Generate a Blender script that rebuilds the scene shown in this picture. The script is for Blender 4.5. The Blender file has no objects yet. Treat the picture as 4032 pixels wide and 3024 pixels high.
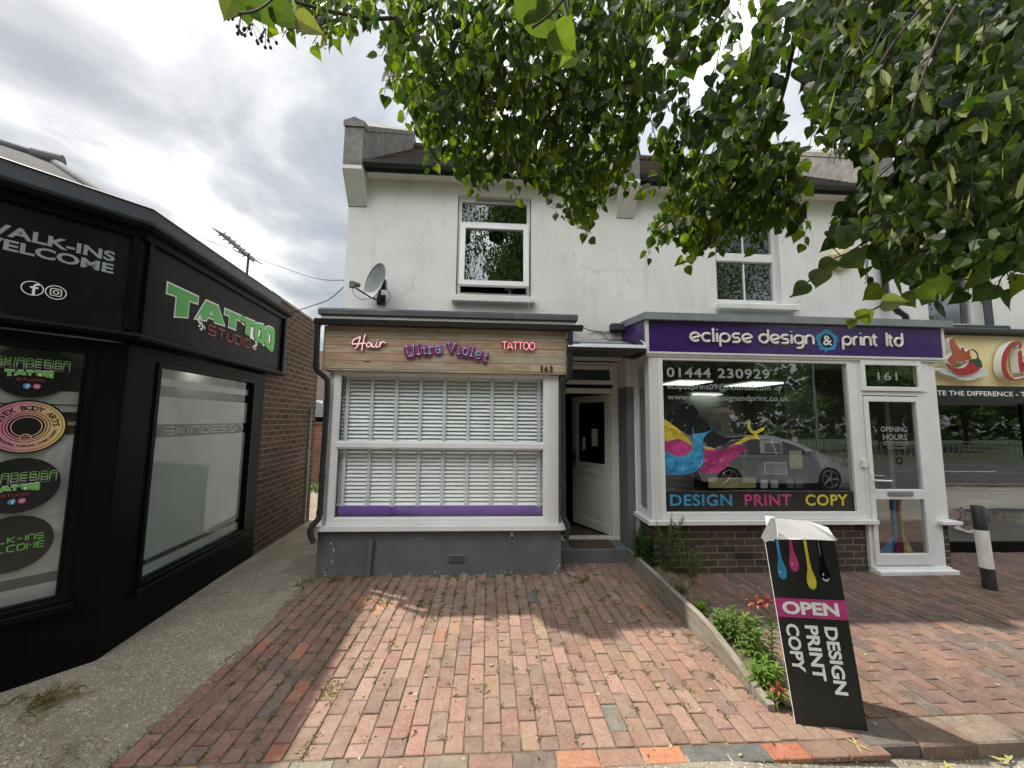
import bpy, bmesh, math, random
from math import sin, cos, pi, radians as R
from mathutils import Vector, Matrix
random.seed(7)
SC = bpy.context.scene
COL = SC.collection

# ------------------------------------------------------------------ camera
CAMZ = 1.67
cam = bpy.data.cameras.new('camera'); camo = bpy.data.objects.new('camera', cam); COL.objects.link(camo)
CR = (0.99810174, -0.06049259, 0.01155738); CU = (-0.01721306, -0.0938248, 0.99543991); CF = (0.05913237, 0.99374924, 0.09468796)
camo.matrix_world = Matrix(((CR[0], CU[0], -CF[0], 0), (CR[1], CU[1], -CF[1], 0), (CR[2], CU[2], -CF[2], CAMZ), (0, 0, 0, 1)))
cam.sensor_width = 36; cam.lens = 1500 / 4032 * 36; cam.clip_start = 0.05; cam.clip_end = 500
SC.camera = camo

def proj(p):
    d = Vector(p) - Vector((0, 0, CAMZ)); w = d.dot(Vector(CF))
    if w < 0.02: return None
    k = 2212 / 4032
    return ((2016 + 1500 * d.dot(Vector(CR)) / w) * k, (1512 - 1500 * d.dot(Vector(CU)) / w) * k, w)

# ------------------------------------------------------------------ light
SUN_EL, SUN_AZ = R(60.8), R(-63)             # azimuth from +Y towards +X
sdir = Vector((sin(SUN_AZ) * cos(SUN_EL), cos(SUN_AZ) * cos(SUN_EL), sin(SUN_EL)))
sun = bpy.data.lights.new('sun', 'SUN'); sun.energy = 4.0; sun.angle = R(0.9); sun.color = (1, .93, .83)
so = bpy.data.objects.new('sun', sun); COL.objects.link(so)
so.rotation_euler = sdir.to_track_quat('Z', 'Y').to_euler()
so.location = sdir * 40

W = bpy.data.worlds.new('World'); SC.world = W; W.use_nodes = True
def world():
    nt = W.node_tree; nt.nodes.clear(); N = nt.nodes.new; L = nt.links.new
    def math_(op, a, b=None, c=None, cl=False):
        n = N('ShaderNodeMath'); n.operation = op; n.use_clamp = cl
        for i, v in enumerate((a, b, c)):
            if v is None: continue
            if isinstance(v, (int, float)): n.inputs[i].default_value = v
            else: L(v, n.inputs[i])
        return n.outputs[0]
    sky = N('ShaderNodeTexSky'); sky.sky_type = 'NISHITA'; sky.sun_disc = False
    sky.sun_elevation = SUN_EL; sky.sun_rotation = SUN_AZ; sky.air_density = 1.2; sky.dust_density = 2
    bg1 = N('ShaderNodeBackground'); bg1.inputs[1].default_value = .1; L(sky.outputs[0], bg1.inputs[0])
    tc = N('ShaderNodeTexCoord'); sp = N('ShaderNodeSeparateXYZ'); L(tc.outputs['Generated'], sp.inputs[0])
    zz = math_('ADD', math_('MAXIMUM', sp.outputs[2], 0.0), .16)
    cb = N('ShaderNodeCombineXYZ'); L(math_('DIVIDE', sp.outputs[0], zz), cb.inputs[0]); L(math_('DIVIDE', sp.outputs[1], zz), cb.inputs[1])
    n1 = N('ShaderNodeTexNoise'); n1.inputs['Scale'].default_value = 2.1; n1.inputs['Detail'].default_value = 7; n1.inputs['Roughness'].default_value = .53; n1.inputs['Distortion'].default_value = .35
    mp = N('ShaderNodeMapping'); mp.inputs['Location'].default_value = (3.1, 1.75, 0); mp.inputs['Rotation'].default_value = (0, 0, R(35)); mp.inputs['Scale'].default_value = (1, .8, 1)
    L(cb.outputs[0], mp.inputs[0]); L(mp.outputs[0], n1.inputs[0])
    n2 = N('ShaderNodeTexNoise'); n2.inputs['Scale'].default_value = .5; n2.inputs['Detail'].default_value = 2; L(mp.outputs[0], n2.inputs[0])
    v = math_('ADD', math_('MULTIPLY', n1.outputs[0], .62), math_('MULTIPLY', n2.outputs[0], .38))
    rp = N('ShaderNodeValToRGB'); L(v, rp.inputs[0]); e = rp.color_ramp.elements
    e[0].position = .40; e[0].color = (.36, .385, .415, 1); e[1].position = .59; e[1].color = (1.12, 1.12, 1.12, 1)
    m = e.new(.465); m.color = (.485, .50, .515, 1); m = e.new(.525); m.color = (.735, .735, .735, 1)
    # clouds brighter above the roofs; unseen high sky behind camera boosted to light walls
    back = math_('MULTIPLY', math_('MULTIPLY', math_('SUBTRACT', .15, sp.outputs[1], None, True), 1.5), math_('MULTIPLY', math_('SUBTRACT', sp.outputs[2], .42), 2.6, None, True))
    dot = N('ShaderNodeVectorMath'); dot.operation = 'DOT_PRODUCT'; L(tc.outputs['Generated'], dot.inputs[0]); dot.inputs[1].default_value = (.22, .68, .70)
    glow = math_('POWER', math_('MAXIMUM', dot.outputs['Value'], 0.0), 7.0)
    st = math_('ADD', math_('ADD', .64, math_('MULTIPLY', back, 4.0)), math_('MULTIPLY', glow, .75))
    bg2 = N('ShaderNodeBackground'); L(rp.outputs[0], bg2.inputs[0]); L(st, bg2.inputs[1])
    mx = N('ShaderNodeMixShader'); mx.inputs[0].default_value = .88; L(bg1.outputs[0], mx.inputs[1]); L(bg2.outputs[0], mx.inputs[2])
    o = N('ShaderNodeOutputWorld'); L(mx.outputs[0], o.inputs[0])
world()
vs = SC.view_settings; vs.view_transform = 'Standard'; vs.look = 'None'; vs.exposure = 0.78; vs.gamma = 1; vs.use_curve_mapping = False
SC.cycles.max_bounces = 8; SC.cycles.transparent_max_bounces = 24; SC.cycles.caustics_reflective = False; SC.cycles.caustics_refractive = False

# ------------------------------------------------------------------ materials
class NT:
    def __init__(s, name):
        s.m = bpy.data.materials.new(name); s.m.use_nodes = True; s.t = s.m.node_tree; s.t.nodes.clear()
        s.out = s.N('ShaderNodeOutputMaterial')
    def N(s, t, **k):
        n = s.t.nodes.new(t)
        for a, b in k.items(): setattr(n, a, b)
        return n
    def L(s, a, b): s.t.links.new(a, b)
    def S(s, n, **k):
        for a, v in k.items():
            i = n.inputs[a.replace('_', ' ')]
            if hasattr(v, 'is_output'): s.L(v, i)
            else: i.default_value = v
        return n
    def noise(s, vec, scale, detail=4, rough=.55, dist=0, sc=None):
        if sc:
            mp = s.N('ShaderNodeMapping'); mp.inputs['Scale'].default_value = sc; s.L(vec, mp.inputs[0]); vec = mp.outputs[0]
        n = s.N('ShaderNodeTexNoise'); s.L(vec, n.inputs['Vector']); s.S(n, Scale=scale, Detail=detail, Roughness=rough, Distortion=dist)
        return n.outputs[0]
    def ramp(s, v, pts):
        r = s.N('ShaderNodeValToRGB'); s.L(v, r.inputs[0]); e = r.color_ramp.elements
        for i, (p, c) in enumerate(pts):
            if isinstance(c, (int, float)): c = (c, c, c)
            x = e[i] if i < 2 else e.new(p)
            x.position = p; x.color = (*c, 1)
        return r.outputs[0]
    def mix(s, f, a, b, mode='MIX'):
        n = s.N('ShaderNodeMix'); n.data_type = 'RGBA'; n.blend_type = mode; n.clamp_factor = True
        for i, v in ((0, f), (6, a), (7, b)):
            if hasattr(v, 'is_output'): s.L(v, n.inputs[i])
            elif isinstance(v, (int, float)) and i: n.inputs[i].default_value = (v, v, v, 1)
            elif i: n.inputs[i].default_value = (*v[:3], 1)
            else: n.inputs[i].default_value = v
        return n.outputs[2]
    def math(s, op, a, b=0.0, cl=False):
        n = s.N('ShaderNodeMath'); n.operation = op; n.use_clamp = cl
        for i, v in ((0, a), (1, b)):
            if hasattr(v, 'is_output'): s.L(v, n.inputs[i])
            else: n.inputs[i].default_value = v
        return n.outputs[0]
    def bump(s, h, st, dist=.01, nrm=None):
        b = s.N('ShaderNodeBump'); b.inputs['Strength'].default_value = st; b.inputs['Distance'].default_value = dist; s.L(h, b.inputs['Height'])
        if nrm: s.L(nrm, b.inputs['Normal'])
        return b.outputs[0]
    def pbr(s, col, rough=.5, nrm=None, metal=0, spec=.5, alpha=None, coat=0):
        p = s.N('ShaderNodeBsdfPrincipled')
        for k, v in (('Base Color', col), ('Roughness', rough), ('Metallic', metal), ('Specular IOR Level', spec), ('Coat Weight', coat), ('Normal', nrm), ('Alpha', alpha)):
            if v is None: continue
            if hasattr(v, 'is_output'): s.L(v, p.inputs[k])
            elif isinstance(v, tuple): p.inputs[k].default_value = (*v[:3], 1)
            else: p.inputs[k].default_value = v
        return p.outputs[0]
    def fin(s, sh): s.L(sh, s.out.inputs[0]); return s.m
    @property
    def obj(s): return s.N('ShaderNodeTexCoord').outputs['Object']
    @property
    def uv(s): return s.N('ShaderNodeTexCoord').outputs['UV']

def mat(name, col, rough=.5, var=.12, scale=6, metal=0, spec=.5, bump=.15, bscale=90, coat=0, dirt=None):
    n = NT(name); o = n.obj
    f = n.noise(o, scale, 5)
    c = n.mix(n.ramp(f, [(.3, 0), (.7, 1)]), tuple(x * (1 - var) for x in col), tuple(min(1, x * (1 + var * .7)) for x in col))
    if dirt:
        c = n.mix(n.ramp(n.noise(o, 3.3, 8, .7, sc=(1, 1, .45)), [(.52, 0), (.75, dirt[1])]), c, dirt[0])
    r = n.math('ADD', n.math('MULTIPLY', n.noise(o, scale * 4, 3), .18), rough - .09)
    return n.fin(n.pbr(c, r, n.bump(n.noise(o, bscale, 3), bump, .002) if bump else None, metal, spec, coat=coat))

def brick_mat(name, c1, c2, mortar, bw=.225, rh=.075, mort=.011, dark=.35, patch=None, white=0):
    n = NT(name); uv = n.uv
    wob = n.N('ShaderNodeVectorMath', operation='ADD'); n.L(uv, wob.inputs[0])
    nz = n.N('ShaderNodeTexNoise'); n.L(uv, nz.inputs['Vector']); n.S(nz, Scale=9.0, Detail=2.0)
    sc = n.N('ShaderNodeVectorMath', operation='SCALE'); n.L(nz.outputs['Color'], sc.inputs[0]); sc.inputs['Scale'].default_value = .006; n.L(sc.outputs[0], wob.inputs[1])
    b = n.N('ShaderNodeTexBrick'); n.L(wob.outputs[0], b.inputs['Vector'])
    n.S(b, Color1=(0, 0, 0, 1), Color2=(1, 1, 1, 1), Mortar=(.5, .5, .5, 1), Scale=1.0, Mortar_Size=mort / 2, Mortar_Smooth=.25, Bias=0.0, Brick_Width=bw, Row_Height=rh)
    fine = n.noise(uv, 60, 6, .7)
    base = n.mix(b.outputs['Color'], c1, c2)
    base = n.mix(n.ramp(b.outputs['Color'], [(.0, dark), (.22, 0)]), base, tuple(x * .35 for x in c1))
    base = n.mix(n.ramp(fine, [(.35, .55), (.65, 0)]), base, tuple(x * .5 for x in c1))
    mo = n.mix(n.ramp(n.noise(uv, 25, 4), [(.35, 0), (.65, 1)]), tuple(x * .6 for x in mortar), mortar)
    c = n.mix(b.outputs['Fac'], base, mo)
    c = n.mix(n.ramp(n.noise(uv, 1.6, 5, .6), [(.35, .35), (.7, 0)]), c, tuple(x * .4 for x in c1))
    if patch: c = n.mix(n.ramp(n.noise(uv, 2.3, 6, .7), [(.66, 0), (.72, .9)]), c, patch)
    h = n.math('SUBTRACT', n.math('MULTIPLY', fine, .35), b.outputs['Fac'])
    return n.fin(n.pbr(c, .88 if c1[0] > .02 else .45, n.bump(h, .8 if c1[0] > .02 else .15, .008), spec=.3 if c1[0] > .02 else .08))

def vcol_mat(name, rough=.85, fine=70, amt=.5, bump=.5, stain=None, moss=None, spec=.3, dist=.004):
    n = NT(name); o = n.obj
    a = n.N('ShaderNodeAttribute'); a.attribute_name = 'Col'
    f = n.noise(o, fine, 7, .7)
    c = n.mix(n.ramp(f, [(.36, amt), (.6, 0)]), a.outputs['Color'], n.mix(1, a.outputs['Color'], (.45, .42, .4), 'MULTIPLY'))
    c = n.mix(n.ramp(n.noise(o, 14, 6, .65), [(.45, 0), (.72, .35)]), c, n.mix(.55, a.outputs['Color'], (.42, .36, .31)))
    if stain: c = n.mix(n.ramp(n.noise(o, 3.2, 7, .7), [(.5, 0), (.68, stain[1])]), c, stain[0])
    if moss: c = n.mix(n.ramp(n.noise(o, 240, 2, .5), [(.68, 0), (.74, moss[1])]), c, moss[0])
    return n.fin(n.pbr(c, rough, n.bump(f, bump, dist), spec=spec))

def glass_mat(name, tint=(1, 1, 1), refl=1.0, base=.05):
    n = NT(name)
    t = n.N('ShaderNodeBsdfTransparent'); t.inputs[0].default_value = (*tint, 1)
    g = n.N('ShaderNodeBsdfGlossy'); g.inputs['Roughness'].default_value = .004; g.inputs[0].default_value = (.95, .97, 1, 1)
    wv = n.noise(n.obj, 1.6, 2); n.L(n.bump(wv, .05, .02), g.inputs['Normal'])
    lw = n.N('ShaderNodeLayerWeight'); lw.inputs[0].default_value = .5
    fz_ = n.math('ADD', n.math('MULTIPLY', n.math('POWER', lw.outputs['Facing'], 5.0), .9), .055)
    f = n.math('ADD', n.math('MULTIPLY', fz_, refl * 1.35), base, True)
    m = n.N('ShaderNodeMixShader'); n.L(f, m.inputs[0]); n.L(t.outputs[0], m.inputs[1]); n.L(g.outputs[0], m.inputs[2])
    return n.fin(m.outputs[0])

def film_mat(name, col, op=.6, rough=.7):
    n = NT(name)
    t = n.N('ShaderNodeBsdfTransparent')
    d = n.N('ShaderNodeBsdfDiffuse'); n.L(n.mix(n.ramp(n.noise(n.obj, 2.2, 3), [(.3, 0), (.7, 1)]), tuple(x * .8 for x in col), col), d.inputs[0])
    tr = n.N('ShaderNodeBsdfTranslucent'); tr.inputs[0].default_value = (*col, 1)
    m0 = n.N('ShaderNodeMixShader'); m0.inputs[0].default_value = .45; n.L(d.outputs[0], m0.inputs[1]); n.L(tr.outputs[0], m0.inputs[2])
    m = n.N('ShaderNodeMixShader'); m.inputs[0].default_value = op; n.L(t.outputs[0], m.inputs[1]); n.L(m0.outputs[0], m.inputs[2])
    return n.fin(m.outputs[0])

def emit_mat(name, col, st):
    n = NT(name); e = n.N('ShaderNodeEmission'); e.inputs[0].default_value = (*col, 1); e.inputs[1].default_value = st
    return n.fin(e.outputs[0])

def leaf_mat(name, trans=.5, spec=.28, tcol=(1.65, 1.85, .45)):
    n = NT(name); a = n.N('ShaderNodeAttribute'); a.attribute_name = 'Col'
    f = n.noise(n.obj, 30, 3)
    c = n.mix(n.ramp(f, [(.35, .35), (.65, 0)]), a.outputs['Color'], n.mix(1, a.outputs['Color'], (.6, .62, .5), 'MULTIPLY'))
    p = n.pbr(c, .5, spec=spec)
    t = n.N('ShaderNodeBsdfTranslucent'); n.L(n.mix(1, c, tcol, 'MULTIPLY'), t.inputs[0])
    m = n.N('ShaderNodeMixShader'); m.inputs[0].default_value = trans; n.L(p, m.inputs[1]); n.L(t.outputs[0], m.inputs[2])
    return n.fin(m.outputs[0])

def wall_mat():
    n = NT('white_masonry_paint'); uv = n.uv; o = n.obj
    b = n.N('ShaderNodeTexBrick'); n.L(uv, b.inputs['Vector'])
    n.S(b, Color1=(0, 0, 0, 1), Color2=(1, 1, 1, 1), Mortar=(1, 1, 1, 1), Scale=1.0, Mortar_Size=.0035, Mortar_Smooth=.6, Brick_Width=.62, Row_Height=.285)
    c = n.mix(n.ramp(n.noise(o, 1.3, 6, .6), [(.3, 0), (.7, 1)]), (.655, .645, .615), (.735, .73, .70))
    brk = n.math('MULTIPLY', b.outputs['Fac'], n.ramp(n.noise(uv, 4, 3), [(.45, 0), (.66, .28)]))
    c = n.mix(brk, c, (.42, .42, .40))
    c = n.mix(n.ramp(n.noise(o, 2.2, 9, .72, sc=(1, 1, .35)), [(.50, 0), (.76, .5)]), c, (.42, .41, .37))
    c = n.mix(n.ramp(n.noise(o, 6.0, 7, .7, sc=(1.6, 1, .12)), [(.56, 0), (.72, .3)]), c, (.36, .35, .31))
    c = n.mix(n.ramp(n.noise(o, 40, 5, .7), [(.64, 0), (.78, .28)]), c, (.45, .44, .4))
    # dark weathering just under the eaves, as on the real paint: patchy band with its own shape
    v = n.N('ShaderNodeTexVoronoi', feature='DISTANCE_TO_EDGE'); wv = n.N('ShaderNodeVectorMath', operation='ADD'); nz = n.N('ShaderNodeTexNoise'); n.L(o, nz.inputs['Vector']); n.S(nz, Scale=3.0, Detail=5.0)
    s2 = n.N('ShaderNodeVectorMath', operation='SCALE'); n.L(nz.outputs['Color'], s2.inputs[0]); s2.inputs['Scale'].default_value = .5; n.L(o, wv.inputs[0]); n.L(s2.outputs[0], wv.inputs[1]); n.L(wv.outputs[0], v.inputs['Vector']); v.inputs['Scale'].default_value = .75
    crack = n.math('MULTIPLY', n.ramp(v.outputs[0], [(.0, 1), (.008, 0)]), n.ramp(n.noise(o, .9, 2), [(.52, 0), (.62, .5)]))
    c = n.mix(crack, c, (.36, .35, .33))
    h = n.math('SUBTRACT', n.math('MULTIPLY', n.noise(o, 55, 6, .65), .5), n.math('ADD', n.math('MULTIPLY', b.outputs['Fac'], .35), crack))
    h = n.math('ADD', h, n.math('MULTIPLY', n.noise(o, 7, 3), .8))
    return n.fin(n.pbr(c, .75, n.bump(h, .5, .006), spec=.3))

def grain_mat(name, k=1.0, along='x', bump=.4, knots=True, grey=.0):
    n = NT(name); o = n.obj
    a = n.N('ShaderNodeAttribute'); a.attribute_name = 'Col'
    add = n.N('ShaderNodeVectorMath', operation='ADD'); sc = n.N('ShaderNodeVectorMath', operation='SCALE'); n.L(a.outputs['Color'], sc.inputs[0]); sc.inputs['Scale'].default_value = 37.0
    n.L(o, add.inputs[0]); n.L(sc.outputs[0], add.inputs[1]); vec = add.outputs[0]
    s = (1, 12, 12) if along == 'x' else ((12, 1, 12) if along == 'y' else (12, 12, 1))
    g = n.noise(vec, 3.2, 8, .62, .9, sc=s); g2 = n.noise(vec, 11, 6, .7, .3, sc=s)
    col = a.outputs['Color']
    c = n.mix(n.ramp(g, [(.40, .75), (.56, 0)]), col, n.mix(1, col, (.62, .5, .38), 'MULTIPLY'))
    c = n.mix(n.ramp(g2, [(.3, .5), (.5, 0)]), c, n.mix(1, col, (.5, .42, .33), 'MULTIPLY'))
    c = n.mix(n.ramp(n.noise(o, 2.5, 5), [(.45, 0), (.7, .5)]), c, n.mix(.6, col, (.42, .40, .36)))
    if knots:
        v = n.N('ShaderNodeTexVoronoi'); mp = n.N('ShaderNodeMapping'); mp.inputs['Scale'].default_value = (2.2, 5.5, 5.5) if along == 'x' else (5.5, 2.2, 5.5); n.L(vec, mp.inputs[0]); n.L(mp.outputs[0], v.inputs['Vector']); v.inputs['Scale'].default_value = 1.0
        c = n.mix(n.ramp(v.outputs['Distance'], [(.045, .9), (.10, 0)]), c, (.06, .04, .025))
    return n.fin(n.pbr(c, .8, n.bump(g2, bump, .003), spec=.25))

M = {}
M['wall'] = wall_mat()
M['grey_paint'] = mat('grey_masonry_paint', (.115, .122, .128), .6, .16, 4, bump=.5, bscale=45, dirt=((.24, .235, .22), .45))
M['render_grey'] = mat('weathered_concrete', (.20, .19, .175), .9, .35, 9, bump=.8, bscale=60, dirt=((.06, .055, .05), .7))
M['upvc'] = mat('white_upvc', (.72, .725, .72), .32, .05, 3, bump=.03, dirt=((.5, .48, .43), .25))
M['upvc_old'] = mat('aged_white_upvc', (.62, .61, .57), .4, .08, 5, bump=.05, dirt=((.35, .32, .26), .4))
M['black_plastic'] = mat('black_plastic', (.018, .019, .021), .3, .25, 8, bump=.05)
M['felt'] = mat('roof_felt', (.085, .092, .10), .85, .3, 5, bump=.6, bscale=70, dirt=((.2, .2, .2), .5))
M['grey_trim'] = mat('grey_roof_trim', (.20, .225, .23), .6, .15, 5, bump=.2, dirt=((.06, .06, .055), .55))
M['purple'] = mat('purple_sign_panel', (.048, .016, .125), .22, .12, 2.5, bump=0, coat=.3)
M['cream_l'] = mat('cream_letter', (.74, .71, .64), .4, .05, 5, bump=0)
M['white_l'] = mat('white_letter', (.80, .80, .79), .4, .04, 5, bump=0)
M['vinyl_w'] = mat('frosted_white_vinyl', (.27, .30, .29), .6, .06, 5, bump=0)
M['black_board'] = mat('black_board', (.006, .007, .009), .45, .25, 3, spec=.10, bump=0, dirt=((.03, .03, .03), .5))
M['black_paint'] = mat('black_gloss_paint', (.0035, .0045, .0055), .38, .3, 4, spec=.08, bump=.08, dirt=((.03, .027, .023), .35))
M['black_tile'] = brick_mat('black_glazed_tiles', (.0035, .004, .0055), (.006, .007, .008), (.0025, .0025, .003), .6, .3, .004, 0)
M['slate_metal'] = mat('dark_grey_cladding', (.030, .036, .046), .55, .2, 3, bump=.1, dirt=((.08, .085, .09), .4))
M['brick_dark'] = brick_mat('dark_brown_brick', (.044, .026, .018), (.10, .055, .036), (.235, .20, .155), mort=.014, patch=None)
M['brick_plinth'] = brick_mat('brown_plinth_brick', (.082, .058, .046), (.135, .092, .072), (.30, .27, .20), .215, .075, .015, .3)
M['brick_red'] = brick_mat('old_red_brick', (.17, .075, .05), (.25, .12, .08), (.25, .22, .18))
M['tiles'] = brick_mat('brown_roof_tiles', (.055, .040, .034), (.10, .066, .052), (.02, .017, .015), .165, .10, .012, .3, patch=(.20, .18, .16))
M['slate'] = brick_mat('grey_roof_slates', (.030, .033, .038), (.048, .052, .058), (.02, .02, .02), .25, .18, .01, .1)
M['brickpave'] = vcol_mat('clay_paving_bricks', .86, 55, .55, .6, ((.235, .175, .135), .6), ((.62, .55, .45), .5))
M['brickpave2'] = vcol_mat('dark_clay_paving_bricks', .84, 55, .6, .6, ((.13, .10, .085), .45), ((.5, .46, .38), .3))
M['joint'] = mat('sandy_joints', (.13, .10, .062), .95, .5, 12, bump=.9, bscale=160, dirt=((.05, .055, .02), .8))
M['glass'] = glass_mat('window_glass', (.95, .97, .96), .8, .01)
M['glass_dim'] = glass_mat('window_glass_dim', (.70, .75, .74), 1.2, .12)
M['glass_dark'] = glass_mat('dark_window_glass', (.5, .54, .55), 1.0, .12)
M['canopy'] = glass_mat('smoked_polycarbonate', (.34, .35, .36), 1.3, .12)
M['film'] = film_mat('frosted_window_film', (.52, .60, .57), .93)
M['film2'] = film_mat('pale_window_film', (.62, .62, .60), .9)
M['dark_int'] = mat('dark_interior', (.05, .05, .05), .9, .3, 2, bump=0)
M['grey_int'] = mat('grey_interior', (.17, .17, .165), .9, .2, 2, bump=0)
M['pale_int'] = mat('pale_interior', (.5, .5, .47), .9, .12, 2, bump=0)
M['floor_int'] = mat('interior_floor', (.12, .075, .045), .6, .3, 4, bump=.1)
M['blind'] = mat('white_blind_slat', (.88, .89, .88), .4, .05, 4, bump=0)
M['tape'] = mat('blind_ladder_tape', (.66, .69, .74), .8, .06, 20, bump=.2)
M['violet'] = mat('violet_cushion_fabric', (.13, .045, .30), .75, .22, 9, bump=.5, bscale=35)
M['neon'] = emit_mat('pink_neon_tube', (1.0, .33, .40), .78)  # unlit tubes; this and the paler pink get their brightness from emission
M['neon_w'] = emit_mat('pale_pink_neon_tube', (1.0, .58, .62), .78)
M['tube_light'] = emit_mat('lit_ceiling_panel', (.97, 1, .86), 1.6)
M['lamp_on'] = emit_mat('lit_round_lamp', (1, .97, .9), 2.5)
M['clear_acrylic'] = mat('brown_backing_acrylic', (.17, .10, .07), .3, .1, 5, bump=0)  # plain brown for the backings of the neon letters
M['magenta'] = mat('magenta_print', (.46, .045, .19), .35, .15, 8, bump=0)
M['magenta_d'] = mat('purple_magenta_acrylic', (.40, .045, .23), .4, .25, 25, bump=0)
M['navy'] = mat('dark_violet_acrylic', (.03, .012, .11), .35, .2, 30, bump=0)
M['iri'] = mat('iridescent_pale_acrylic', (.36, .47, .55), .25, .4, 45, metal=.3, bump=0)
M['green_l'] = mat('green_vinyl', (.05, .33, .05), .4, .1, 8, bump=0)
M['green_neonish'] = mat('bright_green_vinyl', (.13, .42, .06), .4, .1, 8, bump=0)
M['red_l'] = mat('dark_red_vinyl', (.30, .032, .036), .4, .1, 8, bump=0)
M['chili_red'] = mat('chilli_red_acrylic', (.36, .022, .02), .35, .25, 14, bump=0)
M['chili_orange'] = mat('rust_red_acrylic', (.36, .075, .03), .4, .3, 14, bump=0)
M['stalk'] = mat('dark_green_acrylic', (.015, .06, .035), .4, .2, 14, bump=0)
M['saucer'] = mat('pale_grey_acrylic', (.58, .59, .60), .4, .08, 10, bump=0)
M['yellow_board'] = mat('pale_yellow_sign_panel', (.78, .66, .34), .5, .08, 3, bump=0)
M['cyan'] = mat('cyan_print', (.035, .27, .50), .35, .3, 12, bump=0)
M['yellow'] = mat('yellow_print', (.62, .50, .05), .35, .2, 12, bump=0)
M['black_print'] = mat('black_print', (.008, .008, .009), .2, .3, 12, bump=0)
def splash_mat(name, a, b, c):
    n = NT(name); o = n.obj; f = n.noise(o, 3.5, 6, .6, 1.8, sc=(1, 1, 1.6)); g = n.noise(o, 9, 5, .6, 1.2)
    k = n.mix(n.ramp(f, [(.36, 0), (.62, 1)]), a, b); k = n.mix(n.ramp(g, [(.60, 0), (.68, .8)]), k, c)
    return n.fin(n.pbr(k, .2, spec=.6))
M['sp_cyan'] = splash_mat('cyan_splash_print', (.015, .14, .34), (.05, .36, .60), (.35, .62, .75)); M['sp_magenta'] = splash_mat('magenta_splash_print', (.22, .015, .09), (.50, .05, .22), (.62, .22, .36))
M['sp_yellow'] = splash_mat('yellow_splash_print', (.36, .26, .02), (.66, .56, .06), (.72, .68, .32)); M['sp_black'] = splash_mat('black_splash_print', (.004, .004, .005), (.012, .012, .013), (.25, .26, .27))
M['paper'] = mat('white_paper', (.62, .62, .58), .8, .08, 20, bump=0)
M['paper_y'] = mat('cream_card', (.55, .46, .24), .8, .15, 8, bump=0)
M['photo'] = mat('printed_photograph', (.20, .14, .14), .5, .7, 30, bump=0)
M['corflute'] = mat('white_corrugated_plastic', (.80, .80, .78), .4, .06, 6, bump=.1, dirt=((.45, .42, .36), .3))
M['sign_black'] = mat('black_printed_board', (.012, .014, .013), .35, .2, 3, bump=.05, dirt=((.04, .04, .035), .5))
M['alarm'] = mat('yellowed_plastic', (.62, .52, .30), .5, .08, 6, bump=0)
M['dish'] = mat('grey_dish_metal', (.19, .20, .21), .5, .2, 9, bump=.1)
M['metal'] = mat('galvanised_metal', (.35, .36, .37), .4, .2, 12, metal=.8, bump=.1)
M['chrome'] = mat('satin_chrome', (.6, .6, .6), .25, .05, 12, metal=1, bump=0)
M['bollard_w'] = mat('white_bollard_paint', (.80, .79, .74), .5, .08, 8, bump=.2, dirt=((.24, .11, .045), .45))
M['bollard_b'] = mat('black_bollard_paint', (.02, .02, .021), .5, .2, 8, bump=.3, dirt=((.07, .065, .06), .5))
M['coir'] = mat('brown_coir_mat', (.075, .048, .030), .98, .5, 30, bump=1, bscale=220)
M['soil'] = mat('dry_soil', (.13, .10, .065), .97, .5, 14, bump=1, bscale=60)
M['wood'] = grain_mat('reclaimed_pallet_wood')
M['timber'] = grain_mat('weathered_timber_edging', along='y', knots=False)
M['leaf'] = leaf_mat('lime_tree_leaf', .42)
M['leaf2'] = leaf_mat('plant_leaf', .4)
M['petal'] = leaf_mat('lily_petal', .35, tcol=(1.3, 1.0, .7))
M['bark'] = mat('dark_bark', (.045, .036, .026), .95, .4, 8, bump=1, bscale=30)
M['drygrass'] = leaf_mat('dry_weeds', .3, tcol=(1.2, 1.2, .8))
M['car_paint'] = mat('silver_car_paint', (.52, .54, .57), .28, .03, 2, metal=.15, bump=0, coat=1)
M['tyre'] = mat('tyre_rubber', (.02, .02, .02), .8, .2, 10)
M['car_glass'] = mat('dark_car_glass', (.015, .018, .02), .06, .1, 2, spec=.8, bump=0)
M['cream_wall'] = mat('cream_house_wall', (.60, .56, .44), .8, .08, 2)

def asphalt(name, c, agg, sc=1.0, stain=.5, moss=None):
    n = NT(name); o = n.obj
    v = n.N('ShaderNodeTexVoronoi'); n.L(o, v.inputs['Vector']); v.inputs['Scale'].default_value = 95 * sc
    f = n.noise(o, 120 * sc, 5, .7)
    base = n.mix(n.ramp(f, [(.35, 0), (.65, 1)]), tuple(x * .55 for x in c), c)
    gr = n.N('ShaderNodeSeparateColor'); n.L(v.outputs['Color'], gr.inputs[0])
    base = n.mix(n.ramp(gr.outputs[0], [(.86, 0), (.93, .85)]), base, agg)
    base = n.mix(n.ramp(gr.outputs[1], [(.80, 0), (.9, .6)]), base, tuple(x * .35 for x in c))
    base = n.mix(n.ramp(n.noise(o, 2.6, 8, .68), [(.42, 0), (.62, stain)]), base, tuple(x * .42 for x in c))
    base = n.mix(n.ramp(n.noise(o, 1.1, 6, .6), [(.5, 0), (.7, .5)]), base, tuple(min(1, x * 1.7) for x in c))
    if moss: base = n.mix(n.ramp(n.noise(o, 5, 7, .75), [(.58, 0), (.68, .75)]), base, moss)
    h = n.math('ADD', n.math('MULTIPLY', v.outputs['Distance'], -1.0), n.math('MULTIPLY', f, .8))
    return n.fin(n.pbr(base, .93, n.bump(h, .9, .006), spec=.2))
M['alley'] = asphalt('worn_concrete_alley', (.315, .275, .21), (.45, .41, .34), 1.1, .28, (.10, .095, .05))
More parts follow.
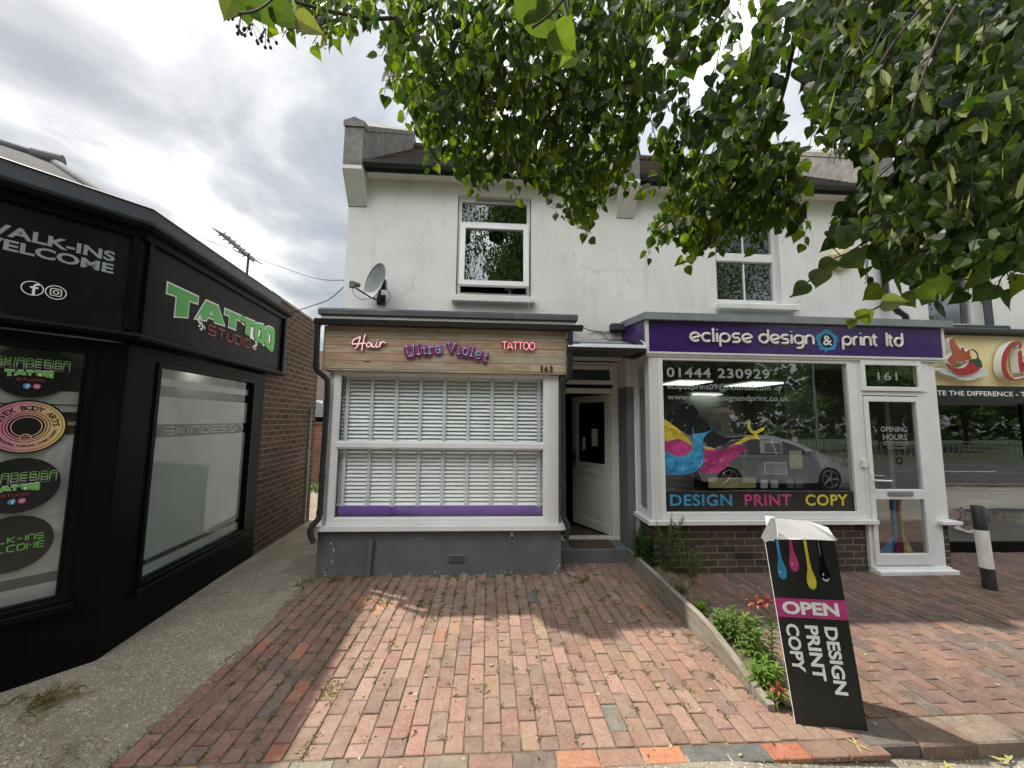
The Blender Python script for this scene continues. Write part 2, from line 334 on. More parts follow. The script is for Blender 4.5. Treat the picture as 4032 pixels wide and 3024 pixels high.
M['footway'] = asphalt('worn_asphalt_footway', (.30, .275, .225), (.48, .45, .38), 1.1, .22, (.14, .12, .045))
M['road'] = asphalt('road_asphalt', (.07, .07, .072), (.16, .16, .16), .6)
M['verge'] = mat('grass_verge', (.05, .075, .02), .95, .5, 3, bump=1, bscale=40)

# ------------------------------------------------------------------ mesh builder
class MB:
    def __init__(s, T=None): s.v = []; s.f = []; s.c = []; s.T = T; s.col = None; s.sm = []
    def P(s, p): p = Vector(p); return tuple(s.T @ p) if s.T is not None else tuple(p)
    def add(s, vs, fs, col=None, sm=False):
        n = len(s.v); s.v += [s.P(p) for p in vs]
        for f in fs: s.f.append([n + i for i in f]); s.c.append(col or s.col or (.5, .5, .5)); s.sm.append(sm)
        return s
    def box(s, x0, x1, y0, y1, z0, z1, col=None, bev=0):
        if bev:
            b = bev
            pts = []
            for z, i in ((z0, b), (z0 + b, 0), (z1 - b, 0), (z1, b)):
                for (x, y) in ((x0 + i, y0 + i), (x1 - i, y0 + i), (x1 - i, y1 - i), (x0 + i, y1 - i)): pts.append((x, y, z))
            fs = [(3, 2, 1, 0), (12, 13, 14, 15)]
            for k in range(3):
                for j in range(4): fs.append((k * 4 + j, k * 4 + (j + 1) % 4, k * 4 + 4 + (j + 1) % 4, k * 4 + 4 + j))
            return s.add(pts, fs, col)
        return s.add([(x, y, z) for z in (z0, z1) for (x, y) in ((x0, y0), (x1, y0), (x1, y1), (x0, y1))],
                     [(3, 2, 1, 0), (4, 5, 6, 7), (0, 1, 5, 4), (1, 2, 6, 5), (2, 3, 7, 6), (3, 0, 4, 7)], col)
    def quad(s, *p, col=None): return s.add(p, [tuple(range(len(p)))], col)
    def prism(s, poly, a, b, ax='x', col=None):     # poly in the other two axes, extruded along ax from a to b
        n = len(poly)
        def pt(q, t): return (t, q[0], q[1]) if ax == 'x' else ((q[0], t, q[1]) if ax == 'y' else (q[0], q[1], t))
        vs = [pt(q, a) for q in poly] + [pt(q, b) for q in poly]
        fs = [tuple(range(n))[::-1], tuple(range(n, 2 * n))] + [(i, (i + 1) % n, n + (i + 1) % n, n + i) for i in range(n)]
        return s.add(vs, fs, col)
    def tube(s, path, r, n=10, cap=True, col=None, flat=None, fn=None):
        path = [Vector(p) for p in path]; m = len(path); rings = []
        prev = None
        for i, p in enumerate(path):
            d = (path[min(i + 1, m - 1)] - path[max(i - 1, 0)])
            if d.length < 1e-9: d = Vector((0, 0, 1))
            d.normalize()
            if fn is not None: b = Vector(fn).normalized(); a = b.cross(d).normalized()
            else:
                if prev is None:
                    a = d.cross(Vector((0, 0, 1)));
                    if a.length < .05: a = d.cross(Vector((1, 0, 0)))
                else: a = prev - d * prev.dot(d)
                a.normalize(); b = d.cross(a); prev = a
            rr = r[i] if isinstance(r, (list, tuple)) else r
            rings.append([p + a * cos(2 * pi * k / n) * rr + b * sin(2 * pi * k / n) * rr * (flat or 1) for k in range(n)])
        vs = [q for g in rings for q in g]; fs = []
        for i in range(m - 1):
            for k in range(n): fs.append((i * n + k, i * n + (k + 1) % n, (i + 1) * n + (k + 1) % n, (i + 1) * n + k))
        s.add(vs, fs, col, n > 5)
        if cap: s.add([tuple(q) for q in rings[0]], [tuple(range(n))[::-1]], col); s.add([tuple(q) for q in rings[-1]], [tuple(range(n))], col)
        return s
    def lathe(s, prof, cx, cy, n=20, col=None, ax=None):  # prof: (r, z)
        vs = [(cx + r * cos(2 * pi * k / n), cy + r * sin(2 * pi * k / n), z) for r, z in prof for k in range(n)]
        fs = []
        for i in range(len(prof) - 1):
            for k in range(n): fs.append((i * n + k, i * n + (k + 1) % n, (i + 1) * n + (k + 1) % n, (i + 1) * n + k))
        s.add(vs, fs, col, True); s.add(vs[:n], [tuple(range(n))[::-1]], col)
        return s.add(vs[-n:], [tuple(range(n))], col)
    def disc(s, c, u, v, r, n=40, r2=None, col=None):
        c, u, v = Vector(c), Vector(u), Vector(v)
        o = [c + (u * cos(2 * pi * k / n) + v * sin(2 * pi * k / n)) * r for k in range(n)]
        if r2 is None: return s.add(o, [tuple(range(n))], col)
        i = [c + (u * cos(2 * pi * k / n) + v * sin(2 * pi * k / n)) * r2 for k in range(n)]
        return s.add(o + i, [(k, (k + 1) % n, n + (k + 1) % n, n + k) for k in range(n)], col)

def link(name, me, m, parent=None):
    o = bpy.data.objects.new(name, me); COL.objects.link(o)
    if m is not None: me.materials.append(m)
    if parent is not None:
        o.parent = parent
        if parent.type == 'EMPTY': o.location = -parent.location
    return o

def build(name, mb, m, parent=None, colors=False, smooth=False):
    me = bpy.data.meshes.new(name); me.from_pydata(mb.v, [], mb.f); me.update()
    uvl = me.uv_layers.new(name='UVMap'); uvs = [0.0] * (2 * len(me.loops)); V = mb.v
    ca = [0.0] * (4 * len(me.loops)) if colors else None
    for p in me.polygons:
        nx, ny, nz = p.normal
        h = math.hypot(nx, ny)
        if abs(nz) > .8 or h < 1e-6: tx, ty, up = 1, 0, 0
        else: tx, ty, up = -ny / h, nx / h, 1
        for li in p.loop_indices:
            x, y, z = V[me.loops[li].vertex_index]
            uvs[2 * li] = x * tx + y * ty if up else x
            uvs[2 * li + 1] = (z if abs(nz) < .35 else z / max(h, .2)) if up else y
            if colors:
                c = mb.c[p.index]; ca[4 * li:4 * li + 4] = (c[0], c[1], c[2], 1)
    uvl.data.foreach_set('uv', uvs)
    if colors:
        a = me.color_attributes.new('Col', 'FLOAT_COLOR', 'CORNER'); a.data.foreach_set('color', ca)
    if any(mb.sm) or smooth: me.polygons.foreach_set('use_smooth', [bool(x) or smooth for x in mb.sm])
    return link(name, me, m, parent)

def tag(o, label=None, cat=None, group=None, kind=None):
    if label: o['label'] = label
    if cat: o['category'] = cat
    if group: o['group'] = group
    if kind: o['kind'] = kind
    return o
def thing(name, label, cat, loc=(0, 0, 0), group=None):
    o = bpy.data.objects.new(name, None); COL.objects.link(o); o.location = loc; o.empty_display_size = .1
    bpy.context.view_layer.update() if False else None
    return tag(o, label, cat, group)
def copy_tree(o, parent=None):
    c = o.copy(); COL.objects.link(c); c.parent = parent
    for ch in [x for x in KIDS(o)]: copy_tree(ch, c)
    return c
def KIDS(o): return [x for x in COL.objects if x.parent == o]
def lab(o, s): o['label'] = s; return o

# ------------------------------------------------------------------ lettering
def _curve_geo(cu):
    o = bpy.data.objects.new('tmp', cu); COL.objects.link(o)
    me = o.to_mesh(); vs = [tuple(v.co) for v in me.vertices]; fs = [tuple(p.vertices) for p in me.polygons]
    o.to_mesh_clear(); bpy.data.objects.remove(o); bpy.data.curves.remove(cu)
    return vs, fs
def text_geo(s, bold=0.0, space=1.0, depth=0.0, line=1.0):
    cu = bpy.data.curves.new('t', 'FONT'); cu.body = s; cu.size = 1; cu.offset = bold; cu.space_character = space; cu.extrude = depth; cu.align_x = 'CENTER'; cu.space_line = line; cu.resolution_u = 4
    return _curve_geo(cu)
def poly_geo(loops, offset=0.0, depth=0.0):
    cu = bpy.data.curves.new('p', 'CURVE'); cu.dimensions = '2D'; cu.fill_mode = 'BOTH'; cu.offset = offset; cu.extrude = depth
    for lp in loops:
        sp = cu.splines.new('POLY'); sp.points.add(len(lp) - 1)
        for i, p in enumerate(lp): sp.points[i].co = (p[0], p[1], 0, 1)
        sp.use_cyclic_u = True
    return _curve_geo(cu)
class Plane:      # a flat surface that lettering lies on: o = origin, u = right, v = up, n = towards the viewer
    def __init__(s, o, u, v=(0, 0, 1)):
        s.o = Vector(o); s.u = Vector(u).normalized(); s.v = Vector(v).normalized(); s.n = s.u.cross(s.v)
    def at(s, a, b, c=0): return s.o + s.u * a + s.v * b + s.n * c
def put_geo(mb, geo, pl, a, b, w=None, h=None, lift=.003, col=None, rot=0, skew=0, depth=None, box=None, warp=None):
    vs, fs = geo
    if not vs: return mb
    x0 = min(v[0] for v in vs); x1 = max(v[0] for v in vs); y0 = min(v[1] for v in vs); y1 = max(v[1] for v in vs)
    if box: x0, x1, y0, y1 = box
    sx = (w / (x1 - x0)) if w else None; sy = (h / (y1 - y0)) if h else sx
    if sx is None: sx = sy
    out = []
    for x, y, z in vs:
        p, q = (x - x0) * sx, (y - y0) * sy
        p += q * skew
        if warp: p, q = warp(p, q)
        if rot: p, q = p * cos(rot) - q * sin(rot), p * sin(rot) + q * cos(rot)
        out.append(pl.at(a + p, b + q, lift + (z * (depth if depth else 1))))
    return mb.add(out, fs, col)
def put_text(mb, s, pl, a, b, w, h, bold=0.0, lift=.003, rot=0, skew=0, space=1.0, col=None, depth=0.0, line=1.0, box=None):
    g = text_geo(s, bold, space, depth, line)
    return put_geo(mb, g, pl, a, b, w, h, lift, col, rot, skew, None, box)
def strokes(mb, paths, pl, a, b, sx, sy, r, lift=.004, flat=.5, n=8, col=None):
    for i, pth in enumerate(paths):
        pts = [pl.at(a + x * sx, b + y * sy, lift + i * .0004) for x, y in pth]
        mb.tube(pts, r, n, True, col, flat, fn=pl.n)
    return mb
def arc(cx, cy, rx, ry, a0, a1, n=14): return [(cx + rx * cos(R(a0 + (a1 - a0) * i / n)), cy + ry * sin(R(a0 + (a1 - a0) * i / n))) for i in range(n + 1)]
def smooth_path(pts, k=6):
    out = []
    P = [Vector(p) for p in pts]
    for i in range(len(P) - 1):
        p0, p1, p2, p3 = P[max(i - 1, 0)], P[i], P[i + 1], P[min(i + 2, len(P) - 1)]
        for j in range(k):
            t = j / k; out.append(.5 * ((2 * p1) + (-p0 + p2) * t + (2 * p0 - 5 * p1 + 4 * p2 - p3) * t * t + (-p0 + 3 * p1 - 3 * p2 + p3) * t ** 3))
    out.append(P[-1]); return out
# ------------------------------------------------------------------ ground
def strip_mesh(name, pts_rows, m):
    mb = MB()
    vs = [p for r in pts_rows for p in r]; n = len(pts_rows[0])
    fs = [(i * n + j, i * n + j + 1, (i + 1) * n + j + 1, (i + 1) * n + j) for i in range(len(pts_rows) - 1) for j in range(n - 1)]
    mb.add(vs, fs)
    return tag(build(name, mb, m), kind='structure')
mb = MB(); mb.quad((-150, -150, -.17), (150, -150, -.17), (150, 200, -.17), (-150, 200, -.17)); tag(build('ground', mb, M['verge']), kind='structure')
mb = MB(); mb.box(-60, 60, -8.2, -.75, -.165, -.13); tag(build('road', mb, M['road']), kind='structure')
mb = MB()
for x in range(-50, 50, 6): mb.box(x, x + 4, -4.5, -4.4, -.13, -.1265)
tag(build('road_markings', mb, M['white_l']), kind='structure')
# footway in front, sloping down a little to the right
rows = []
def fz(x, y): return -.006 - .075 * min(1, max(0, (x - 1.3) / 1.3)) - .004 * sin(x * 3.1 + y) - .01 * max(0, 1.2 - y) + .003 * sin(7 * x)
for j in range(13):
    y = -.75 + (2.03 + .75) * j / 12
    rows.append([(x * .25, y, fz(x * .25, y)) for x in range(-60, 81)])
strip_mesh('footway', rows, M['footway'])
mb = MB(); mb.box(-60, 60, -.87, -.75, -.2, -.02); tag(build('road_kerb', mb, M['render_grey']), kind='structure')
# alley between the two shops
rows = []
for j in range(36):
    y = 1.95 + j * .27
    rows.append([(x, y, -.010 - .012 * max(0, y - 4.4) + .012 * sin(y * 2.3 + x * 3) * (1 if x > -2.6 else .3) - .012 * math.exp(-((x + 2.25) / .16) ** 2)) for x in [-15, -8, -5] + [-4 + .14 * i for i in range(17)] + [-1.72]])
strip_mesh('alley', rows, M['alley'])

# clay pavers laid as real bricks
def pave(name, x0, x1, y0, y1, pal, m, w=.0985, l=.1985, lift=.0, skip=None, gap=.0035, tilt=.014, seed=1):
    rnd = random.Random(seed); mb = MB()
    nx = int(round((x1 - x0) / w))
    for i in range(nx):
        xa = x0 + i * w; off = (i % 2) * l / 2 + rnd.uniform(-.012, .012); y = y0 - off
        while y < y1:
            ya, yb = max(y, y0), min(y + l, y1); y += l + rnd.uniform(-.002, .002)
            if yb - ya < .03 or (skip and skip(xa + w / 2, (ya + yb) / 2)): continue
            g = gap * rnd.uniform(.5, 1.5); h = rnd.uniform(-.003, .003); r = rnd.random(); acc = 0
            for wt, c in pal:
                acc += wt
                if r < acc: break
            k = rnd.uniform(.86, 1.12); c = tuple(v * k * rnd.uniform(.95, 1.05) for v in c)
            tx, ty = rnd.gauss(0, tilt), rnd.gauss(0, tilt); cx, cy = xa + w / 2, (ya + yb) / 2; j = rnd.uniform(-.0015, .0015)
            X0, X1, Y0, Y1 = xa + g + j, xa + w - g + j, ya + g, yb - g; b = .0035
            zt = lambda x, y: h + lift + (x - cx) * tx + (y - cy) * ty * .5
            lo = [(X0, Y0), (X1, Y0), (X1, Y1), (X0, Y1)]; hi = [(X0 + b, Y0 + b), (X1 - b, Y0 + b), (X1 - b, Y1 - b), (X0 + b, Y1 - b)]
            vs = [(x, y2, -.02) for x, y2 in lo] + [(x, y2, zt(x, y2) - b) for x, y2 in lo] + [(x, y2, zt(x, y2)) for x, y2 in hi]
            fs = [(8, 9, 10, 11)] + [(k0, (k0 + 1) % 4, 4 + (k0 + 1) % 4, 4 + k0) for k0 in range(4)] + [(4 + k0, 4 + (k0 + 1) % 4, 8 + (k0 + 1) % 4, 8 + k0) for k0 in range(4)]
            mb.add(vs, fs, c)
    return tag(build(name, mb, m, colors=True), kind='structure')
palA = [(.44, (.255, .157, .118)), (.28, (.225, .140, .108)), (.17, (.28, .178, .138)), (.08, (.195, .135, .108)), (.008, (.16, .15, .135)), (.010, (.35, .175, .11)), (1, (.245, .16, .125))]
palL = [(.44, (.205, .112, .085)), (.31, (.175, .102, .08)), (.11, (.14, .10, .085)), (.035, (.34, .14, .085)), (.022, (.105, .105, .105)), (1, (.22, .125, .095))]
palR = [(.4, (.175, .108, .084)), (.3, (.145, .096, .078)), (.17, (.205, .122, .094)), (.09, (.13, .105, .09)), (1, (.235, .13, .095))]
pave('brick_forecourt', -.985, 1.675, 2.09, 4.62, palA, M['brickpave'], skip=lambda x, y: y > 4.34 and x < .80, seed=3)
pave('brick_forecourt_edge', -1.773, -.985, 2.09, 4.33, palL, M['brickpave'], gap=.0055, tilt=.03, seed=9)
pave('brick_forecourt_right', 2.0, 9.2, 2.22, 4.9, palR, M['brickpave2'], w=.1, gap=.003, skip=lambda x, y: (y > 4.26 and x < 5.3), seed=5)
mb = MB(); mb.box(-1.78, 2.05, 2.0, 4.66, -.05, -.0065); mb.box(2.05, 9.3, 2.12, 4.95, -.05, -.0065); tag(build('paving_bed', mb, M['joint']), kind='structure')
pave('brick_forecourt_corner', 1.675, 2.07, 2.09, 2.29, palA, M['brickpave'], seed=12)
# front edging course and the raised kerb on the right
def course():
    rnd = random.Random(4); mb = MB(); x = -1.775
    cols = [(.42, .17, .09), (.42, .17, .09), (.20, .12, .09), (.18, .14, .11), (.20, .19, .15), (.17, .125, .10), (.22, .14, .105), (.18, .15, .12), (.20, .11, .085), (.13, .10, .085), (.34, .16, .10), (.25, .15, .11), (.40, .17, .09), (.10, .10, .095), (.095, .10, .10), (.33, .12, .07), (.19, .11, .08)]
    i = 0
    while x < 1.93:
        w = .213 + rnd.uniform(-.008, .008)
        if i < len(cols): c = cols[i]
        mb.box(x + .003, x + w - .003, 1.987 + rnd.uniform(-.004, .004), 2.085, -.03, rnd.uniform(-.003, .003), c, bev=.004)
        x += w; i += 1
    return mb
# order the coloured bricks so the bright ones sit by the board
tag(build('front_edging', course(), M['brickpave'], colors=True), kind='structure')
mb = MB(); rnd = random.Random(8); x = 2.0
while x < 9:
    w = .30 + rnd.uniform(-.02, .02)
    c = random.choice([(.15, .10, .08), (.18, .12, .09), (.115, .10, .085), (.20, .155, .12), (.13, .125, .105)])
    mb.box(x + .003, x + w - .003, 2.03 + rnd.uniform(-.006, .006) - (.0 if x > 2.2 else 0), 2.215, -.12, .004 + rnd.uniform(-.003, .003), c, bev=.008); x += w
tag(build('kerb_right', mb, M['brickpave2'], colors=True), kind='structure')
mb = MB()
rows = [[(1.705 + .30 * i / 8, 2.30 + (4.62 - 2.30) * j / 30, .075 + .02 * sin(i * 1.7 + j) + .012 * sin(j * 2.3) - .05 * max(0, 1 - j / 8)) for i in range(9)] for j in range(31)]
strip_mesh('planting_bed_soil', rows, M['soil'])

# ------------------------------------------------------------------ shared building helpers
def wallgrid(mb, x0, x1, z0, z1, y, holes, back=.25):
    xs = sorted(set([x0, x1] + [min(max(v, x0), x1) for h in holes for v in h[:2]])); zs = sorted(set([z0, z1] + [min(max(v, z0), z1) for h in holes for v in h[2:4]]))
    for i in range(len(xs) - 1):
        for j in range(len(zs) - 1):
            cx, cz = (xs[i] + xs[i + 1]) / 2, (zs[j] + zs[j + 1]) / 2
            if any(h[0] < cx < h[1] and h[2] < cz < h[3] for h in holes): continue
            mb.quad((xs[i], y, zs[j]), (xs[i + 1], y, zs[j]), (xs[i + 1], y, zs[j + 1]), (xs[i], y, zs[j + 1]))
    for h in holes:
        a, b, c, d = h[:4]; t = y + (h[4] if len(h) > 4 else back)
        mb.quad((a, y, c), (a, t, c), (a, t, d), (a, y, d)); mb.quad((b, y, c), (b, y, d), (b, t, d), (b, t, c))
        mb.quad((a, y, d), (a, t, d), (b, t, d), (b, y, d)); mb.quad((a, y, c), (b, y, c), (b, t, c), (a, t, c))
    return mb
def ring(mb, x0, x1, z0, z1, y0, y1, w, wt=None, wb=None):
    wt = wt or w; wb = wb or w
    mb.box(x0, x0 + w, y0, y1, z0, z1, bev=.004); mb.box(x1 - w, x1, y0, y1, z0, z1, bev=.004)
    mb.box(x0 + w, x1 - w, y0 + .001, y1, z0, z0 + wb, bev=.004); mb.box(x0 + w, x1 - w, y0 + .001, y1, z1 - wt, z1, bev=.004)
    return mb
def pane(parent, x0, x1, z0, z1, y, m='glass', name='pane'):
    mb = MB(); mb.quad((x0, y, z0), (x1, y, z0), (x1, y, z1), (x0, y, z1)); return build(name, mb, M[m], parent)
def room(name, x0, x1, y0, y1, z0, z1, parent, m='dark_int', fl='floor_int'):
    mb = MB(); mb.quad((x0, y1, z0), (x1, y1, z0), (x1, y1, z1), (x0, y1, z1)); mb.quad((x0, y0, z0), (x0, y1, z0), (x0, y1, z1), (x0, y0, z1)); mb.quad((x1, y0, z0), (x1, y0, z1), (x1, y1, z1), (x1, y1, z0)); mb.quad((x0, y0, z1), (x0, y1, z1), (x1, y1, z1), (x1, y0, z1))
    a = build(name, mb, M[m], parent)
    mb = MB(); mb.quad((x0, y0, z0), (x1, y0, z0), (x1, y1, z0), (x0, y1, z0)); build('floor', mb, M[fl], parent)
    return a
def bend_pipe(mb, pts, r, n=12):
    mb.tube(pts, r, n)
    return mb
WY = 4.65

# ================================================================== hair and tattoo salon (white house on the left)
salon = thing('hair_salon_building', 'white painted two-storey salon with a boarded timber sign and a blind-filled bay window', 'building', (0, 4.65, 0))
mb = MB(); wallgrid(mb, -1.80, 1.72, 0, 4.90, WY, [(-.44, .50, 3.20, 4.53, .09), (-1.7, .76, .5, 2.6, .02), (.83, 1.71, -.1, 2.47, .31)])
mb.quad((-1.80, WY, 0), (-1.80, WY, 4.9), (-1.80, 9.8, 4.9), (-1.80, 9.8, 0)); mb.quad((-1.80, 9.8, 0), (1.72, 9.8, 0), (1.72, 9.8, 4.9), (-1.80, 9.8, 4.9)); mb.quad((-1.80, 4.65, 4.9), (-1.80, 9.8, 4.9), (-1.80, 7.2, 7.0))
build('wall', mb, M['wall'], salon)
# dark painted lower part of the doorway pier
mb = MB(); mb.box(1.7075, 1.716, WY - .003, WY + .30, .0, 2.104); mb.box(1.716, 1.80, WY - .004, WY + .06, .0, 2.104); build('painted_pier', mb, M['grey_paint'], salon)
mb = MB(); mb.box(-1.803, .818, 4.322, WY + .01, -.02, .478, bev=.006); mb.box(.80, .83, 4.36, 4.96, -.02, 2.19)
plinth = build('plinth', mb, M['grey_paint'], salon)
mb = MB(); mb.box(.822, 1.705, 4.612, 5.05, -.02, .160, bev=.008); build('step', mb, M['grey_paint'], salon)
# flaked spots of paint along the foot of the plinth
mb = MB(); rnd = random.Random(5)
for i in range(46):
    x = rnd.uniform(-1.78, .80); z = abs(rnd.gauss(0, .018)) + .004
    if i < 9: x = -1.78 + rnd.uniform(0, .16); z = rnd.uniform(.05, .36)
    if i in (10, 11, 12, 13): x = rnd.uniform(.77, .81); z = rnd.uniform(.05, .16)
    w = rnd.uniform(.004, .013)
    mb.add([(x + w * rnd.uniform(.5, 1) * cos(t), 4.3208, z + w * rnd.uniform(.4, 1) * sin(t)) for t in [k * pi / 3 for k in range(6)]], [(0, 1, 2, 3, 4, 5)])
build('paint_flakes', mb, M['paper'], plinth)
mb = MB(); mb.box(-.415, -.235, 4.305, 4.325, .135, .215, bev=.006); g = build('air_vent', mb, M['grey_paint'], salon)
mb = MB()
for i in range(9): mb.box(-.398 + i * .018, -.391 + i * .018, 4.3035, 4.306, .148, .203)
build('vent_slot', mb, M['black_plastic'], g)
mb = MB(); mb.tube([(-1.245, 4.29, -.01), (-1.237, 4.292, .30)], .026, 14); mb.tube([(-1.237, 4.292, .28), (-1.233, 4.292, .375)], .031, 14); build('waste_pipe', mb, M['grey_paint'], salon)
mb = MB(); mb.tube([(.277 + .03 * cos(t), 4.29, .385 + .03 * sin(t)) for t in [k * pi / 10 for k in range(21)]], .0045, 8); mb.box(.258, .292, 4.300, 4.322, .405, .455, bev=.004); mb.tube([(.275, 4.302, .43), (.275, 4.28, .425), (.277, 4.285, .41)], .004, 8); build('mooring_ring', mb, M['metal'], salon)
# bay window
mb = MB(); mb.box(-1.885, .885, 4.255, 4.70, .5185, .5300); mb.box(-1.885, .885, 4.255, 4.275, .475, .5183, bev=.003); build('window_sill', mb, M['upvc'], salon)
mb = MB(); ring(mb, -1.715, .688, .532, 2.195, 4.30, 4.37, .062, .036, .068)
mb.box(-1.775, -1.717, 4.325, 4.385, .532, 2.19); mb.box(.690, .790, 4.305, 4.40, .532, 2.19)
for k in range(4): mb.box(.704 + k * .022, .714 + k * .022, 4.299, 4.304, .532, 2.185)
mb.box(-1.775, -1.745, 4.386, 4.64, .532, 2.19); mb.box(.765, .789, 4.401, 4.9, .532, 2.19)
bay = build('bay_window', mb, M['upvc'], salon)
mb = MB(); mb.box(-1.653, .626, 4.297, 4.362, 1.350, 1.414, bev=.006); build('transom', mb, M['upvc'], bay)
mb = MB()   # glazing beads
for z0, z1 in ((.600, 1.350), (1.414, 2.159)):
    mb.box(-1.653, -1.641, 4.308, 4.33, z0, z1); mb.box(.614, .626, 4.308, 4.33, z0, z1); mb.box(-1.641, .614, 4.309, 4.33, z0, z0 + .012); mb.box(-1.641, .614, 4.309, 4.33, z1 - .012, z1)
build('glazing_bead', mb, M['upvc'], bay)
pane(bay, -1.645, .62, .605, 1.352, 4.335); pane(bay, -1.645, .62, 1.412, 2.157, 4.335)
room('salon_interior', -1.70, .80, 4.40, 7.6, .30, 2.45, salon, 'pale_int')
# boarded sign
def boards(x0, x1, zs, y0, y1, breaks, pal, rnd):
    mb = MB()
    for i in range(len(zs) - 1):
        bx = [x0] + breaks[i] + [x1]
        for j in range(len(bx) - 1):
            c = pal[(i * 3 + j) % len(pal)]; k = rnd.uniform(.85, 1.15)
            mb.box(bx[j] + .001, bx[j + 1] - .001, y0 + rnd.uniform(0, .004), y1, zs[i] + .0018, zs[i + 1] - .0018, tuple(v * k for v in c), bev=.0015)
    return mb
pal = [(.40, .34, .25), (.37, .32, .24), (.45, .37, .26), (.44, .34, .235), (.46, .355, .24), (.44, .315, .21), (.39, .27, .18)]
mb = boards(-1.812, .855, [2.190, 2.212, 2.303, 2.390, 2.474, 2.560, 2.642, 2.690], 4.24, 4.27, [[-1.02, -.55, .2], [.46], [-.66], [], [.13], [], [-1.5, .55]], pal, random.Random(3))
for i, z in enumerate([2.19, 2.303, 2.390, 2.474, 2.560, 2.642]):
    z1 = [2.303, 2.39, 2.474, 2.56, 2.642, 2.69][i]; mb.box(.8552, .872, 4.245, WY, z + .001, z1 - .001, tuple(v * .8 for v in pal[i])); mb.box(-1.829, -1.8125, 4.245, WY, z + .001, z1 - .001, tuple(v * .8 for v in pal[i]))
board = build('timber_sign_board', mb, M['wood'], salon, colors=True)
mb = MB(); mb.box(-1.80, .84, 4.272, WY, 2.20, 2.80); build('sign_backing', mb, M['render_grey'], salon)
mb = MB(); mb.box(-1.86, .96, 4.225, 4.275, 2.742, 2.80); build('roof_fascia', mb, M['upvc_old'], salon)
mb = MB(); mb.box(-1.89, .995, 4.200, WY, 2.803, 2.872, bev=.008)
for x in (-1.62, -.78, .05): mb.box(x, x + .006, 4.197, 4.21, 2.80, 2.876)
mb.box(-1.89, .995, 4.23, WY, 2.872, 2.886); build('bay_roof', mb, M['felt'], salon)
mb = MB(); mb.prism([(4.235, 2.742), (4.235, 2.692), (4.20, 2.680), (4.155, 2.690), (4.135, 2.742), (4.141, 2.742), (4.16, 2.697), (4.20, 2.688), (4.228, 2.700), (4.228, 2.742)], -1.895, 1.035); mb.box(-1.897, -1.891, 4.137, 4.234, 2.684, 2.744); mb.box(1.033, 1.039, 4.137, 4.234, 2.684, 2.744)
build('bay_gutter', mb, M['black_plastic'], salon)
mb = MB(); bend_pipe(mb, [(-1.875, 4.185, 2.69), (-1.872, 4.20, 2.22), (-1.868, 4.205, 2.19), (-1.79, 4.235, 2.115), (-1.765, 4.25, 2.08), (-1.760, 4.255, 1.9), (-1.765, 4.25, .66), (-1.772, 4.235, .61), (-1.82, 4.20, .545), (-1.83, 4.19, .50), (-1.81, 4.19, .43), (-1.785, 4.20, .39)], .030)
for q in ((-1.8725, 4.20, 2.23), (-1.762, 4.254, 1.84), (-1.765, 4.25, .68), (-1.764, 4.252, 1.05)): mb.tube([(q[0], q[1], q[2] - .02), (q[0], q[1], q[2] + .02)], .035, 12)
build('drainpipe', mb, M['black_plastic'], salon)
mb = MB(); bend_pipe(mb, [(.905, 4.19, 2.69), (.90, 4.20, 2.22), (.895, 4.205, 2.18), (.845, 4.24, 2.12), (.832, 4.26, 2.08), (.832, 4.26, 1.5), (.834, 4.26, .64), (.84, 4.25, .60), (.875, 4.225, .54), (.882, 4.22, .50), (.865, 4.22, .43), (.85, 4.225, .40)], .030)
for q in ((.90, 4.20, 2.24), (.832, 4.26, 1.82), (.833, 4.26, .95), (.834, 4.26, .66)): mb.tube([(q[0], q[1], q[2] - .02), (q[0], q[1], q[2] + .02)], .035, 12)
build('drainpipe', mb, M['black_plastic'], salon)
# house number on the sign
PS = Plane((0, 4.24, 0), (1, 0, 0))
for i_, ch_ in enumerate('163'):
    mb = MB(); put_text(mb, ch_, PS, .562 + i_ * .055 + (.012 if not i_ else 0), 2.222, .022 if not i_ else .040, .062, .01, .006, depth=.004); build('house_number', mb, M['bark'], board)
# upper window
mb = MB(); ring(mb, -.432, .490, 3.215, 4.530, 4.70, 4.77, .042, .06, .05); mb.box(-.388, .448, 4.702, 4.76, 4.160, 4.205, bev=.004); 
win = build('upstairs_window', mb, M['upvc'], salon)
pane(win, -.39, .45, 4.20, 4.475, 4.735, 'glass_dark'); mb = MB(); mb.box(-.22, .28, 4.688, 4.699, 4.483, 4.508, bev=.003); build('trickle_vent', mb, M['dish'], win)
# top-hung sash, pushed open a little at the bottom
mb = MB(); a = R(6.0)
sw = MB(Matrix.Translation((0, 4.69, 4.165)) @ Matrix.Rotation(-a, 4, 'X'))
ring(sw, -.402, .468, -.845, 0, -.02, .035, .066)
sash = build('sash', sw, M['upvc'], win)
sw = MB(Matrix.Translation((0, 4.69, 4.165)) @ Matrix.Rotation(-a, 4, 'X')); sw.quad((-.336, .01, -.78), (.402, .01, -.78), (.402, .01, -.066), (-.336, .01, -.066)); build('pane', sw, M['glass_dark'], win)
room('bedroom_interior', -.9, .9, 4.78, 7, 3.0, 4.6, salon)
mb = MB(); mb.box(-.485, .55, 4.56, 4.70, 3.115, 3.195, bev=.008); build('window_sill', mb, M['wall'], salon)
mb = MB(); mb.box(-.33, -.12, 4.79, 4.95, 3.26, 3.30); build('book_stack', mb, M['paper_y'], salon)
mb = MB(); mb.lathe([(.07, 3.40), (.055, 3.52)], .25, 4.92, 18); mb.lathe([(.05, 3.20), (.02, 3.25), (.015, 3.40)], .25, 4.92, 12); build('bedside_lamp', mb, M['pale_int'], salon)
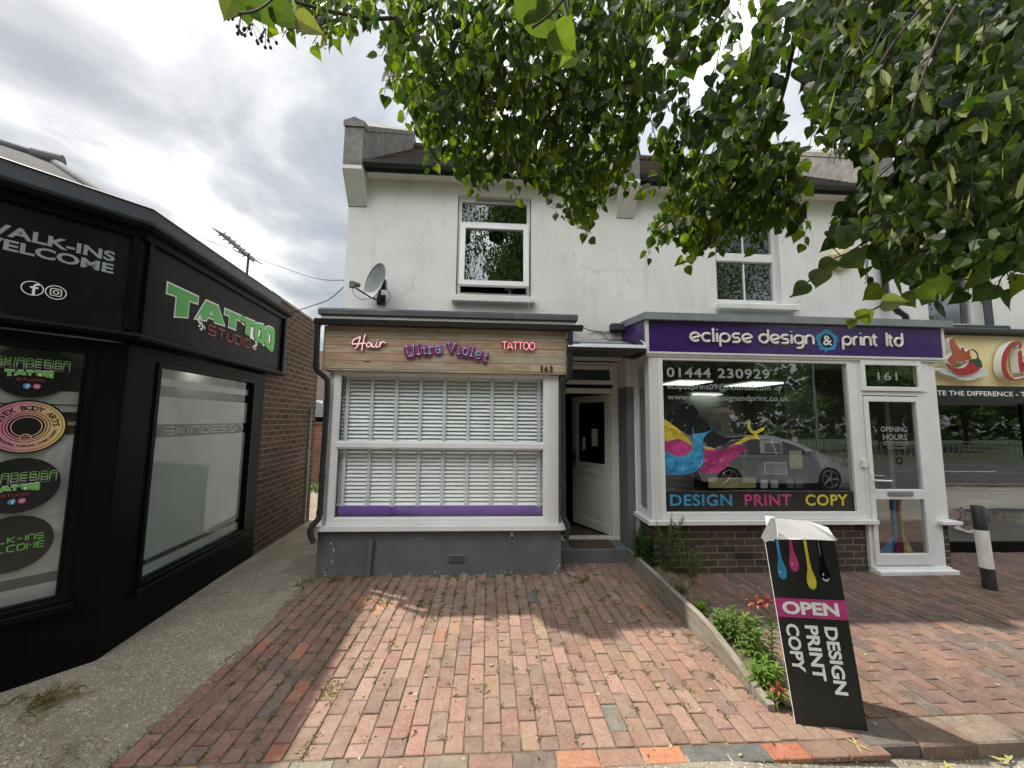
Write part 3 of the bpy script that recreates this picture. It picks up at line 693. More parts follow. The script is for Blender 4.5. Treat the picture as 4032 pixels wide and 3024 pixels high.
# eaves
def eaves(parent, x0, x1, soff=True):
    mb = MB(); mb.box(x0, x1, 4.492, 4.51, 4.682, 4.79)
    build('eaves_board', mb, M['slate_metal'], parent)
    mb = MB(); mb.box(x0, x1, 4.511, WY - .002, 4.690, 4.702); build('soffit', mb, M['wall'], parent)
    mb = MB(); mb.prism([(y_ + .055, z_ - .062) for y_, z_ in [(4.434, 4.842), (4.434, 4.795), (4.41, 4.772), (4.37, 4.775), (4.343, 4.80), (4.338, 4.842), (4.344, 4.842), (4.350, 4.805), (4.372, 4.782), (4.41, 4.779), (4.427, 4.80), (4.427, 4.842)]], x0, x1)
    build('gutter', mb, M['black_plastic'], parent)
def roof(parent, x0, x1):
    mb = MB(); p = math.tan(R(39)); y0, z0 = 4.44, 4.785; yr = 7.25; zr = z0 + p * (yr - y0)
    n = 26
    for i in range(n):
        a0 = y0 + (yr - y0) * i / n; a1 = y0 + (yr - y0) * (i + 1) / n
        za, zb = z0 + p * (a0 - y0), z0 + p * (a1 - y0)
        mb.quad((x0, a0, za + .012), (x1, a0, za + .012), (x1, a1, zb), (x0, a1, zb)); mb.quad((x0, a0, za - .002), (x1, a0, za - .002), (x1, a0, za + .012), (x0, a0, za + .012))
    mb.quad((x0, yr, zr), (x1, yr, zr), (x1, 10.1, z0), (x0, 10.1, z0))
    r = build('roof', mb, M['tiles'], parent)
    mb = MB()
    x = x0
    while x < x1 - .05:
        e = min(x + .44, x1); mb.tube([(x, yr, zr - .01), (e - .01, yr, zr - .01)], .11, 12); x += .45
    build('ridge_tile', mb, M['tiles'], r)
    return r
eaves(salon, -1.56, 1.60); roof(salon, -1.555, 1.60)
def parapet(parent, x0, x1, name='parapet'):
    p = math.tan(R(39))
    mb = MB()
    mb.prism([(4.652, 4.30), (4.40, 4.66), (4.40, 5.20), (4.52, 5.24), (7.25, 5.24 + p * 2.62), (9.9, 5.3), (9.9, 4.8), (4.652, 4.8)], x0, x1)
    a = build(name, mb, M['render_grey'], parent)
    mb = MB()  # gabled coping
    xc = (x0 + x1) / 2
    def prof(y, z): return [(x0 - .012, y, z), (x0 - .012, y, z + .07), (xc, y, z + .12), (x1 + .012, y, z + .07), (x1 + .012, y, z)]
    secs = [prof(4.385, 5.18), prof(4.53, 5.235), prof(7.25, 5.235 + p * 2.62)]
    vs = [q for s_ in secs for q in s_]; fs = [(0, 1, 2, 3, 4)]
    for k in range(2):
        for i in range(5): fs.append((k * 5 + i, k * 5 + (i + 1) % 5, k * 5 + 5 + (i + 1) % 5, k * 5 + 5 + i))
    mb.add(vs, fs); build('coping', mb, M['render_grey'], a)
    mb = MB(); mb.prism([(4.6525, 4.30), (4.398, 4.645), (4.398, 4.69), (4.6525, 4.72)], x0 - .004, x1 + .004); build('corbel', mb, M['wall'], parent)
parapet(salon, -1.795, -1.575)
parapet(salon, 1.615, 1.835)

# entrance
mb = MB()
mb.box(.86, .90, 4.95, 5.02, .160, 2.45); mb.box(1.640, 1.703, 4.945, 5.02, .160, 2.45); mb.box(.90, 1.64, 4.951, 5.02, 2.405, 2.45); mb.box(.90, 1.64, 4.947, 5.02, 2.035, 2.105, bev=.004); mb.box(.83, 1.703, 4.93, 5.03, .1605, .200, bev=.004)
mb.box(1.615, 1.64, 4.96, 5.02, .2, 2.035)
dfr = build('door_frame', mb, M['upvc_old'], salon)
a = R(9)
sw = MB(Matrix.Translation((0, 4.935, 2.40)) @ Matrix.Rotation(-a, 4, 'X')); ring(sw, .91, 1.632, -.25, 0, -.02, .03, .048); build('fanlight', sw, M['upvc_old'], dfr)
sw = MB(Matrix.Translation((0, 4.935, 2.40)) @ Matrix.Rotation(-a, 4, 'X')); sw.quad((.955, 0, -.205), (1.585, 0, -.205), (1.585, 0, -.045), (.955, 0, -.045)); build('pane', sw, M['glass_dim'], dfr)
# door leaf, hinged on the right and standing open into the hall
hx, hy = 1.62, 5.0; ang = math.atan2(.70, -.36)
DT = Matrix.Translation((hx, hy, .205)) @ Matrix.Rotation(ang, 4, 'Z')       # local x along the leaf from the hinge, local +y faces the street side
w = .76; h = 1.825
sw = MB(DT); ring(sw, 0, w, 0, h, -.025, .025, .095, .095, .12); sw.box(.095, w - .095, -.02, .02, .12, .72); sw.box(.095, w - .095, -.026, .026, .82, .885, bev=.003); sw.box(.095, w - .095, -.024, .024, .72, .82)
for s_ in (-1, 1): sw.box(.15, w - .15, min(s_ * .02, s_ * .027), max(s_ * .02, s_ * .027), .18, .66)
leaf = build('door', sw, M['upvc_old'], salon)
sw = MB(DT); sw.quad((.095, 0, .885), (w - .095, 0, .885), (w - .095, 0, h - .095), (.095, 0, h - .095)); build('pane', sw, M['glass_dim'], leaf)
sw = MB(DT)
for s_ in (-1, 1): sw.box(w - .075, w - .04, min(s_ * .026, s_ * .036), max(s_ * .026, s_ * .036), .80, 1.04); sw.tube([(w - .058, s_ * .03, .95), (w - .058, s_ * .07, .95), (w - .16, s_ * .075, .945)], .009, 8)
build('handle', sw, M['chrome'], leaf)
sw = MB(DT); sw.box(.24, .50, .027, .036, .745, .80, bev=.004); sw.box(.24, .50, -.036, -.027, .745, .80, bev=.004); build('letterbox', sw, M['upvc'], leaf)
sw = MB(DT); sw.box(.26, .36, -.012, -.006, 1.12, 1.36); sw.box(.26, .36, .006, .012, 1.12, 1.36); sw.box(.50, .56, .006, .012, 1.06, 1.24); build('door_notice', sw, M['paper'], leaf)
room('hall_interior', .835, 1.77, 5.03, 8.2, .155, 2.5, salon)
mb = MB(); rnd = random.Random(2)
for i in range(7):
    z = .45 + i * .24; mb.box(.84, 1.02, 5.25, 6.9, z, z + .015)
shelf = build('shelf', mb, M['dark_int'], salon)
for i in range(26):
    z = .465 + rnd.randrange(7) * .24; y = rnd.uniform(5.3, 6.6); hh = rnd.uniform(.07, .17); mb = MB(); mb.lathe([(.022, z), (.024, z + hh * .7), (.012, z + hh * .8), (.012, z + hh)], rnd.uniform(.90, 1.0), y, 10); build('bottle', mb, M[rnd.choice(['paper', 'grey_int', 'pale_int', 'dark_int'])], shelf)
mb = MB(); mb.prism([(1.33, 5.95), (1.40, 6.10), (1.60, 6.10), (1.74, 5.9)][:4], .9, 1.78, 'z'); build('hanging_coat', mb, M['black_paint'], salon)

# ================================================================== design and print shop (middle house)
shop = thing('print_shop_building', 'white house with a purple shop sign over a large picture window and glazed door', 'building', (3.4, 4.65, 0))
mb = MB(); wallgrid(mb, 1.72, 5.15, 0, 4.90, WY, [(2.915, 3.795, 3.205, 4.36, .10), (1.98, 5.15, -.1, 2.6, .02)])
build('wall', mb, M['wall'], shop)
mb = MB(); mb.quad((1.72, 9.8, 0), (5.15, 9.8, 0), (5.15, 9.8, 4.9), (1.72, 9.8, 4.9)); build('back_wall', mb, M['wall'], shop)
mb = MB(); mb.box(3.797, 3.88, 4.630, WY + .01, 3.205, 4.39, bev=.004); mb.box(2.90, 3.797, 4.632, WY + .01, 4.362, 4.41, bev=.004); build('window_surround', mb, M['wall'], shop)
mb = MB(); mb.box(2.905, 3.98, 4.56, 4.70, 3.115, 3.20, bev=.012); build('window_sill', mb, M['wall'], shop)
mb = MB(); ring(mb, 2.918, 3.793, 3.208, 4.357, 4.70, 4.76, .05, .06, .075); mb.box(2.97, 3.74, 4.690, 4.755, 3.80, 3.915, bev=.008); mb.box(3.345, 3.363, 4.715, 4.735, 3.28, 3.80); mb.box(3.345, 3.363, 4.712, 4.73, 3.915, 4.30)
win = build('upstairs_window', mb, M['upvc'], shop)
pane(win, 2.965, 3.745, 3.28, 3.80, 4.738, 'glass_dark'); pane(win, 2.965, 3.745, 3.915, 4.30, 4.734, 'glass_dark')
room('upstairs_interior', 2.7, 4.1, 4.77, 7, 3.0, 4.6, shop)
# shopfront
Y0 = 4.24
mb = MB(); mb.box(1.852, 4.355, Y0 + .03, WY + .01, -.03, .540); mb.box(5.255, 5.362, Y0 + .02, WY + .2, -.03, .528)
build('brick_plinth', mb, M['brick_plinth'], shop)
mb = MB(); mb.box(1.77, 4.44, 4.185, WY, .5735, .586); mb.box(1.77, 4.44, 4.185, 4.205, .541, .5733, bev=.003); mb.box(1.77, 1.79, 4.2055, WY, .541, .5733); mb.box(5.20, 5.44, 4.17, WY, .535, .572, bev=.003)
build('window_sill', mb, M['upvc'], shop)
mb = MB(); ring(mb, 1.925, 4.285, .588, 2.445, Y0 - .01, Y0 + .06, .058, .062, .085)
mb.box(1.823, 1.923, Y0 - .005, Y0 + .08, .588, 2.445); mb.box(4.287, 4.35, Y0 - .003, Y0 + .06, .588, 2.445)
for k in range(4): mb.box(1.834 + k * .022, 1.845 + k * .022, Y0 - .012, Y0 - .004, .588, 2.44)
sf = build('shop_window', mb, M['upvc'], shop)
pane(sf, 1.975, 4.235, .66, 2.388, Y0 + .02, 'glass_dim')
mb = MB(); mb.box(1.822, 1.862, Y0 + .081, WY, .588, .66); mb.box(1.822, 1.862, Y0 + .081, WY, 2.34, 2.445); mb.box(1.8225, 1.861, WY - .05, WY - .001, .66, 2.34); mb.box(1.8225, 1.861, Y0 + .081, Y0 + .12, .66, 2.34); s2 = build('side_window', mb, M['upvc'], shop)
mb = MB(); mb.quad((1.84, Y0 + .12, .66), (1.84, WY - .05, .66), (1.84, WY - .05, 2.34), (1.84, Y0 + .12, 2.34)); build('pane', mb, M['glass_dim'], s2)
mb = MB(); mb.box(4.352, 4.395, Y0 - .006, Y0 + .07, .06, 2.445); mb.box(5.225, 5.262, Y0 - .006, Y0 + .07, .06, 2.445); mb.box(5.264, 5.36, Y0 + .005, Y0 + .05, .575, 2.445); mb.box(4.395, 5.225, Y0 - .004, Y0 + .07, 2.40, 2.445); mb.box(4.395, 5.225, Y0 - .004, Y0 + .07, 2.015, 2.06); mb.box(4.395, 5.225, Y0 - .002, Y0 + .07, .062, .085)
df = build('door_frame', mb, M['upvc'], shop)
mb = MB(); ring(mb, 4.385, 5.15, 2.065, 2.425, Y0 - .028, Y0 - .007, .052); mb.box(5.15, 5.225, Y0 - .01, Y0 + .05, 2.06, 2.40); build('fanlight', mb, M['upvc'], df)
pane(df, 4.43, 5.10, 2.11, 2.38, Y0 - .012, 'glass_dark')
mb = MB(); ring(mb, 4.398, 5.10, .09, 2.0, Y0 - .024, Y0 + .03, .052, .062, .115); mb.box(4.45, 5.048, Y0 - .022, Y0 + .028, .812, .925, bev=.004); mb.box(5.102, 5.222, Y0 - .008, Y0 + .05, .086, 2.012)
door = build('door', mb, M['upvc'], shop)
pane(door, 4.45, 5.048, .924, 1.939, Y0, 'glass_dim'); pane(door, 4.45, 5.048, .204, .813, Y0, 'glass_dim')
mb = MB(); mb.box(4.408, 4.438, Y0 - .036, Y0 - .024, .90, 1.12, bev=.003); mb.tube([(4.423, Y0 - .03, 1.035), (4.423, Y0 - .075, 1.035), (4.60, Y0 - .08, 1.03)], .010, 10); mb.tube([(4.423, Y0 - .024, .945), (4.423, Y0 - .042, .945)], .012, 10); build('handle', mb, M['upvc'], door)
mb = MB(); mb.box(4.60, 4.905, Y0 - .036, Y0 - .022, .852, .905, bev=.006); build('letterbox', mb, M['grey_trim'], door)
mb = MB(); mb.box(4.312, 4.365, Y0 - .04, Y0 - .011, 1.175, 1.265, bev=.006); build('alarm_keypad', mb, M['upvc'], shop)
mb = MB(); mb.box(4.362, 5.305, 4.14, 4.33, -.005, .0455, bev=.006); mb.box(4.37, 5.29, 4.20, 4.33, .0456, .0615); build('door_step', mb, M['upvc'], shop)
mb = MB(); mb.box(2.78, 2.99, Y0 + .018, Y0 + .028, .165, .232, bev=.003); g = build('air_vent', mb, M['brick_plinth'], shop)
mb = MB(); [mb.box(2.79, 2.98, Y0 + .0155, Y0 + .019, .175 + k * .018, .184 + k * .018) for k in range(3)]; build('vent_slot', mb, M['black_plastic'], g)
mb = MB(); mb.tube([(2.26, 4.22, .0), (2.26, 4.22, .36)], .025, 12); build('waste_pipe', mb, M['slate_metal'], shop)
# sign box
mb = MB(); mb.box(1.822, 5.44, 4.215, 4.235, 2.474, 2.838); mb.quad((1.775, 4.225, 2.45), (1.775, 4.225, 2.84), (1.66, 4.648, 2.84), (1.66, 4.648, 2.45))
sb = build('shop_sign_panel', mb, M['purple'], shop)
mb = MB(); mb.box(1.778, 1.820, 4.205, 4.24, 2.452, 2.84, bev=.003); mb.box(5.442, 5.478, 4.205, 4.24, 2.452, 2.84, bev=.003); mb.box(1.778, 5.478, 4.203, 4.24, 2.447, 2.4515 + .022, bev=.003); mb.box(1.79, 5.46, 4.215, WY, 2.425, 2.446); mb.box(5.45, 5.478, 4.2405, WY, 2.448, 2.84)
build('sign_trim', mb, M['upvc_old'], sb)
mb = MB(); mb.prism([(1.765, 4.165), (5.555, 4.165), (5.555, 4.648), (1.645, 4.648)], 2.842, 2.925, 'z'); build('canopy_roof', mb, M['grey_trim'], shop)
mb = MB(); mb.box(1.50, 1.70, 4.56, WY - .001, 2.80, 2.89, bev=.01); build('lead_flashing', mb, M['slate_metal'], shop)
mb = MB(); mb.quad((1.86, WY, 2.42), (5.4, WY, 2.42), (5.4, 4.3, 2.42), (1.86, 4.3, 2.42)); build('soffit', mb, M['upvc_old'], shop)
# sign lettering: rounded strokes
def eglyph(ch):
    C = lambda a0, a1, n=16: arc(.42, .42, .38, .38, a0, a1, n)
    if ch == 'e': return [[(.10, .30), (.78, .50)] , [(.78, .50)] + arc(.42, .42, .38, .38, 20, 315, 20)], .92
    if ch == 'c': return [arc(.42, .42, .38, .38, 50, 310)], .82
    if ch == 'l': return [[(.1, .02), (.1, 1.28)]], .30
    if ch == 'i': return [[(.1, .02), (.1, .84)], [(.1, 1.12), (.1, 1.18)]], .30
    if ch == 'p': return [C(0, 360), [(.04, .42), (.04, -.40)]], .98
    if ch == 'd': return [C(0, 360), [(.80, .42), (.80, 1.28)]], .98
    if ch == 's': return [[(.62, .80)] + [(.30, .82)] + arc(.28, .61, .2, .20, 90, 270, 8) + arc(.40, .23, .2, .20, 90, -90, 8) + [(.04, .04)]], .80
    if ch == 'g': return [C(0, 360), [(.80, .80), (.80, .0)] + arc(.42, -.02, .38, .36, 0, -120, 10)], .98
    if ch == 'n': return [[(.06, .02), (.06, .80)], [(.06, .44)] + arc(.38, .46, .32, .36, 180, 0, 12) + [(.70, .02)]], .92
    if ch == 'r': return [[(.06, .02), (.06, .80)], arc(.40, .42, .34, .38, 180, 90, 8)], .62
    if ch == 't': return [[(.12, 1.10), (.12, .25)] + arc(.32, .24, .20, .20, 180, 270, 6), [(-.08, .80), (.34, .80)]], .55
    return [], .55
def eword(mb, s, pl, a, b, w, xh, r, **k):
    W_ = sum(eglyph(c)[1] for c in s); sx = w / W_; x = 0
    for c in s:
        ps, adv = eglyph(c); strokes(mb, [[(x + px, py) for px, py in p] for p in ps], pl, a, b, sx, xh, r, **k); x += adv
PP = Plane((0, 4.215, 0), (1, 0, 0))
for wd_ in (('eclipse', 2.305, .765), ('design', 3.135, .70), ('print', 4.165, .46), ('ltd', 4.715, .232)):
    mb = MB(); eword(mb, wd_[0], PP, wd_[1], 2.600, wd_[2], .128, .0148, lift=.012, flat=.7); build('sign_word', mb, M['cream_l'], sb)
if 0:
  eword(mb, 'eclipse', PP, 2.305, 2.600, .765, .128, .0172, lift=.012, flat=.8)
  eword(mb, 'design', PP, 3.135, 2.600, .70, .128, .0172, lift=.012, flat=.8)
  eword(mb, 'print', PP, 4.165, 2.600, .46, .128, .0172, lift=.012, flat=.8)
  eword(mb, 'ltd', PP, 4.715, 2.600, .232, .128, .0172, lift=.012, flat=.8)
rnd = random.Random(12); loop = []
for k in range(80):
    t = 2 * pi * k / 80; rr = .118 + (.045 * rnd.random() ** 2 if k % 2 else 0) + .008 * sin(5 * t); loop.append((rr * cos(t) * 1.05, rr * sin(t)))
loops = [loop]
for i in range(26):
    t = rnd.uniform(0, 2 * pi); d = rnd.uniform(.15, .26); r0 = rnd.uniform(.002, .007); c = (d * cos(t) * 1.4, min(.16, max(-.17, d * sin(t)))); loops.append([(c[0] + r0 * cos(2 * pi * k / 8), c[1] + r0 * sin(2 * pi * k / 8)) for k in range(8)])
mb = MB(); vs, fs = poly_geo(loops); mb.add([PP.at(3.985 + x, 2.655 + y, .0015) for x, y, z in vs], fs); build('paint_splash', mb, M['cyan'], sb)
mb = MB(); mb.disc(PP.at(3.985, 2.652, .004), (1, 0, 0), (0, 0, 1), .083); build('splash_centre', mb, M['black_print'], sb)
mb = MB(); put_text(mb, '&', PP, 3.93, 2.594, .112, .118, .012, .008); build('ampersand', mb, M['cream_l'], sb)
# window lettering
PW = Plane((0, Y0 + .0185, 0), (1, 0, 0))
for tx_ in (('01444 230929', 2.043, 2.186, 1.245, .115, .022, 1.12), ('eclipseprint09@hotmail.com', 2.045, 2.030, 1.245, .092, .004, 1), ('www.eclipsedesignandprint.co.uk', 2.048, 1.905, 1.46, .088, .004, 1)):
    mb = MB(); put_text(mb, tx_[0], PW, *tx_[1:6], .001, space=tx_[6]); build('window_lettering', mb, M['vinyl_w'], sf)
mb = MB(); mb.quad(*[PW.at(a, b, .0001) for a, b in ((1.985, .662), (4.235, .662), (4.235, .895), (1.985, .895))]); build('black_window_band', mb, M['black_print'], sf)
for s_, x, w, c in (('DESIGN', 2.043, .72, 'cyan'), ('PRINT', 2.912, .555, 'magenta'), ('COPY', 3.635, .515, 'yellow')):
    mb = MB(); put_text(mb, s_, PW, x, .735, w, .128, .022, .001, space=1.08); build('window_word', mb, M[c], sf)
# paint splash graphic on the glass: polygons in picture-plane metres
k4 = 820 / 2093.0
def W4(u, v):   # crop position on the pane -> metres on the pane
    # bilinear between the four corners of the pane
    fx = (u - 66 - (v - 40) * .032) / (1850 - (0)); fz = v
    x = 1.98 + (4.235 - 1.98) * (u - (66 + 46 * (v - 40) / 1530)) / ((1915 + 118 * (v - 85) / 1490) - (66 + 46 * (v - 40) / 1530))
    zt = 2.385; zb = .668; t = (v - (40 + 45 * (u - 66) / 1850)) / (1572 - 40 - 45 * (u - 66) / 1850)
    return (x, zt + (zb - zt) * t)
G = {
 'black_print': [[(95, 640), (150, 600), (200, 560), (240, 510), (300, 490), (350, 485), (400, 520), (450, 600), (500, 670), (560, 750), (640, 810), (720, 838), (830, 830), (900, 822), (870, 850), (760, 860), (700, 905), (620, 930), (590, 960), (640, 1010), (600, 990), (540, 930), (500, 880), (380, 830), (250, 760), (150, 690)]],
 'yellow': [[(90, 640), (150, 680), (230, 740), (290, 800), (350, 860), (385, 930), (300, 900), (200, 880), (95, 865)], [(480, 925), (560, 930), (650, 975), (740, 930), (830, 880), (890, 840), (1000, 810), (960, 790), (925, 745), (935, 655), (950, 660), (950, 745), (1000, 775), (1060, 740), (1100, 732), (1090, 765), (1020, 800), (1050, 850), (1060, 880), (1030, 850), (960, 850), (860, 900), (720, 960), (620, 985), (520, 960)]],
 'magenta': [[(98, 880), (170, 865), (240, 845), (300, 880), (370, 915), (385, 950), (340, 1000), (260, 1030), (180, 1000), (100, 960)], [(490, 950), (580, 960), (700, 950), (800, 905), (870, 905), (950, 985), (880, 960), (840, 1010), (760, 1080), (700, 1150), (620, 1195), (540, 1190), (430, 1170), (490, 1120), (500, 1030)]],
 'cyan': [[(100, 960), (170, 1010), (260, 1030), (340, 1000), (385, 950), (385, 850), (375, 730), (385, 730), (395, 800), (480, 790), (560, 760), (600, 735), (560, 775), (510, 810), (480, 860), (480, 950), (497, 1040), (480, 1110), (420, 1170), (300, 1205), (200, 1210), (108, 1185)]]}
for n_, (key, lps) in enumerate(G.items()):
    vs, fs = poly_geo([[W4(*p) for p in lp] for lp in lps]); mb = MB(); mb.add([PW.at(x, z, .0002 + .0003 * n_) for x, z, _ in vs], fs); build('splash_graphic', mb, M['sp_' + key.replace('black_print', 'black')], sf)
def wrect(u0, v0, u1, v1, m, name='window_notice', lift=-.014, par=None):
    a, b = W4(u0, v1); c, d = W4(u1, v0); mb = MB(); mb.box(a, c, Y0 + .0185 - lift, Y0 + .0205 - lift, b, d); return build(name, mb, M[m], par or sf)
wrect(1065, 868, 1282, 995, 'paper'); wrect(1110, 898, 1275, 985, 'photo', 'printed_picture', -.011); wrect(1108, 1085, 1330, 1205, 'paper'); wrect(1120, 1098, 1320, 1195, 'grey_int', 'printed_picture', -.011)
wrect(1368, 972, 1488, 1150, 'paper_y'); wrect(548, 1238, 1018, 1338, 'paper_y'); wrect(1390, 835, 1440, 880, 'paper')
for u, m in ((1070, 'paper'), (1175, 'pale_int'), (1335, 'grey_int'), (1430, 'photo')): wrect(u, 1260, u + 68, 1340, m)
# splash tails and hours on the door
PD = Plane((0, Y0 - .002, 0), (1, 0, 0))
mb = MB(); put_text(mb, 'OPENING', PD, 4.60, 1.585, .33, .062, .014, .001); build('door_lettering', mb, M['vinyl_w'], door)
mb = MB(); put_text(mb, 'HOURS', PD, 4.62, 1.490, .30, .068, .014, .001); build('door_lettering', mb, M['vinyl_w'], door)
mb = MB(); mb.quad(*[PD.at(a, b, .001) for a, b in ((4.62, 1.462), (4.93, 1.462), (4.93, 1.470), (4.62, 1.470))]); put_text(mb, 'MONDAY TO FRIDAY', PD, 4.62, 1.425, .31, .022, 0, .001); put_text(mb, '9AM TO 5PM', PD, 4.66, 1.385, .23, .022, 0, .001); build('door_lettering', mb, M['vinyl_w'], door)
mb = MB(); put_text(mb, '161', Plane((0, Y0 - .014, 0), (1, 0, 0)), 4.60, 2.195, .25, .095, .01, .001, space=1.1); build('number_lettering', mb, M['vinyl_w'], df)
for c, x0, w in (('cyan', 4.47, .17), ('magenta', 4.66, .13), ('yellow', 4.78, .12)):
    xt = {'cyan': 4.70, 'magenta': 4.74, 'yellow': 4.775}[c]
    p = [(x0, .207), (x0 + w, .207), (xt + .02, .42), (xt + .012, .81), (xt - .012, .81), (xt - .02, .42)]
    vs, fs = poly_geo([p]); mb = MB(); mb.add([PD.at(x, z, -.012) for x, z, _ in vs], fs); build('splash_graphic', mb, M['sp_' + c], door)
mb = MB(); mb.disc(PD.at(4.80, 1.25, .001), (1, 0, 0), (0, 0, 1), .045, 28, .026); build('round_sticker', mb, M['black_print'], door)
# inside of the shop
mb = MB(); x0, x1, y1 = 1.87, 6.8, 11.0
mb.quad((x0, y1, 0), (x1, y1, 0), (x1, y1, 2.46), (x0, y1, 2.46)); mb.quad((x0, 4.66, 0), (x0, y1, 0), (x0, y1, 2.46), (x0, 4.66, 2.46)); mb.quad((x1, 6.4, 0), (x1, 6.4, 2.46), (x1, y1, 2.46), (x1, y1, 0)); mb.quad((x0, Y0 + .09, 2.415), (x0, y1, 2.46), (5.19, y1, 2.46), (5.19, Y0 + .09, 2.415)); mb.quad((5.19, 6.4, 2.43), (5.19, y1, 2.46), (x1, y1, 2.46), (x1, 6.4, 2.43))
mb.quad((5.19, Y0 + .1, 0), (5.19, 6.4, 0), (5.19, 6.4, 2.43), (5.19, Y0 + .1, 2.43)); mb.quad((5.19, 6.4, 0), (x1, 6.4, 0), (x1, 6.4, 2.43), (5.19, 6.4, 2.43)); build('shop_interior', mb, M['grey_int'], shop)
mb = MB(); mb.quad((x0, Y0 + .09, .03), (5.19, Y0 + .09, .03), (5.19, y1, .03), (x0, y1, .03)); mb.quad((5.19, 6.4, .03), (x1, 6.4, .03), (x1, y1, .03), (5.19, y1, .03)); build('floor', mb, M['dark_int'], shop)
for (a, b, c, d) in ((3.40, 4.02, 6.60, 7.34), (4.78, 5.42, 6.61, 7.46), (5.38, 6.10, 9.6, 10.5), (2.75, 3.3, 9.6, 10.4)):
    mb = MB(); mb.box(a, b, c, d, 2.400, 2.412); build('ceiling_light', mb, M['tube_light'], shop)
mb = MB(); mb.box(2.1, 4.2, 4.75, 5.15, .04, .62); mb.box(4.6, 5.1, 7.5, 8.4, .04, 1.1); mb.box(2.2, 3.6, 8.4, 9.0, .04, 1.0); build('shop_counter', mb, M['dark_int'], shop)
eaves(shop, 1.85, 4.98); roof(shop, 1.85, 4.98); parapet(shop, 5.03, 5.25)
mb = MB(); bend_pipe(mb, [(5.10, 4.42, 4.75), (5.13, 4.50, 4.66), (5.18, 4.58, 4.60), (5.19, 4.60, 4.5), (5.228, 4.60, 3.30), (5.235, 4.58, 3.25), (5.32, 4.53, 3.12), (5.36, 4.51, 3.07), (5.37, 4.51, 2.95)], .036, 14)
for z in (4.2, 3.6): mb.tube([(5.2 + (4.5 - z) * .032, 4.60, z - .03), (5.2 + (4.5 - z) * .032, 4.60, z + .03)], .043, 12)
build('drainpipe', mb, M['black_plastic'], shop)
mb = MB(); mb.prism([(5.37, 4.40), (6.2, 5.6)][:2] + [(5.37, 5.6)], 5.27, 5.30, 'z') if False else None
mb = MB(); mb.box(5.07, 5.25, 4.655, 4.9, 4.9, 5.1); build('lead_flashing', mb, M['metal'], shop)

# ================================================================== takeaway (house on the right)
cafe = thing('takeaway_building', 'pale grey house with a yellow chilli sign above a dark takeaway shopfront', 'building', (7.2, 4.65, 0))
mb = MB(); wallgrid(mb, 5.15, 10.5, 0, 4.90, WY, [(5.86, 6.66, 3.00, 4.30, .16), (5.40, 10.2, -.1, 2.6, .25)])
mb.quad((10.5, WY, 0), (10.5, 9.8, 0), (10.5, 9.8, 4.9), (10.5, WY, 4.9)); mb.quad((5.15, 9.8, 0), (10.5, 9.8, 0), (10.5, 9.8, 4.9), (5.15, 9.8, 4.9)); build('wall', mb, M['wall'], cafe)
mb = MB(); mb.box(6.661, 6.79, 4.64, WY + .01, 3.00, 4.35, bev=.004); mb.box(5.80, 6.90, 4.56, 4.70, 2.935, 3.00, bev=.01); build('window_surround', mb, M['slate_metal'], cafe)
mb = MB(); ring(mb, 5.862, 6.658, 3.002, 4.298, 4.74, 4.80, .055); mb.box(5.92, 6.60, 4.735, 4.79, 3.86, 3.90, bev=.003); win = build('upstairs_window', mb, M['upvc'], cafe)
pane(win, 5.915, 6.605, 3.055, 3.86, 4.77, 'glass_dark'); pane(win, 5.915, 6.605, 3.90, 4.245, 4.765, 'glass_dark')
room('upstairs_interior', 5.7, 6.9, 4.82, 7, 2.9, 4.6, cafe)
mb = MB(); mb.box(5.42, 10.2, 4.54, 4.56, 2.182, 2.845); fs_ = build('yellow_sign_panel', mb, M['yellow_board'], cafe)
mb = MB(); mb.box(5.42, 10.2, 4.535, 4.56, 1.965, 2.180); mb.box(5.42, 10.2, 4.56, 4.85, 1.962, 1.985); bs = build('black_sign_panel', mb, M['sign_black'], cafe)
mb = MB(); mb.box(5.56, 10.2, 4.44, 4.53, 2.860, 2.925, bev=.012); mb.box(5.6, 10.2, 4.5, WY - .001, 2.926, 2.934); build('sign_gutter', mb, M['black_plastic'], cafe)
PC = Plane((0, 4.535, 0), (1, 0, 0))
mb = MB(); put_text(mb, 'TASTE THE DIFFERENCE - TAN', PC, 5.525, 2.052, 1.60, .062, .016, .002); build('sign_strapline', mb, M['white_l'], bs)
# chilli-in-a-saucer emblem, from the sign itself (region: 2212 px = 0.432 of the picture width)
def WC(u, v):
    x0 = 5.555 + (u - 275) / 1937 * 1.395; return (x0 + (1240 - v) * .00002, 2.822 - (v - 225) * .652 / 975.0 + (u - 300) * .00001)
def logo(loops, lift, dep, name, m, par, off=0.0, sm=False):
    L2 = [[WC(*p) for p in lp] for lp in loops]
    vs, fs = poly_geo(L2, off, dep); mb = MB(); mb.add([Plane((0, 4.54, 0), (1, 0, 0)).at(x, y, lift + z) for x, y, z in vs], fs); return build(name, mb, M[m], par)
sm_ = lambda pts: [tuple(p) for p in smooth_path([(a, b, 0) for a, b in pts], 5)]
def S2(pts): return [(p[0], p[1]) for p in smooth_path([(a, b, 0) for a, b in pts] + [(pts[0][0], pts[0][1], 0)], 4)][:-1]
saucer = S2([(440, 915), (560, 860), (700, 880), (900, 930), (1100, 900), (1250, 865), (1380, 900), (1410, 950), (1340, 1010), (1180, 1055), (1150, 1085), (980, 1100), (820, 1075), (760, 1040), (560, 985), (460, 940)])
chili = S2([(575, 770), (650, 830), (750, 870), (850, 872), (940, 840), (1010, 770), (1060, 735), (1150, 790), (1230, 850), (1150, 930), (1040, 985), (920, 1010), (800, 990), (700, 930), (620, 850)])
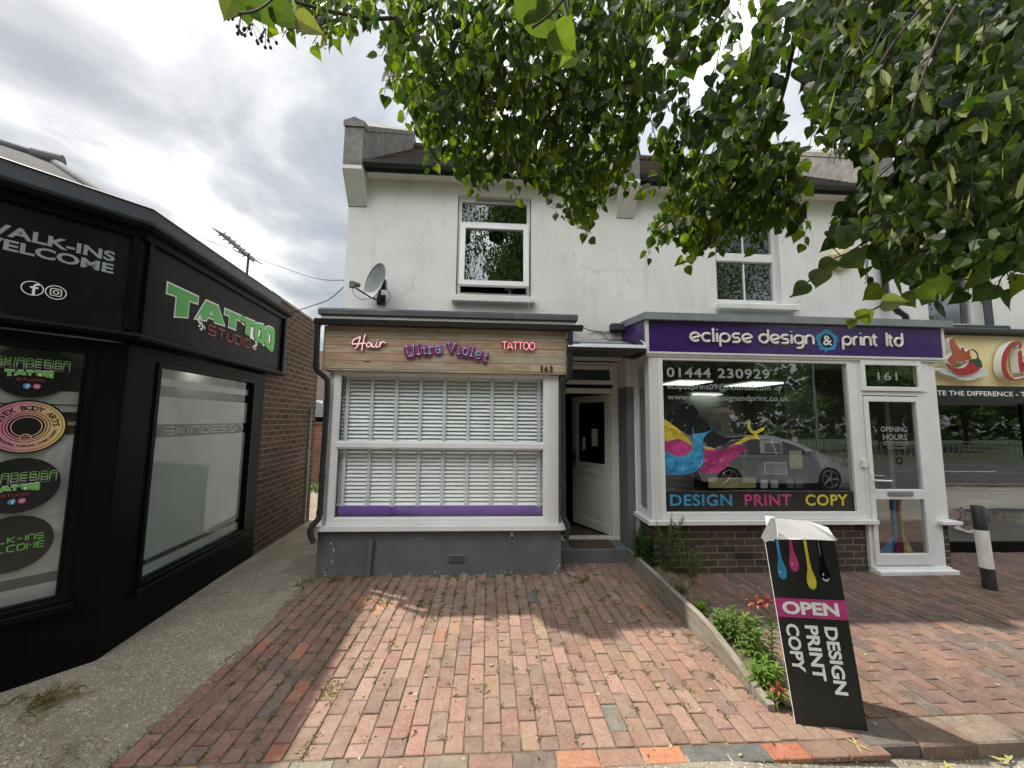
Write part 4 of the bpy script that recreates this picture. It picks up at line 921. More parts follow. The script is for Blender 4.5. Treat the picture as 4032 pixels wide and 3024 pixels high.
flame = S2([(625, 690), (680, 640), (720, 570), (700, 510), (680, 380), (700, 300), (780, 290), (760, 340), (800, 420), (850, 500), (870, 560), (900, 470), (930, 500), (960, 560), (1000, 540), (1050, 510), (1040, 600), (1060, 680), (1010, 710), (950, 700), (930, 740), (890, 710), (850, 750), (810, 715), (760, 770), (700, 785), (640, 750)])
stalk = S2([(1010, 730), (1060, 695), (1150, 690), (1180, 640), (1150, 560), (1070, 510), (1110, 505), (1180, 570), (1200, 680), (1240, 740), (1250, 860), (1190, 830), (1150, 850), (1130, 780), (1060, 770)])
logo([saucer], .062, .012, 'emblem_saucer', 'saucer', fs_); logo([saucer], .03, .03, 'emblem_back', 'white_l', fs_, .004)
logo([chili], .092, .004, 'emblem_chilli', 'chili_red', fs_); logo([chili], .06, .026, 'emblem_back', 'white_l', fs_, .006)
logo([flame], .092, .004, 'emblem_steam', 'chili_orange', fs_); logo([flame], .06, .026, 'emblem_back', 'white_l', fs_, .006)
logo([stalk], .095, .004, 'emblem_stalk', 'stalk', fs_)
Cc = S2([(2010, 480), (2040, 440), (2020, 370), (1950, 345), (1850, 370), (1740, 480), (1660, 640), (1630, 820), (1650, 980), (1720, 1070), (1820, 1105), (1950, 1090), (2100, 1050), (2240, 1020), (2400, 1000), (2400, 1035), (2250, 1050), (2100, 1075), (1930, 1110), (1800, 1100)][:0] + [(2000, 490), (2045, 450), (2030, 370), (1960, 340), (1860, 365), (1740, 480), (1660, 640), (1630, 820), (1650, 980), (1720, 1070), (1820, 1105), (1950, 1095), (2120, 1050), (2300, 1020), (2290, 995), (2120, 1020), (1950, 1065), (1840, 1070), (1760, 1010), (1715, 900), (1715, 760), (1760, 620), (1840, 480), (1930, 400), (1985, 385), (2010, 410), (1985, 460)])
hh = S2([(1975, 560), (2000, 515), (2030, 540), (2035, 700), (2030, 840), (2060, 740), (2100, 710), (2130, 760), (2150, 880), (2200, 880), (2240, 800), (2245, 830), (2200, 925), (2140, 930), (2105, 860), (2085, 780), (2060, 860), (2040, 930), (2000, 945), (1975, 900), (1965, 720)])
ii = S2([(2290, 720), (2330, 720), (2345, 880), (2330, 930), (2290, 930), (2280, 800)]); dot = S2([(2205, 590), (2240, 575), (2260, 610), (2230, 640), (2200, 630)])
for lp in (Cc, hh, ii, dot): logo([lp], .098, .004, 'script_letter', 'chili_red', fs_); logo([lp], .055, .038, 'letter_side', 'white_l', fs_, .004)
YG = 4.85
mb = MB(); mb.box(5.42, 6.0, YG - .01, YG + .1, -.03, 1.962); mb.box(6.0, 7.33, YG - .01, YG + .1, -.03, .135); mb.box(7.33, 7.46, YG - .022, YG + .012, -.03, 1.962); mb.box(7.46, 10.2, YG - .01, YG + .1, -.03, .135); mb.box(10.05, 10.2, YG - .02, YG + .1, .135, 1.962)
sfw = build('shopfront_frame', mb, M['black_paint'], cafe)
pane(sfw, 6.0, 7.33, .135, 1.962, YG - .004, 'glass_dim'); pane(sfw, 7.46, 10.05, .135, 1.962, YG + .02, 'glass_dim')
mb = MB(); mb.quad((6.0, YG + .028, .135), (7.33, YG + .028, .135), (7.33, YG + .028, .78), (6.0, YG + .028, .78)); fl = build('frosted_panel', mb, M['film2'], sfw)
PG = Plane((0, YG - .006, 0), (1, 0, 0))
def WG(u, v): a, b = WC(u, v); return (6.20 + (a - 5.72) * .62, .26 + (b - 2.26) * .62)
for lp, m in ((saucer, 'pale_int'), (chili, 'photo'), (flame, 'photo')):
    vs, fs = poly_geo([[WG(*p) for p in lp]]); mb = MB(); mb.add([PG.at(x, y, {'pale_int': .0005, 'photo': .002}[m] + (.001 if lp is flame else 0)) for x, y, z in vs], fs); build('etched_emblem', mb, M[m], sfw)
mb = MB(); put_text(mb, 'Bites', PG, 6.92, .425, .25, .11, .006, .001, skew=.1); put_text(mb, 'Chilli', PG, 6.60, .42, .26, .13, .006, .001, skew=.2); put_text(mb, 'TASTE THE DIFFERENCE', PG, 6.50, .345, .70, .032, .01, .001); build('etched_lettering', mb, M['photo'], sfw)
room('takeaway_interior', 5.45, 10.2, YG + .11, 6.35, .0, 2.3, cafe)
mb = MB(); mb.box(6.2, 9, 5.7, 6.1, .01, 1.05); build('serving_counter', mb, M['brick_red'], cafe)
eaves(cafe, 5.26, 10.6); roof(cafe, 5.26, 10.6)
# ================================================================== black tattoo studio on the left
tat = thing('tattoo_shop_building', 'black tattoo studio shopfront with a brick side wall and green fascia word', 'building', (-2.7, 3.0, 0))
Bc = Vector((-2.68, 2.965, 0)); u1 = Vector((.628, .778, 0)).normalized(); n1 = Vector((u1.y, -u1.x, 0)); u2 = Vector((-.0797, .9968, 0)).normalized(); n2 = Vector((u2.y, -u2.x, 0))
def frameT(u, n): return Matrix(((u.x, n.x, 0, Bc.x), (u.y, n.y, 0, Bc.y), (0, 0, 1, 0), (0, 0, 0, 1)))
T1, T2 = frameT(u1, n1), frameT(u2, n2)
def miter(d): b = (n1 + n2).normalized(); return b * (d / b.dot(n1))
def sweep(prof, s1, s2, mb=None):     # prof: closed list of (d, z) swept along both faces round the corner
    mb = mb or MB(); n = len(prof)
    secs = [[tuple(Bc + u1 * s1 + n1 * d + Vector((0, 0, z))) for d, z in prof], [tuple(Bc + miter(d) + Vector((0, 0, z))) for d, z in prof], [tuple(Bc + u2 * s2 + n2 * d + Vector((0, 0, z))) for d, z in prof]]
    vs = [p for s_ in secs for p in s_]; fs = [tuple(range(n))[::-1], tuple(2 * n + i for i in range(n))]
    for k in range(2):
        for i in range(n): fs.append((k * n + i, k * n + (i + 1) % n, (k + 1) * n + (i + 1) % n, (k + 1) * n + i))
    return mb.add(vs, fs)
box_ = lambda d0, d1, z0, z1: [(d0, z0), (d1, z0), (d1, z1), (d0, z1)]
SW1, SW2 = -4.2, 2.36
mb = sweep(box_(-.20, .0, -.05, .34), SW1, 2.03)
m2 = MB(T1); m2.box(-.165, -.001, -.2, -.001, .341, 2.20); m2.box(SW1, -3.2, -.2, -.001, .341, 2.2); m2.box(-3.2, -.165, -.2, -.001, 2.135, 2.2); m2.box(-3.2, -.165, -.2, -.001, .341, .43)
m3 = MB(T2); m3.box(.001, .285, -.2, -.001, .341, 2.2); m3.box(1.80, 2.03, -.2, -.001, .341, 2.2); m3.box(.285, 1.80, -.2, -.001, 2.11, 2.2)
mb.v += m2.v; o_ = 0
def merge(a, b):
    n = len(a.v); a.v += b.v; a.f += [[i + n for i in f] for f in b.f]; a.c += b.c; a.sm += b.sm; return a
mb.v = mb.v[:-len(m2.v)]; merge(mb, m2); merge(mb, m3)
build('shopfront_wall', mb, M['black_tile'], tat)
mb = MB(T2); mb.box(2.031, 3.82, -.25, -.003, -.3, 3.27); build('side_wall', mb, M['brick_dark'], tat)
mb = MB(T2); mb.box(3.55, 3.60, -.003, .028, -.1, 1.83, bev=.004); build('wall_batten', mb, M['render_grey'], tat)
mb = MB(T2); mb.box(2.03, 3.84, -.28, .012, 3.271, 3.31, bev=.008); build('wall_coping', mb, M['render_grey'], tat)
# back of the building so it is closed from other sides
mb = MB(); c0 = Bc + u1 * SW1; c2 = Bc + u2 * 3.82
for a, b in ((c0, c0 + Vector((-5.5, 4.5, 0))), (c0 + Vector((-5.5, 4.5, 0)), Vector((-8.5, 6.8, 0))), (Vector((-8.5, 6.8, 0)), c2)):
    mb.quad((a.x, a.y, -.3), (b.x, b.y, -.3), (b.x, b.y, 3.2), (a.x, a.y, 3.2))
build('back_wall', mb, M['brick_dark'], tat)
# fascia
mb = sweep(box_(-.2, .035, 2.24, 3.07), SW1, SW2); build('fascia', mb, M['black_board'], tat)
mb = sweep([(.036, 3.0), (.06, 3.005), (.065, 3.05), (.11, 3.07), (.125, 3.10), (.11, 3.115), (.036, 3.12)], SW1, SW2 + .04)
sweep([(.036, 2.225), (.085, 2.235), (.10, 2.255), (.095, 2.275), (.06, 2.285), (.036, 2.30)], SW1, SW2 + .02, mb)
for T, a, b in ((T1, -.052, -.012), (T2, .012, .045), (T2, 2.31, 2.36)):
    m2 = MB(T); m2.box(a, b, .036, .062, 2.30, 3.0); merge(mb, m2)
build('fascia_moulding', mb, M['black_paint'], tat)
mb = sweep([(-.3, 3.118), (.10, 3.118), (.105, 3.135), (.085, 3.145), (.08, 3.235), (.09, 3.245), (.06, 3.262), (-.3, 3.262)], SW1, SW2 - .25); build('roof_flashing', mb, M['slate_metal'], tat)
m2 = MB(T2); m2.box(2.32, 2.37, -.18, .07, 2.24, 3.03); build('fascia_end', m2, M['black_board'], tat)
mb = MB(); p = [c0, Bc, Bc + u2 * 2.1, Bc + u2 * 3.8, Vector((-8.4, 6.7, 0)), c0 + Vector((-5.4, 4.4, 0))]
mb.add([(q.x - .15, q.y, 3.2) for q in p], [tuple(range(6))]); build('flat_roof', mb, M['felt'], tat)
# pitched slate roof behind the parapet
Rr = Vector((-5.0, 4.38, 4.53)); Rl = Rr + Vector((-.72, -.70, 0)).normalized() * 5
f1 = Vector((-2.78, 3.20, 3.2)); f0 = f1 - u1 * 6.0 + Vector((0, 0, 0)); b1 = Vector((-5.4, 6.6, 3.2)); b0 = b1 - u1 * 6
mb = MB(); mb.quad(tuple(f0), tuple(f1), tuple(Rr), tuple(Rl)); mb.quad(tuple(f1), tuple(b1), tuple(Rr)); mb.quad(tuple(b1), tuple(b0), tuple(Rl), tuple(Rr)); mb.quad(tuple(b0), tuple(f0), tuple(Rl)); rf = build('roof', mb, M['slate'], tat)
mb = MB(); mb.tube([Rl, Rr + Vector((.03, .03, .0))], .065, 14); mb.tube([Rr, f1 + Vector((0, 0, .02))], .05, 10); mb.tube([Rr + Vector((-.10, -.10, -.02)), Rr + Vector((.10, .02, -.01))], .10, 16); build('ridge_tile', mb, M['felt'], rf)
# windows
def twin(T, s0, s1, z0, z1, pref):
    m2 = MB(T); ring(m2, s0, s1, z0, z1, -.07, .012, .035); m2.box(s0 - .03, s1 + .03, -.07, .035, z0 - .045, z0 - .001, bev=.004); m2.box(s0 + .035, s1 - .035, -.05, -.004, z0 + .035, z0 + .052); m2.box(s1 - .052, s1 - .035, -.05, -.004, z0 + .052, z1 - .036); m2.box(s0 + .035, s0 + .052, -.05, -.004, z0 + .052, z1 - .036)
    return build('window_frame', m2, M['black_paint'], tat)
w1 = twin(T1, -3.2, -.165, .43, 2.135, 1); w2 = twin(T2, .285, 1.80, .335, 2.11, 2)
def tq(T, s0, s1, z0, z1, d, name, m, par): m2 = MB(T); m2.quad((s0, d, z0), (s1, d, z0), (s1, d, z1), (s0, d, z1)); return build(name, m2, M[m], par)
tq(T1, -3.17, -.20, .465, 2.10, -.035, 'pane', 'glass', w1); tq(T2, .32, 1.765, .37, 2.075, -.035, 'pane', 'glass', w2)
for a, b in ((.37, .468), (.512, 1.49), (1.60, 1.835), (1.925, 1.99)): tq(T2, .32, 1.765, a, b, -.045, 'frosted_film', 'film', w2)
m2 = MB(T2)
for a, b in ((.36, .40), (.72, .76), (1.20, 1.235), (1.70, 1.76)): m2.quad((a, -.046, .468), (b + .02, -.046, .468), (b + .02, -.046, .512), (a, -.046, .512))
m2.quad((.32, -.0465, 1.598), (1.765, -.0465, 1.598), (1.765, -.0465, 1.603), (.32, -.0465, 1.603)); build('film_band', m2, M['black_print'], w2)
Pt2 = Plane(Bc, u2); Pt1 = Plane(Bc, u1)
def techno(ch):
    G_ = {'S': [[(.8, 1), (.15, 1), (0, .9), (0, .6), (.15, .5), (.65, .5), (.8, .4), (.8, .1), (.65, 0), (0, 0)]], 'K': [[(0, 0), (0, 1)], [(.75, 1), (.12, .5), (.8, 0)]], 'I': [[(0, 0), (0, 1)]], 'N': [[(0, 0), (0, .85), (.15, 1), (.65, 1), (.8, .85), (.8, 0)]], 'n': [[(0, 0), (0, .85), (.15, 1), (.65, 1), (.8, .85), (.8, 0)]],
          'D': [[(0, 0), (0, 1), (.62, 1), (.8, .85), (.8, .15), (.62, 0), (0, 0)]], 'E': [[(.8, 1), (.15, 1), (0, .85), (0, .15), (.15, 0), (.8, 0)], [(0, .5), (.7, .5)]], 'G': [[(.8, 1), (.15, 1), (0, .85), (0, .15), (.15, 0), (.65, 0), (.8, .12), (.8, .5), (.4, .5)]], 'U': [[(0, 1), (0, .15), (.15, 0), (.65, 0), (.8, .15), (.8, 1)]], 'T': [[(0, 1), (.8, 1)], [(.4, 1), (.4, 0)]], 'O': [[(.15, 0), (.65, 0), (.8, .15), (.8, .85), (.65, 1), (.15, 1), (0, .85), (0, .15), (.15, 0)]],
          'W': [[(0, 1), (.1, 0), (.4, .8), (.7, 0), (.8, 1)]], 'A': [[(0, 0), (0, .6), (.4, 1), (.8, .6), (.8, 0)], [(0, .35), (.8, .35)]], 'L': [[(0, 1), (0, .12), (.12, 0), (.75, 0)]], '-': [[(.1, .5), (.6, .5)]], 'C': [[(.8, 1), (.15, 1), (0, .85), (0, .15), (.15, 0), (.8, 0)]], 'M': [[(0, 0), (0, 1), (.4, .55), (.8, 1), (.8, 0)]]}
    return G_.get(ch, []), (.30 if ch == 'I' else 1.08)
def tword(mb, s, pl, a, b, w, h, r, **k):
    W_ = sum(techno(c)[1] for c in s) - .28; sx = w / W_; x = 0
    for c in s:
        ps, adv = techno(c); strokes(mb, [[(x + px, py) for px, py in p] for p in ps], pl, a, b, sx, h, r, **k); x += adv
mb = MB(); tword(mb, 'SKINDESIGN', Pt2, .50, 1.515, 1.20, .062, .006, lift=-.046, flat=.08); build('film_lettering', mb, M['film'], w2)
# green TATTOO word with a white outline, arched underneath
def warp(p, q, W_=1.86, H=.30):      # p along the word, q 0..1
    t = p / W_; bot = 2.484 + .125 * (sin(pi * min(1, max(0, t))) ** .8); top = 2.765 + .045 * t * t + (.0 if t < .8 else .012)
    return p, bot + (top - bot) * q
LT = {'T': [(0, 1), (1, 1), (1, .70), (.70, .70), (.70, 0), (.30, 0), (.30, .70), (0, .70)], 'A': [(.28, 1), (.72, 1), (1.02, 0), (.66, 0), (.62, .18), (.38, .18), (.34, 0), (-.02, 0)]}
def green_word(pl, a, w, zf, lift, par, k=1.0):
    loops = []; x = 0; xs = [('T', .36, 1.0), ('A', .40, 1.0), ('T', .29, 1.0), ('T', .27, 1.0), ('O', .245, 1), ('O', .245, 1)]; tot = sum(q[1] for q in xs); gap = .0
    for i, (c, ww, _) in enumerate(xs):
        ww *= 1.86 / tot; W2 = ww * .995
        if c in LT:
            pts = LT[c]; dens = []
            for j in range(len(pts)):
                p0, p1 = pts[j], pts[(j + 1) % len(pts)]
                for t in (0, .33, .66): dens.append((p0[0] + (p1[0] - p0[0]) * t, p0[1] + (p1[1] - p0[1]) * t))
            loops.append([zf(*warp(x + px * W2, py * (1.0 if i else 1.0))) for px, py in dens])
            if c == 'A': loops.append([zf(*warp(x + px * W2, py)) for px, py in [(.5, .62), (.42, .36), (.58, .36)]])
        else:
            def sq(rx, ry): return [zf(*warp(x + W2 * (.5 + rx * math.copysign(abs(cos(t)) ** .6, cos(t))), .5 + ry * math.copysign(abs(sin(t)) ** .6, sin(t)))) for t in [2 * pi * k2 / 28 for k2 in range(28)]]
            loops.append(sq(.5, .5)); loops.append(sq(.13, .26))
        x += ww
    for off, m, lf, dp in ((.013 * k, 'white_l', lift, .0), (0, 'green_l' if k == 1 else 'green_neonish', lift + .003, .0)):
        outer = [l for l in loops]
        vs, fs = poly_geo(outer, off, dp); mb = MB(); mb.add([pl.at(a + vx * w / 1.86, vy, lf + (.001 if off == 0 else 0)) for vx, vy, vz in vs], fs); build('sign_word' if k == 1 else 'sticker_word', mb, M[m], par)
fas = [o for o in COL.objects if o.name == 'fascia'][0]
green_word(Pt2, .25, 1.86, lambda p, q: (p, q), .038, fas)
def studio_word(mb, pl, a, b, w, h, r, lift): tword(mb, 'STUDIO', pl, a, b, w, h, r, lift=lift, flat=.3)
mb = MB(); studio_word(mb, Pt2, .80, 2.462, .74, .088, .0075, .040); build('sign_word', mb, M['red_l'], fas)
def flourish(pl, a, b, s, mir, lift, par, m='white_l'):
    mb = MB()
    for p, r in (([(0, 0), (.3, .25), (.65, .2), (.9, .45), (.8, .8), (.5, .85), (.42, .6), (.6, .5)], .010), ([(.25, .15), (.1, -.2), (.3, -.5), (.55, -.35)], .008), ([(.5, .15), (.55, -.15), (.85, -.2)], .007), ([(.0, 0), (-.25, -.1), (-.35, -.35)], .006)):
        pts = smooth_path([(x * mir, y, 0) for x, y in p], 5); n = len(pts)
        mb.tube([pl.at(a + q[0] * s, b + q[1] * s, lift) for q in pts], [r * s / .09 * (.35 + .9 * sin(pi * (i + .5) / n)) for i in range(n)], 8, True, None, .25, fn=pl.n)
    return build('flourish', mb, M[m], par)
flourish(Pt2, .72, 2.52, .085, -1, .041, fas); flourish(Pt2, 1.62, 2.50, .075, 1, .041, fas)
# WALK-INS WELCOME and the two social icons on the near face
mb = MB(); put_text(mb, 'WALK-INS', Pt1, -.735, 2.779, .605, .074, .03, .038, depth=.0); put_text(mb, 'WELCOME', Pt1, -.755, 2.690, .625, .071, .03, .038); build('sign_word', mb, M['vinyl_w'], fas)
def icons(pl, cx, cz, r, gap, lift, par, colored=False):
    for i in (0, 1):
        x = cx + i * gap
        mb = MB()
        if colored: mb.disc(pl.at(x, cz, lift), pl.u, pl.v, r); build('icon_disc', mb, M['cyan' if i == 0 else 'magenta'], par); mb = MB()
        else: mb.disc(pl.at(x, cz, lift), pl.u, pl.v, r, 40, r * .90)
        if i == 0:
            mb.quad(*[pl.at(x + a * r, cz + b * r, lift + .001) for a, b in ((.0, -.88), (.26, -.88), (.26, .25), (.0, .25))]); mb.quad(*[pl.at(x + a * r, cz + b * r, lift + .0015) for a, b in ((-.22, .02), (.52, .02), (.52, .24), (-.22, .24))])
            strokes(mb, [arc(.42, .25, .29, .35, 180, 90, 8) + [(.56, .60)]], pl, x, cz, r, r, .12 * r, lift=lift + .002, flat=.1)
        else:
            strokes(mb, [[(-.3, -.5), (.3, -.5)] + arc(.3, -.3, .2, .2, -90, 0, 4) + arc(.3, .3, .2, .2, 0, 90, 4) + arc(-.3, .3, .2, .2, 90, 180, 4) + arc(-.3, -.3, .2, .2, 180, 270, 4), arc(0, 0, .25, .25, 0, 360, 20), [(.29, .30), (.33, .30)]], pl, x, cz, r, r, .055 * r, lift=lift + .002, flat=.1)
        build('social_icon', mb, M['white_l'], par)
icons(Pt1, -.478, 2.481, .047, .098, .038, fas)
# round stickers on the near window
def sticker(cz, kind, cx=-.425, r=.172):
    mb = MB(); mb.disc(Pt1.at(cx, cz, -.028), Pt1.u, Pt1.v, r, 56); st = build('round_sticker', mb, M['black_print'], tat)
    L0 = -.0265
    if kind in (1, 3):
        for j, m in enumerate(('green_neonish', 'film2', 'grey_int')):
            mb = MB(); tword(mb, 'SKINDESIGN', Pt1, cx - .155, cz + .042 - j * .016, .305, .038, .0024, lift=L0 + .0012 * (2 - j), flat=.2); build('sticker_lettering', mb, M[m], st)
        sc = .20 / 1.86
        green_word(Pt1, cx - .115, .20, lambda p, q: (p, (q - 2.484) * .16 + cz - .045), L0 + .002, st, .25)
        mb = MB(); studio_word(mb, Pt1, cx - .065, cz - .064, .11, .014, .0016, L0 + .002); build('sticker_lettering', mb, M['red_l'], st)
        icons(Pt1, cx - .02, cz - .098, .017, .04, L0 + .002, st, True)
    elif kind == 2:
        mb = MB(); mb.disc(Pt1.at(cx, cz, L0), Pt1.u, Pt1.v, r * .94, 56, r * .50)
        nt = NT('sunset_gradient_print'); sp = nt.N('ShaderNodeSeparateXYZ'); nt.L(nt.obj, sp.inputs[0]); g = nt.math('MULTIPLY', nt.math('SUBTRACT', sp.outputs[0], -2.7 + .0), 1.0)
        x_l = Pt1.at(cx - r, cz).x; nt2 = nt.math('DIVIDE', nt.math('SUBTRACT', sp.outputs[0], x_l), 2 * r * .628)
        bd = build('sticker_ring', mb, nt.fin(nt.pbr(nt.ramp(nt2, [(.1, (.50, .16, .28)), (.95, (.60, .50, .14))]), .4)), st)
        bd_m = bd.data.materials[0]
        mb = MB(); mb.disc(Pt1.at(cx, cz, L0 + .001), Pt1.u, Pt1.v, r * .88, 56, r * .865); mb.disc(Pt1.at(cx, cz, L0 + .001), Pt1.u, Pt1.v, r * .57, 56, r * .55); build('ring_line', mb, M['black_print'], st)
        mb = MB(); mb.disc(Pt1.at(cx, cz, L0 + .001), Pt1.u, Pt1.v, r * .47, 48, r * .435); mb.disc(Pt1.at(cx, cz, L0 + .001), Pt1.u, Pt1.v, r * .38, 48, r * .35); mb.disc(Pt1.at(cx, cz - r * .41, L0 + .003), Pt1.u, Pt1.v, r * .15, 32, r * .115); build('ring_mark', mb, bd_m, st)
        mb = MB()
        def ringtext(s, r0, a0, a1, h, flip=False):
            n = len(s)
            for i, ch in enumerate(s):
                if ch == ' ': continue
                a_ = R(a0 + (a1 - a0) * (i + .5) / n); g = text_geo(ch, .02)
                if not g[0]: continue
                vs = []; xs = [v[0] for v in g[0]]; xm = (min(xs) + max(xs)) / 2
                for x, y, z in g[0]:
                    x = (x - xm) * h; y = (y - .35) * h
                    rr = r0 + (y if not flip else -y); ta = a_ - (x / r0 if not flip else -x / r0)
                    vs.append(Pt1.at(cx + rr * cos(ta), cz + rr * sin(ta), L0 + .002))
                mb.add(vs, g[1])
        ringtext('SUSSEX BODY ARTS', r * .71, 190, 0, .042); ringtext('PROFESSIONAL PIERCING IN MID SUSSEX', r * .71, 200, 350, .019, True); build('sticker_lettering', mb, M['black_print'], st)
    else:
        mb = MB(); tword(mb, 'WALK-InS', Pt1, cx - .12, cz + .01, .245, .032, .0032, lift=L0, flat=.2); tword(mb, 'WELCOME', Pt1, cx - .13, cz - .045, .262, .036, .0032, lift=L0, flat=.2); build('sticker_lettering', mb, M['green_neonish'], st)
for cz, k in ((1.952, 1), (1.592, 2), (1.222, 3), (.862, 4)): sticker(cz, k)
for a, b in ((.465, .575), (.64, 1.535), (1.60, 1.625), (1.69, 1.83)): tq(T1, -3.17, -.20, a, b, -.045, 'frosted_film', 'film2', w1)
m2 = MB(T1)
for z in (1.655, 1.735): m2.quad((-3.17, -.040, z), (-.20, -.040, z), (-.20, -.040, z + .007), (-3.17, -.040, z + .007))
build('film_band', m2, M['black_print'], w1)
mb = MB()   # studio interior
a, b, c, d = Bc + u1 * -3.9 - n1 * .22, Bc - n1 * .22 - n2 * .1, Bc + u2 * 2.3 - n2 * .25, Vector((-7.6, 6.3, 0)); e_ = Vector((-7.6, 1.6, 0))
mb.add([(q.x, q.y, 2.36) for q in (a, b, c, d, e_)], [(0, 1, 2, 3, 4)])
for p_, q_ in ((c, d), (d, e_), (e_, a)): mb.quad((p_.x, p_.y, 0), (q_.x, q_.y, 0), (q_.x, q_.y, 2.36), (p_.x, p_.y, 2.36))
build('studio_interior', mb, M['pale_int'], tat)
mb = MB(); mb.add([(q.x, q.y, .06) for q in (a, b, c, d, e_)], [(0, 1, 2, 3, 4)]); build('floor', mb, M['grey_int'], tat)
for x, y in ((-4.1, 5.35), (-5.6, 5.9), (-4.6, 3.4), (-3.9, 3.9)): mb = MB(); mb.lathe([(.13, 2.33), (.13, 2.355)], x, y, 24); build('ceiling_lamp', mb, M['lamp_on'], tat)

# ================================================================== fixtures, each its own thing
# neon signs and the acrylic name
Pn = Plane((0, 4.235, 0), (1, 0, 0))
t = thing('neon_sign', 'pink neon script word Hair on the left of the timber sign', 'neon sign', (-1.33, 4.23, 2.42))
def H(*p): return smooth_path([(x, y, 0) for x, y in p], 6)
hair = [H((-1.500, 2.475), (-1.508, 2.50), (-1.490, 2.53), (-1.455, 2.548), (-1.425, 2.56), (-1.435, 2.51), (-1.452, 2.455), (-1.475, 2.432)), H((-1.500, 2.482), (-1.450, 2.483), (-1.362, 2.495)), H((-1.372, 2.592), (-1.388, 2.52), (-1.398, 2.46), (-1.400, 2.410)),
        H((-1.30, 2.488), (-1.325, 2.50), (-1.352, 2.48), (-1.345, 2.455), (-1.315, 2.458), (-1.297, 2.49), (-1.293, 2.46), (-1.278, 2.450), (-1.266, 2.462)), H((-1.243, 2.505), (-1.252, 2.462), (-1.238, 2.452), (-1.222, 2.462)), H((-1.238, 2.532), (-1.236, 2.537)), H((-1.205, 2.512), (-1.212, 2.455)), H((-1.210, 2.475), (-1.192, 2.505), (-1.170, 2.512), (-1.150, 2.500))]
mb = MB(); [mb.tube([Pn.at(q[0], q[1], .028) for q in p], .0048, 8) for p in hair]; build('neon_tube', mb, M['neon_w'], t)
mb = MB(); [mb.tube([Pn.at(q[0], q[1], .010 + .0005 * i) for q in p], .017, 10, True, None, .22, fn=Pn.n) for i, p in enumerate(hair)]; build('backing', mb, M['clear_acrylic'], t)
t = thing('neon_sign', 'pink neon capitals TATTOO on the right of the timber sign', 'neon sign', (.31, 4.23, 2.46))
tp = []; x = .132
for ch, w in (('T', .058), ('A', .062), ('T', .055), ('T', .055), ('O', .066), ('O', .066)):
    zb, zt = 2.462, 2.545
    if ch == 'T': tp += [[(x, zt), (x + w, zt)], [(x + w / 2, zt), (x + w / 2, zb)]]
    elif ch == 'A': tp += [[(x, zb), (x + w / 2, zt), (x + w, zb)], [(x + w * .2, zb + .025), (x + w * .8, zb + .025)]]
    else: tp += [arc(x + w / 2, (zb + zt) / 2, w / 2 * .9, (zt - zb) / 2, 0, 360, 20)]
    x += w + .0025
mb = MB(); [mb.tube([Pn.at(q[0], q[1], .028) for q in p], .0048, 8) for p in tp]; build('neon_tube', mb, M['neon'], t)
mb = MB(); [mb.tube([Pn.at(q[0], q[1] - .003, .010 + .0004 * i) for q in p], .013, 10, True, None, .22, fn=Pn.n) for i, p in enumerate(tp)]; build('backing', mb, M['clear_acrylic'], t)
t = thing('name_sign', 'purple and magenta cut-out words Ultra Violet in the middle of the timber sign', 'sign', (-.49, 4.23, 2.4))
UV = {'U': [[(.1, 1), (.1, .35), (.25, .06), (.5, 0), (.75, .06), (.9, .35), (.9, 1)], [(-.08, 1), (.28, 1)], [(.72, 1), (1.08, 1)]], 'l': [[(.5, 1), (.5, 0)], [(.15, 1), (.5, 1)], [(.1, 0), (.9, 0)]], 't': [[(.5, 1.1), (.5, .15), (.65, 0), (1, .1)], [(.1, .75), (.9, .75)]],
      'r': [[(.3, .95), (.3, 0)], [(0, 0), (.6, 0)], [(0, .95), (.3, .95)], [(.3, .6), (.55, .95), (.95, .9)]], 'a': [[(.15, .8), (.45, 1), (.75, .85), (.78, .1), (1, 0)], [(.78, .5), (.3, .5), (.1, .25), (.3, 0), (.6, .03), (.78, .25)]], 'V': [[(.12, 1), (.5, 0), (.88, 1)], [(-.08, 1), (.3, 1)], [(.7, 1), (1.08, 1)]],
      'i': [[(.5, .7), (.5, 0)], [(.1, 0), (.9, 0)], [(.2, .7), (.5, .7)], [(.5, 1.0), (.5, 1.03)]], 'o': [arc(.5, .5, .42, .5, 0, 360, 16)], 'e': [[(.1, .5), (.9, .5), (.85, .85), (.5, 1), (.15, .8), (.05, .45), (.2, .1), (.55, 0), (.9, .15)]]}
chars = [('U', -.915, 2.350, .090, 8, .115), ('l', -.806, 2.378, .045, 7, .110), ('t', -.752, 2.384, .055, 5, .088), ('r', -.682, 2.390, .060, 4, .078), ('a', -.605, 2.400, .068, 2, .078), ('V', -.480, 2.408, .095, -3, .105), ('i', -.368, 2.398, .040, -6, .100), ('o', -.312, 2.388, .068, -9, .082), ('l', -.228, 2.378, .040, -12, .108), ('e', -.172, 2.356, .066, -14, .080), ('t', -.090, 2.332, .055, -16, .088)]
for rad, m, lf, fl_ in ((.034, 'magenta_d', .010, .2), (.0165, 'navy', .018, .3), (.0062, 'iri', .026, .5)):
    mb = MB()
    for i, (ch, x, z, w, rot, h) in enumerate(chars):
        a_ = R(rot)
        for j, p_ in enumerate(UV[ch]):
            mb.tube([Pn.at(x + p * w * cos(a_) - q * h * sin(a_), z + p * w * sin(a_) + q * h * cos(a_), lf + .0004 * i + .0003 * j) for p, q in p_], rad, 10, True, None, fl_, fn=Pn.n)
    build('letter_layer', mb, M[m], t)
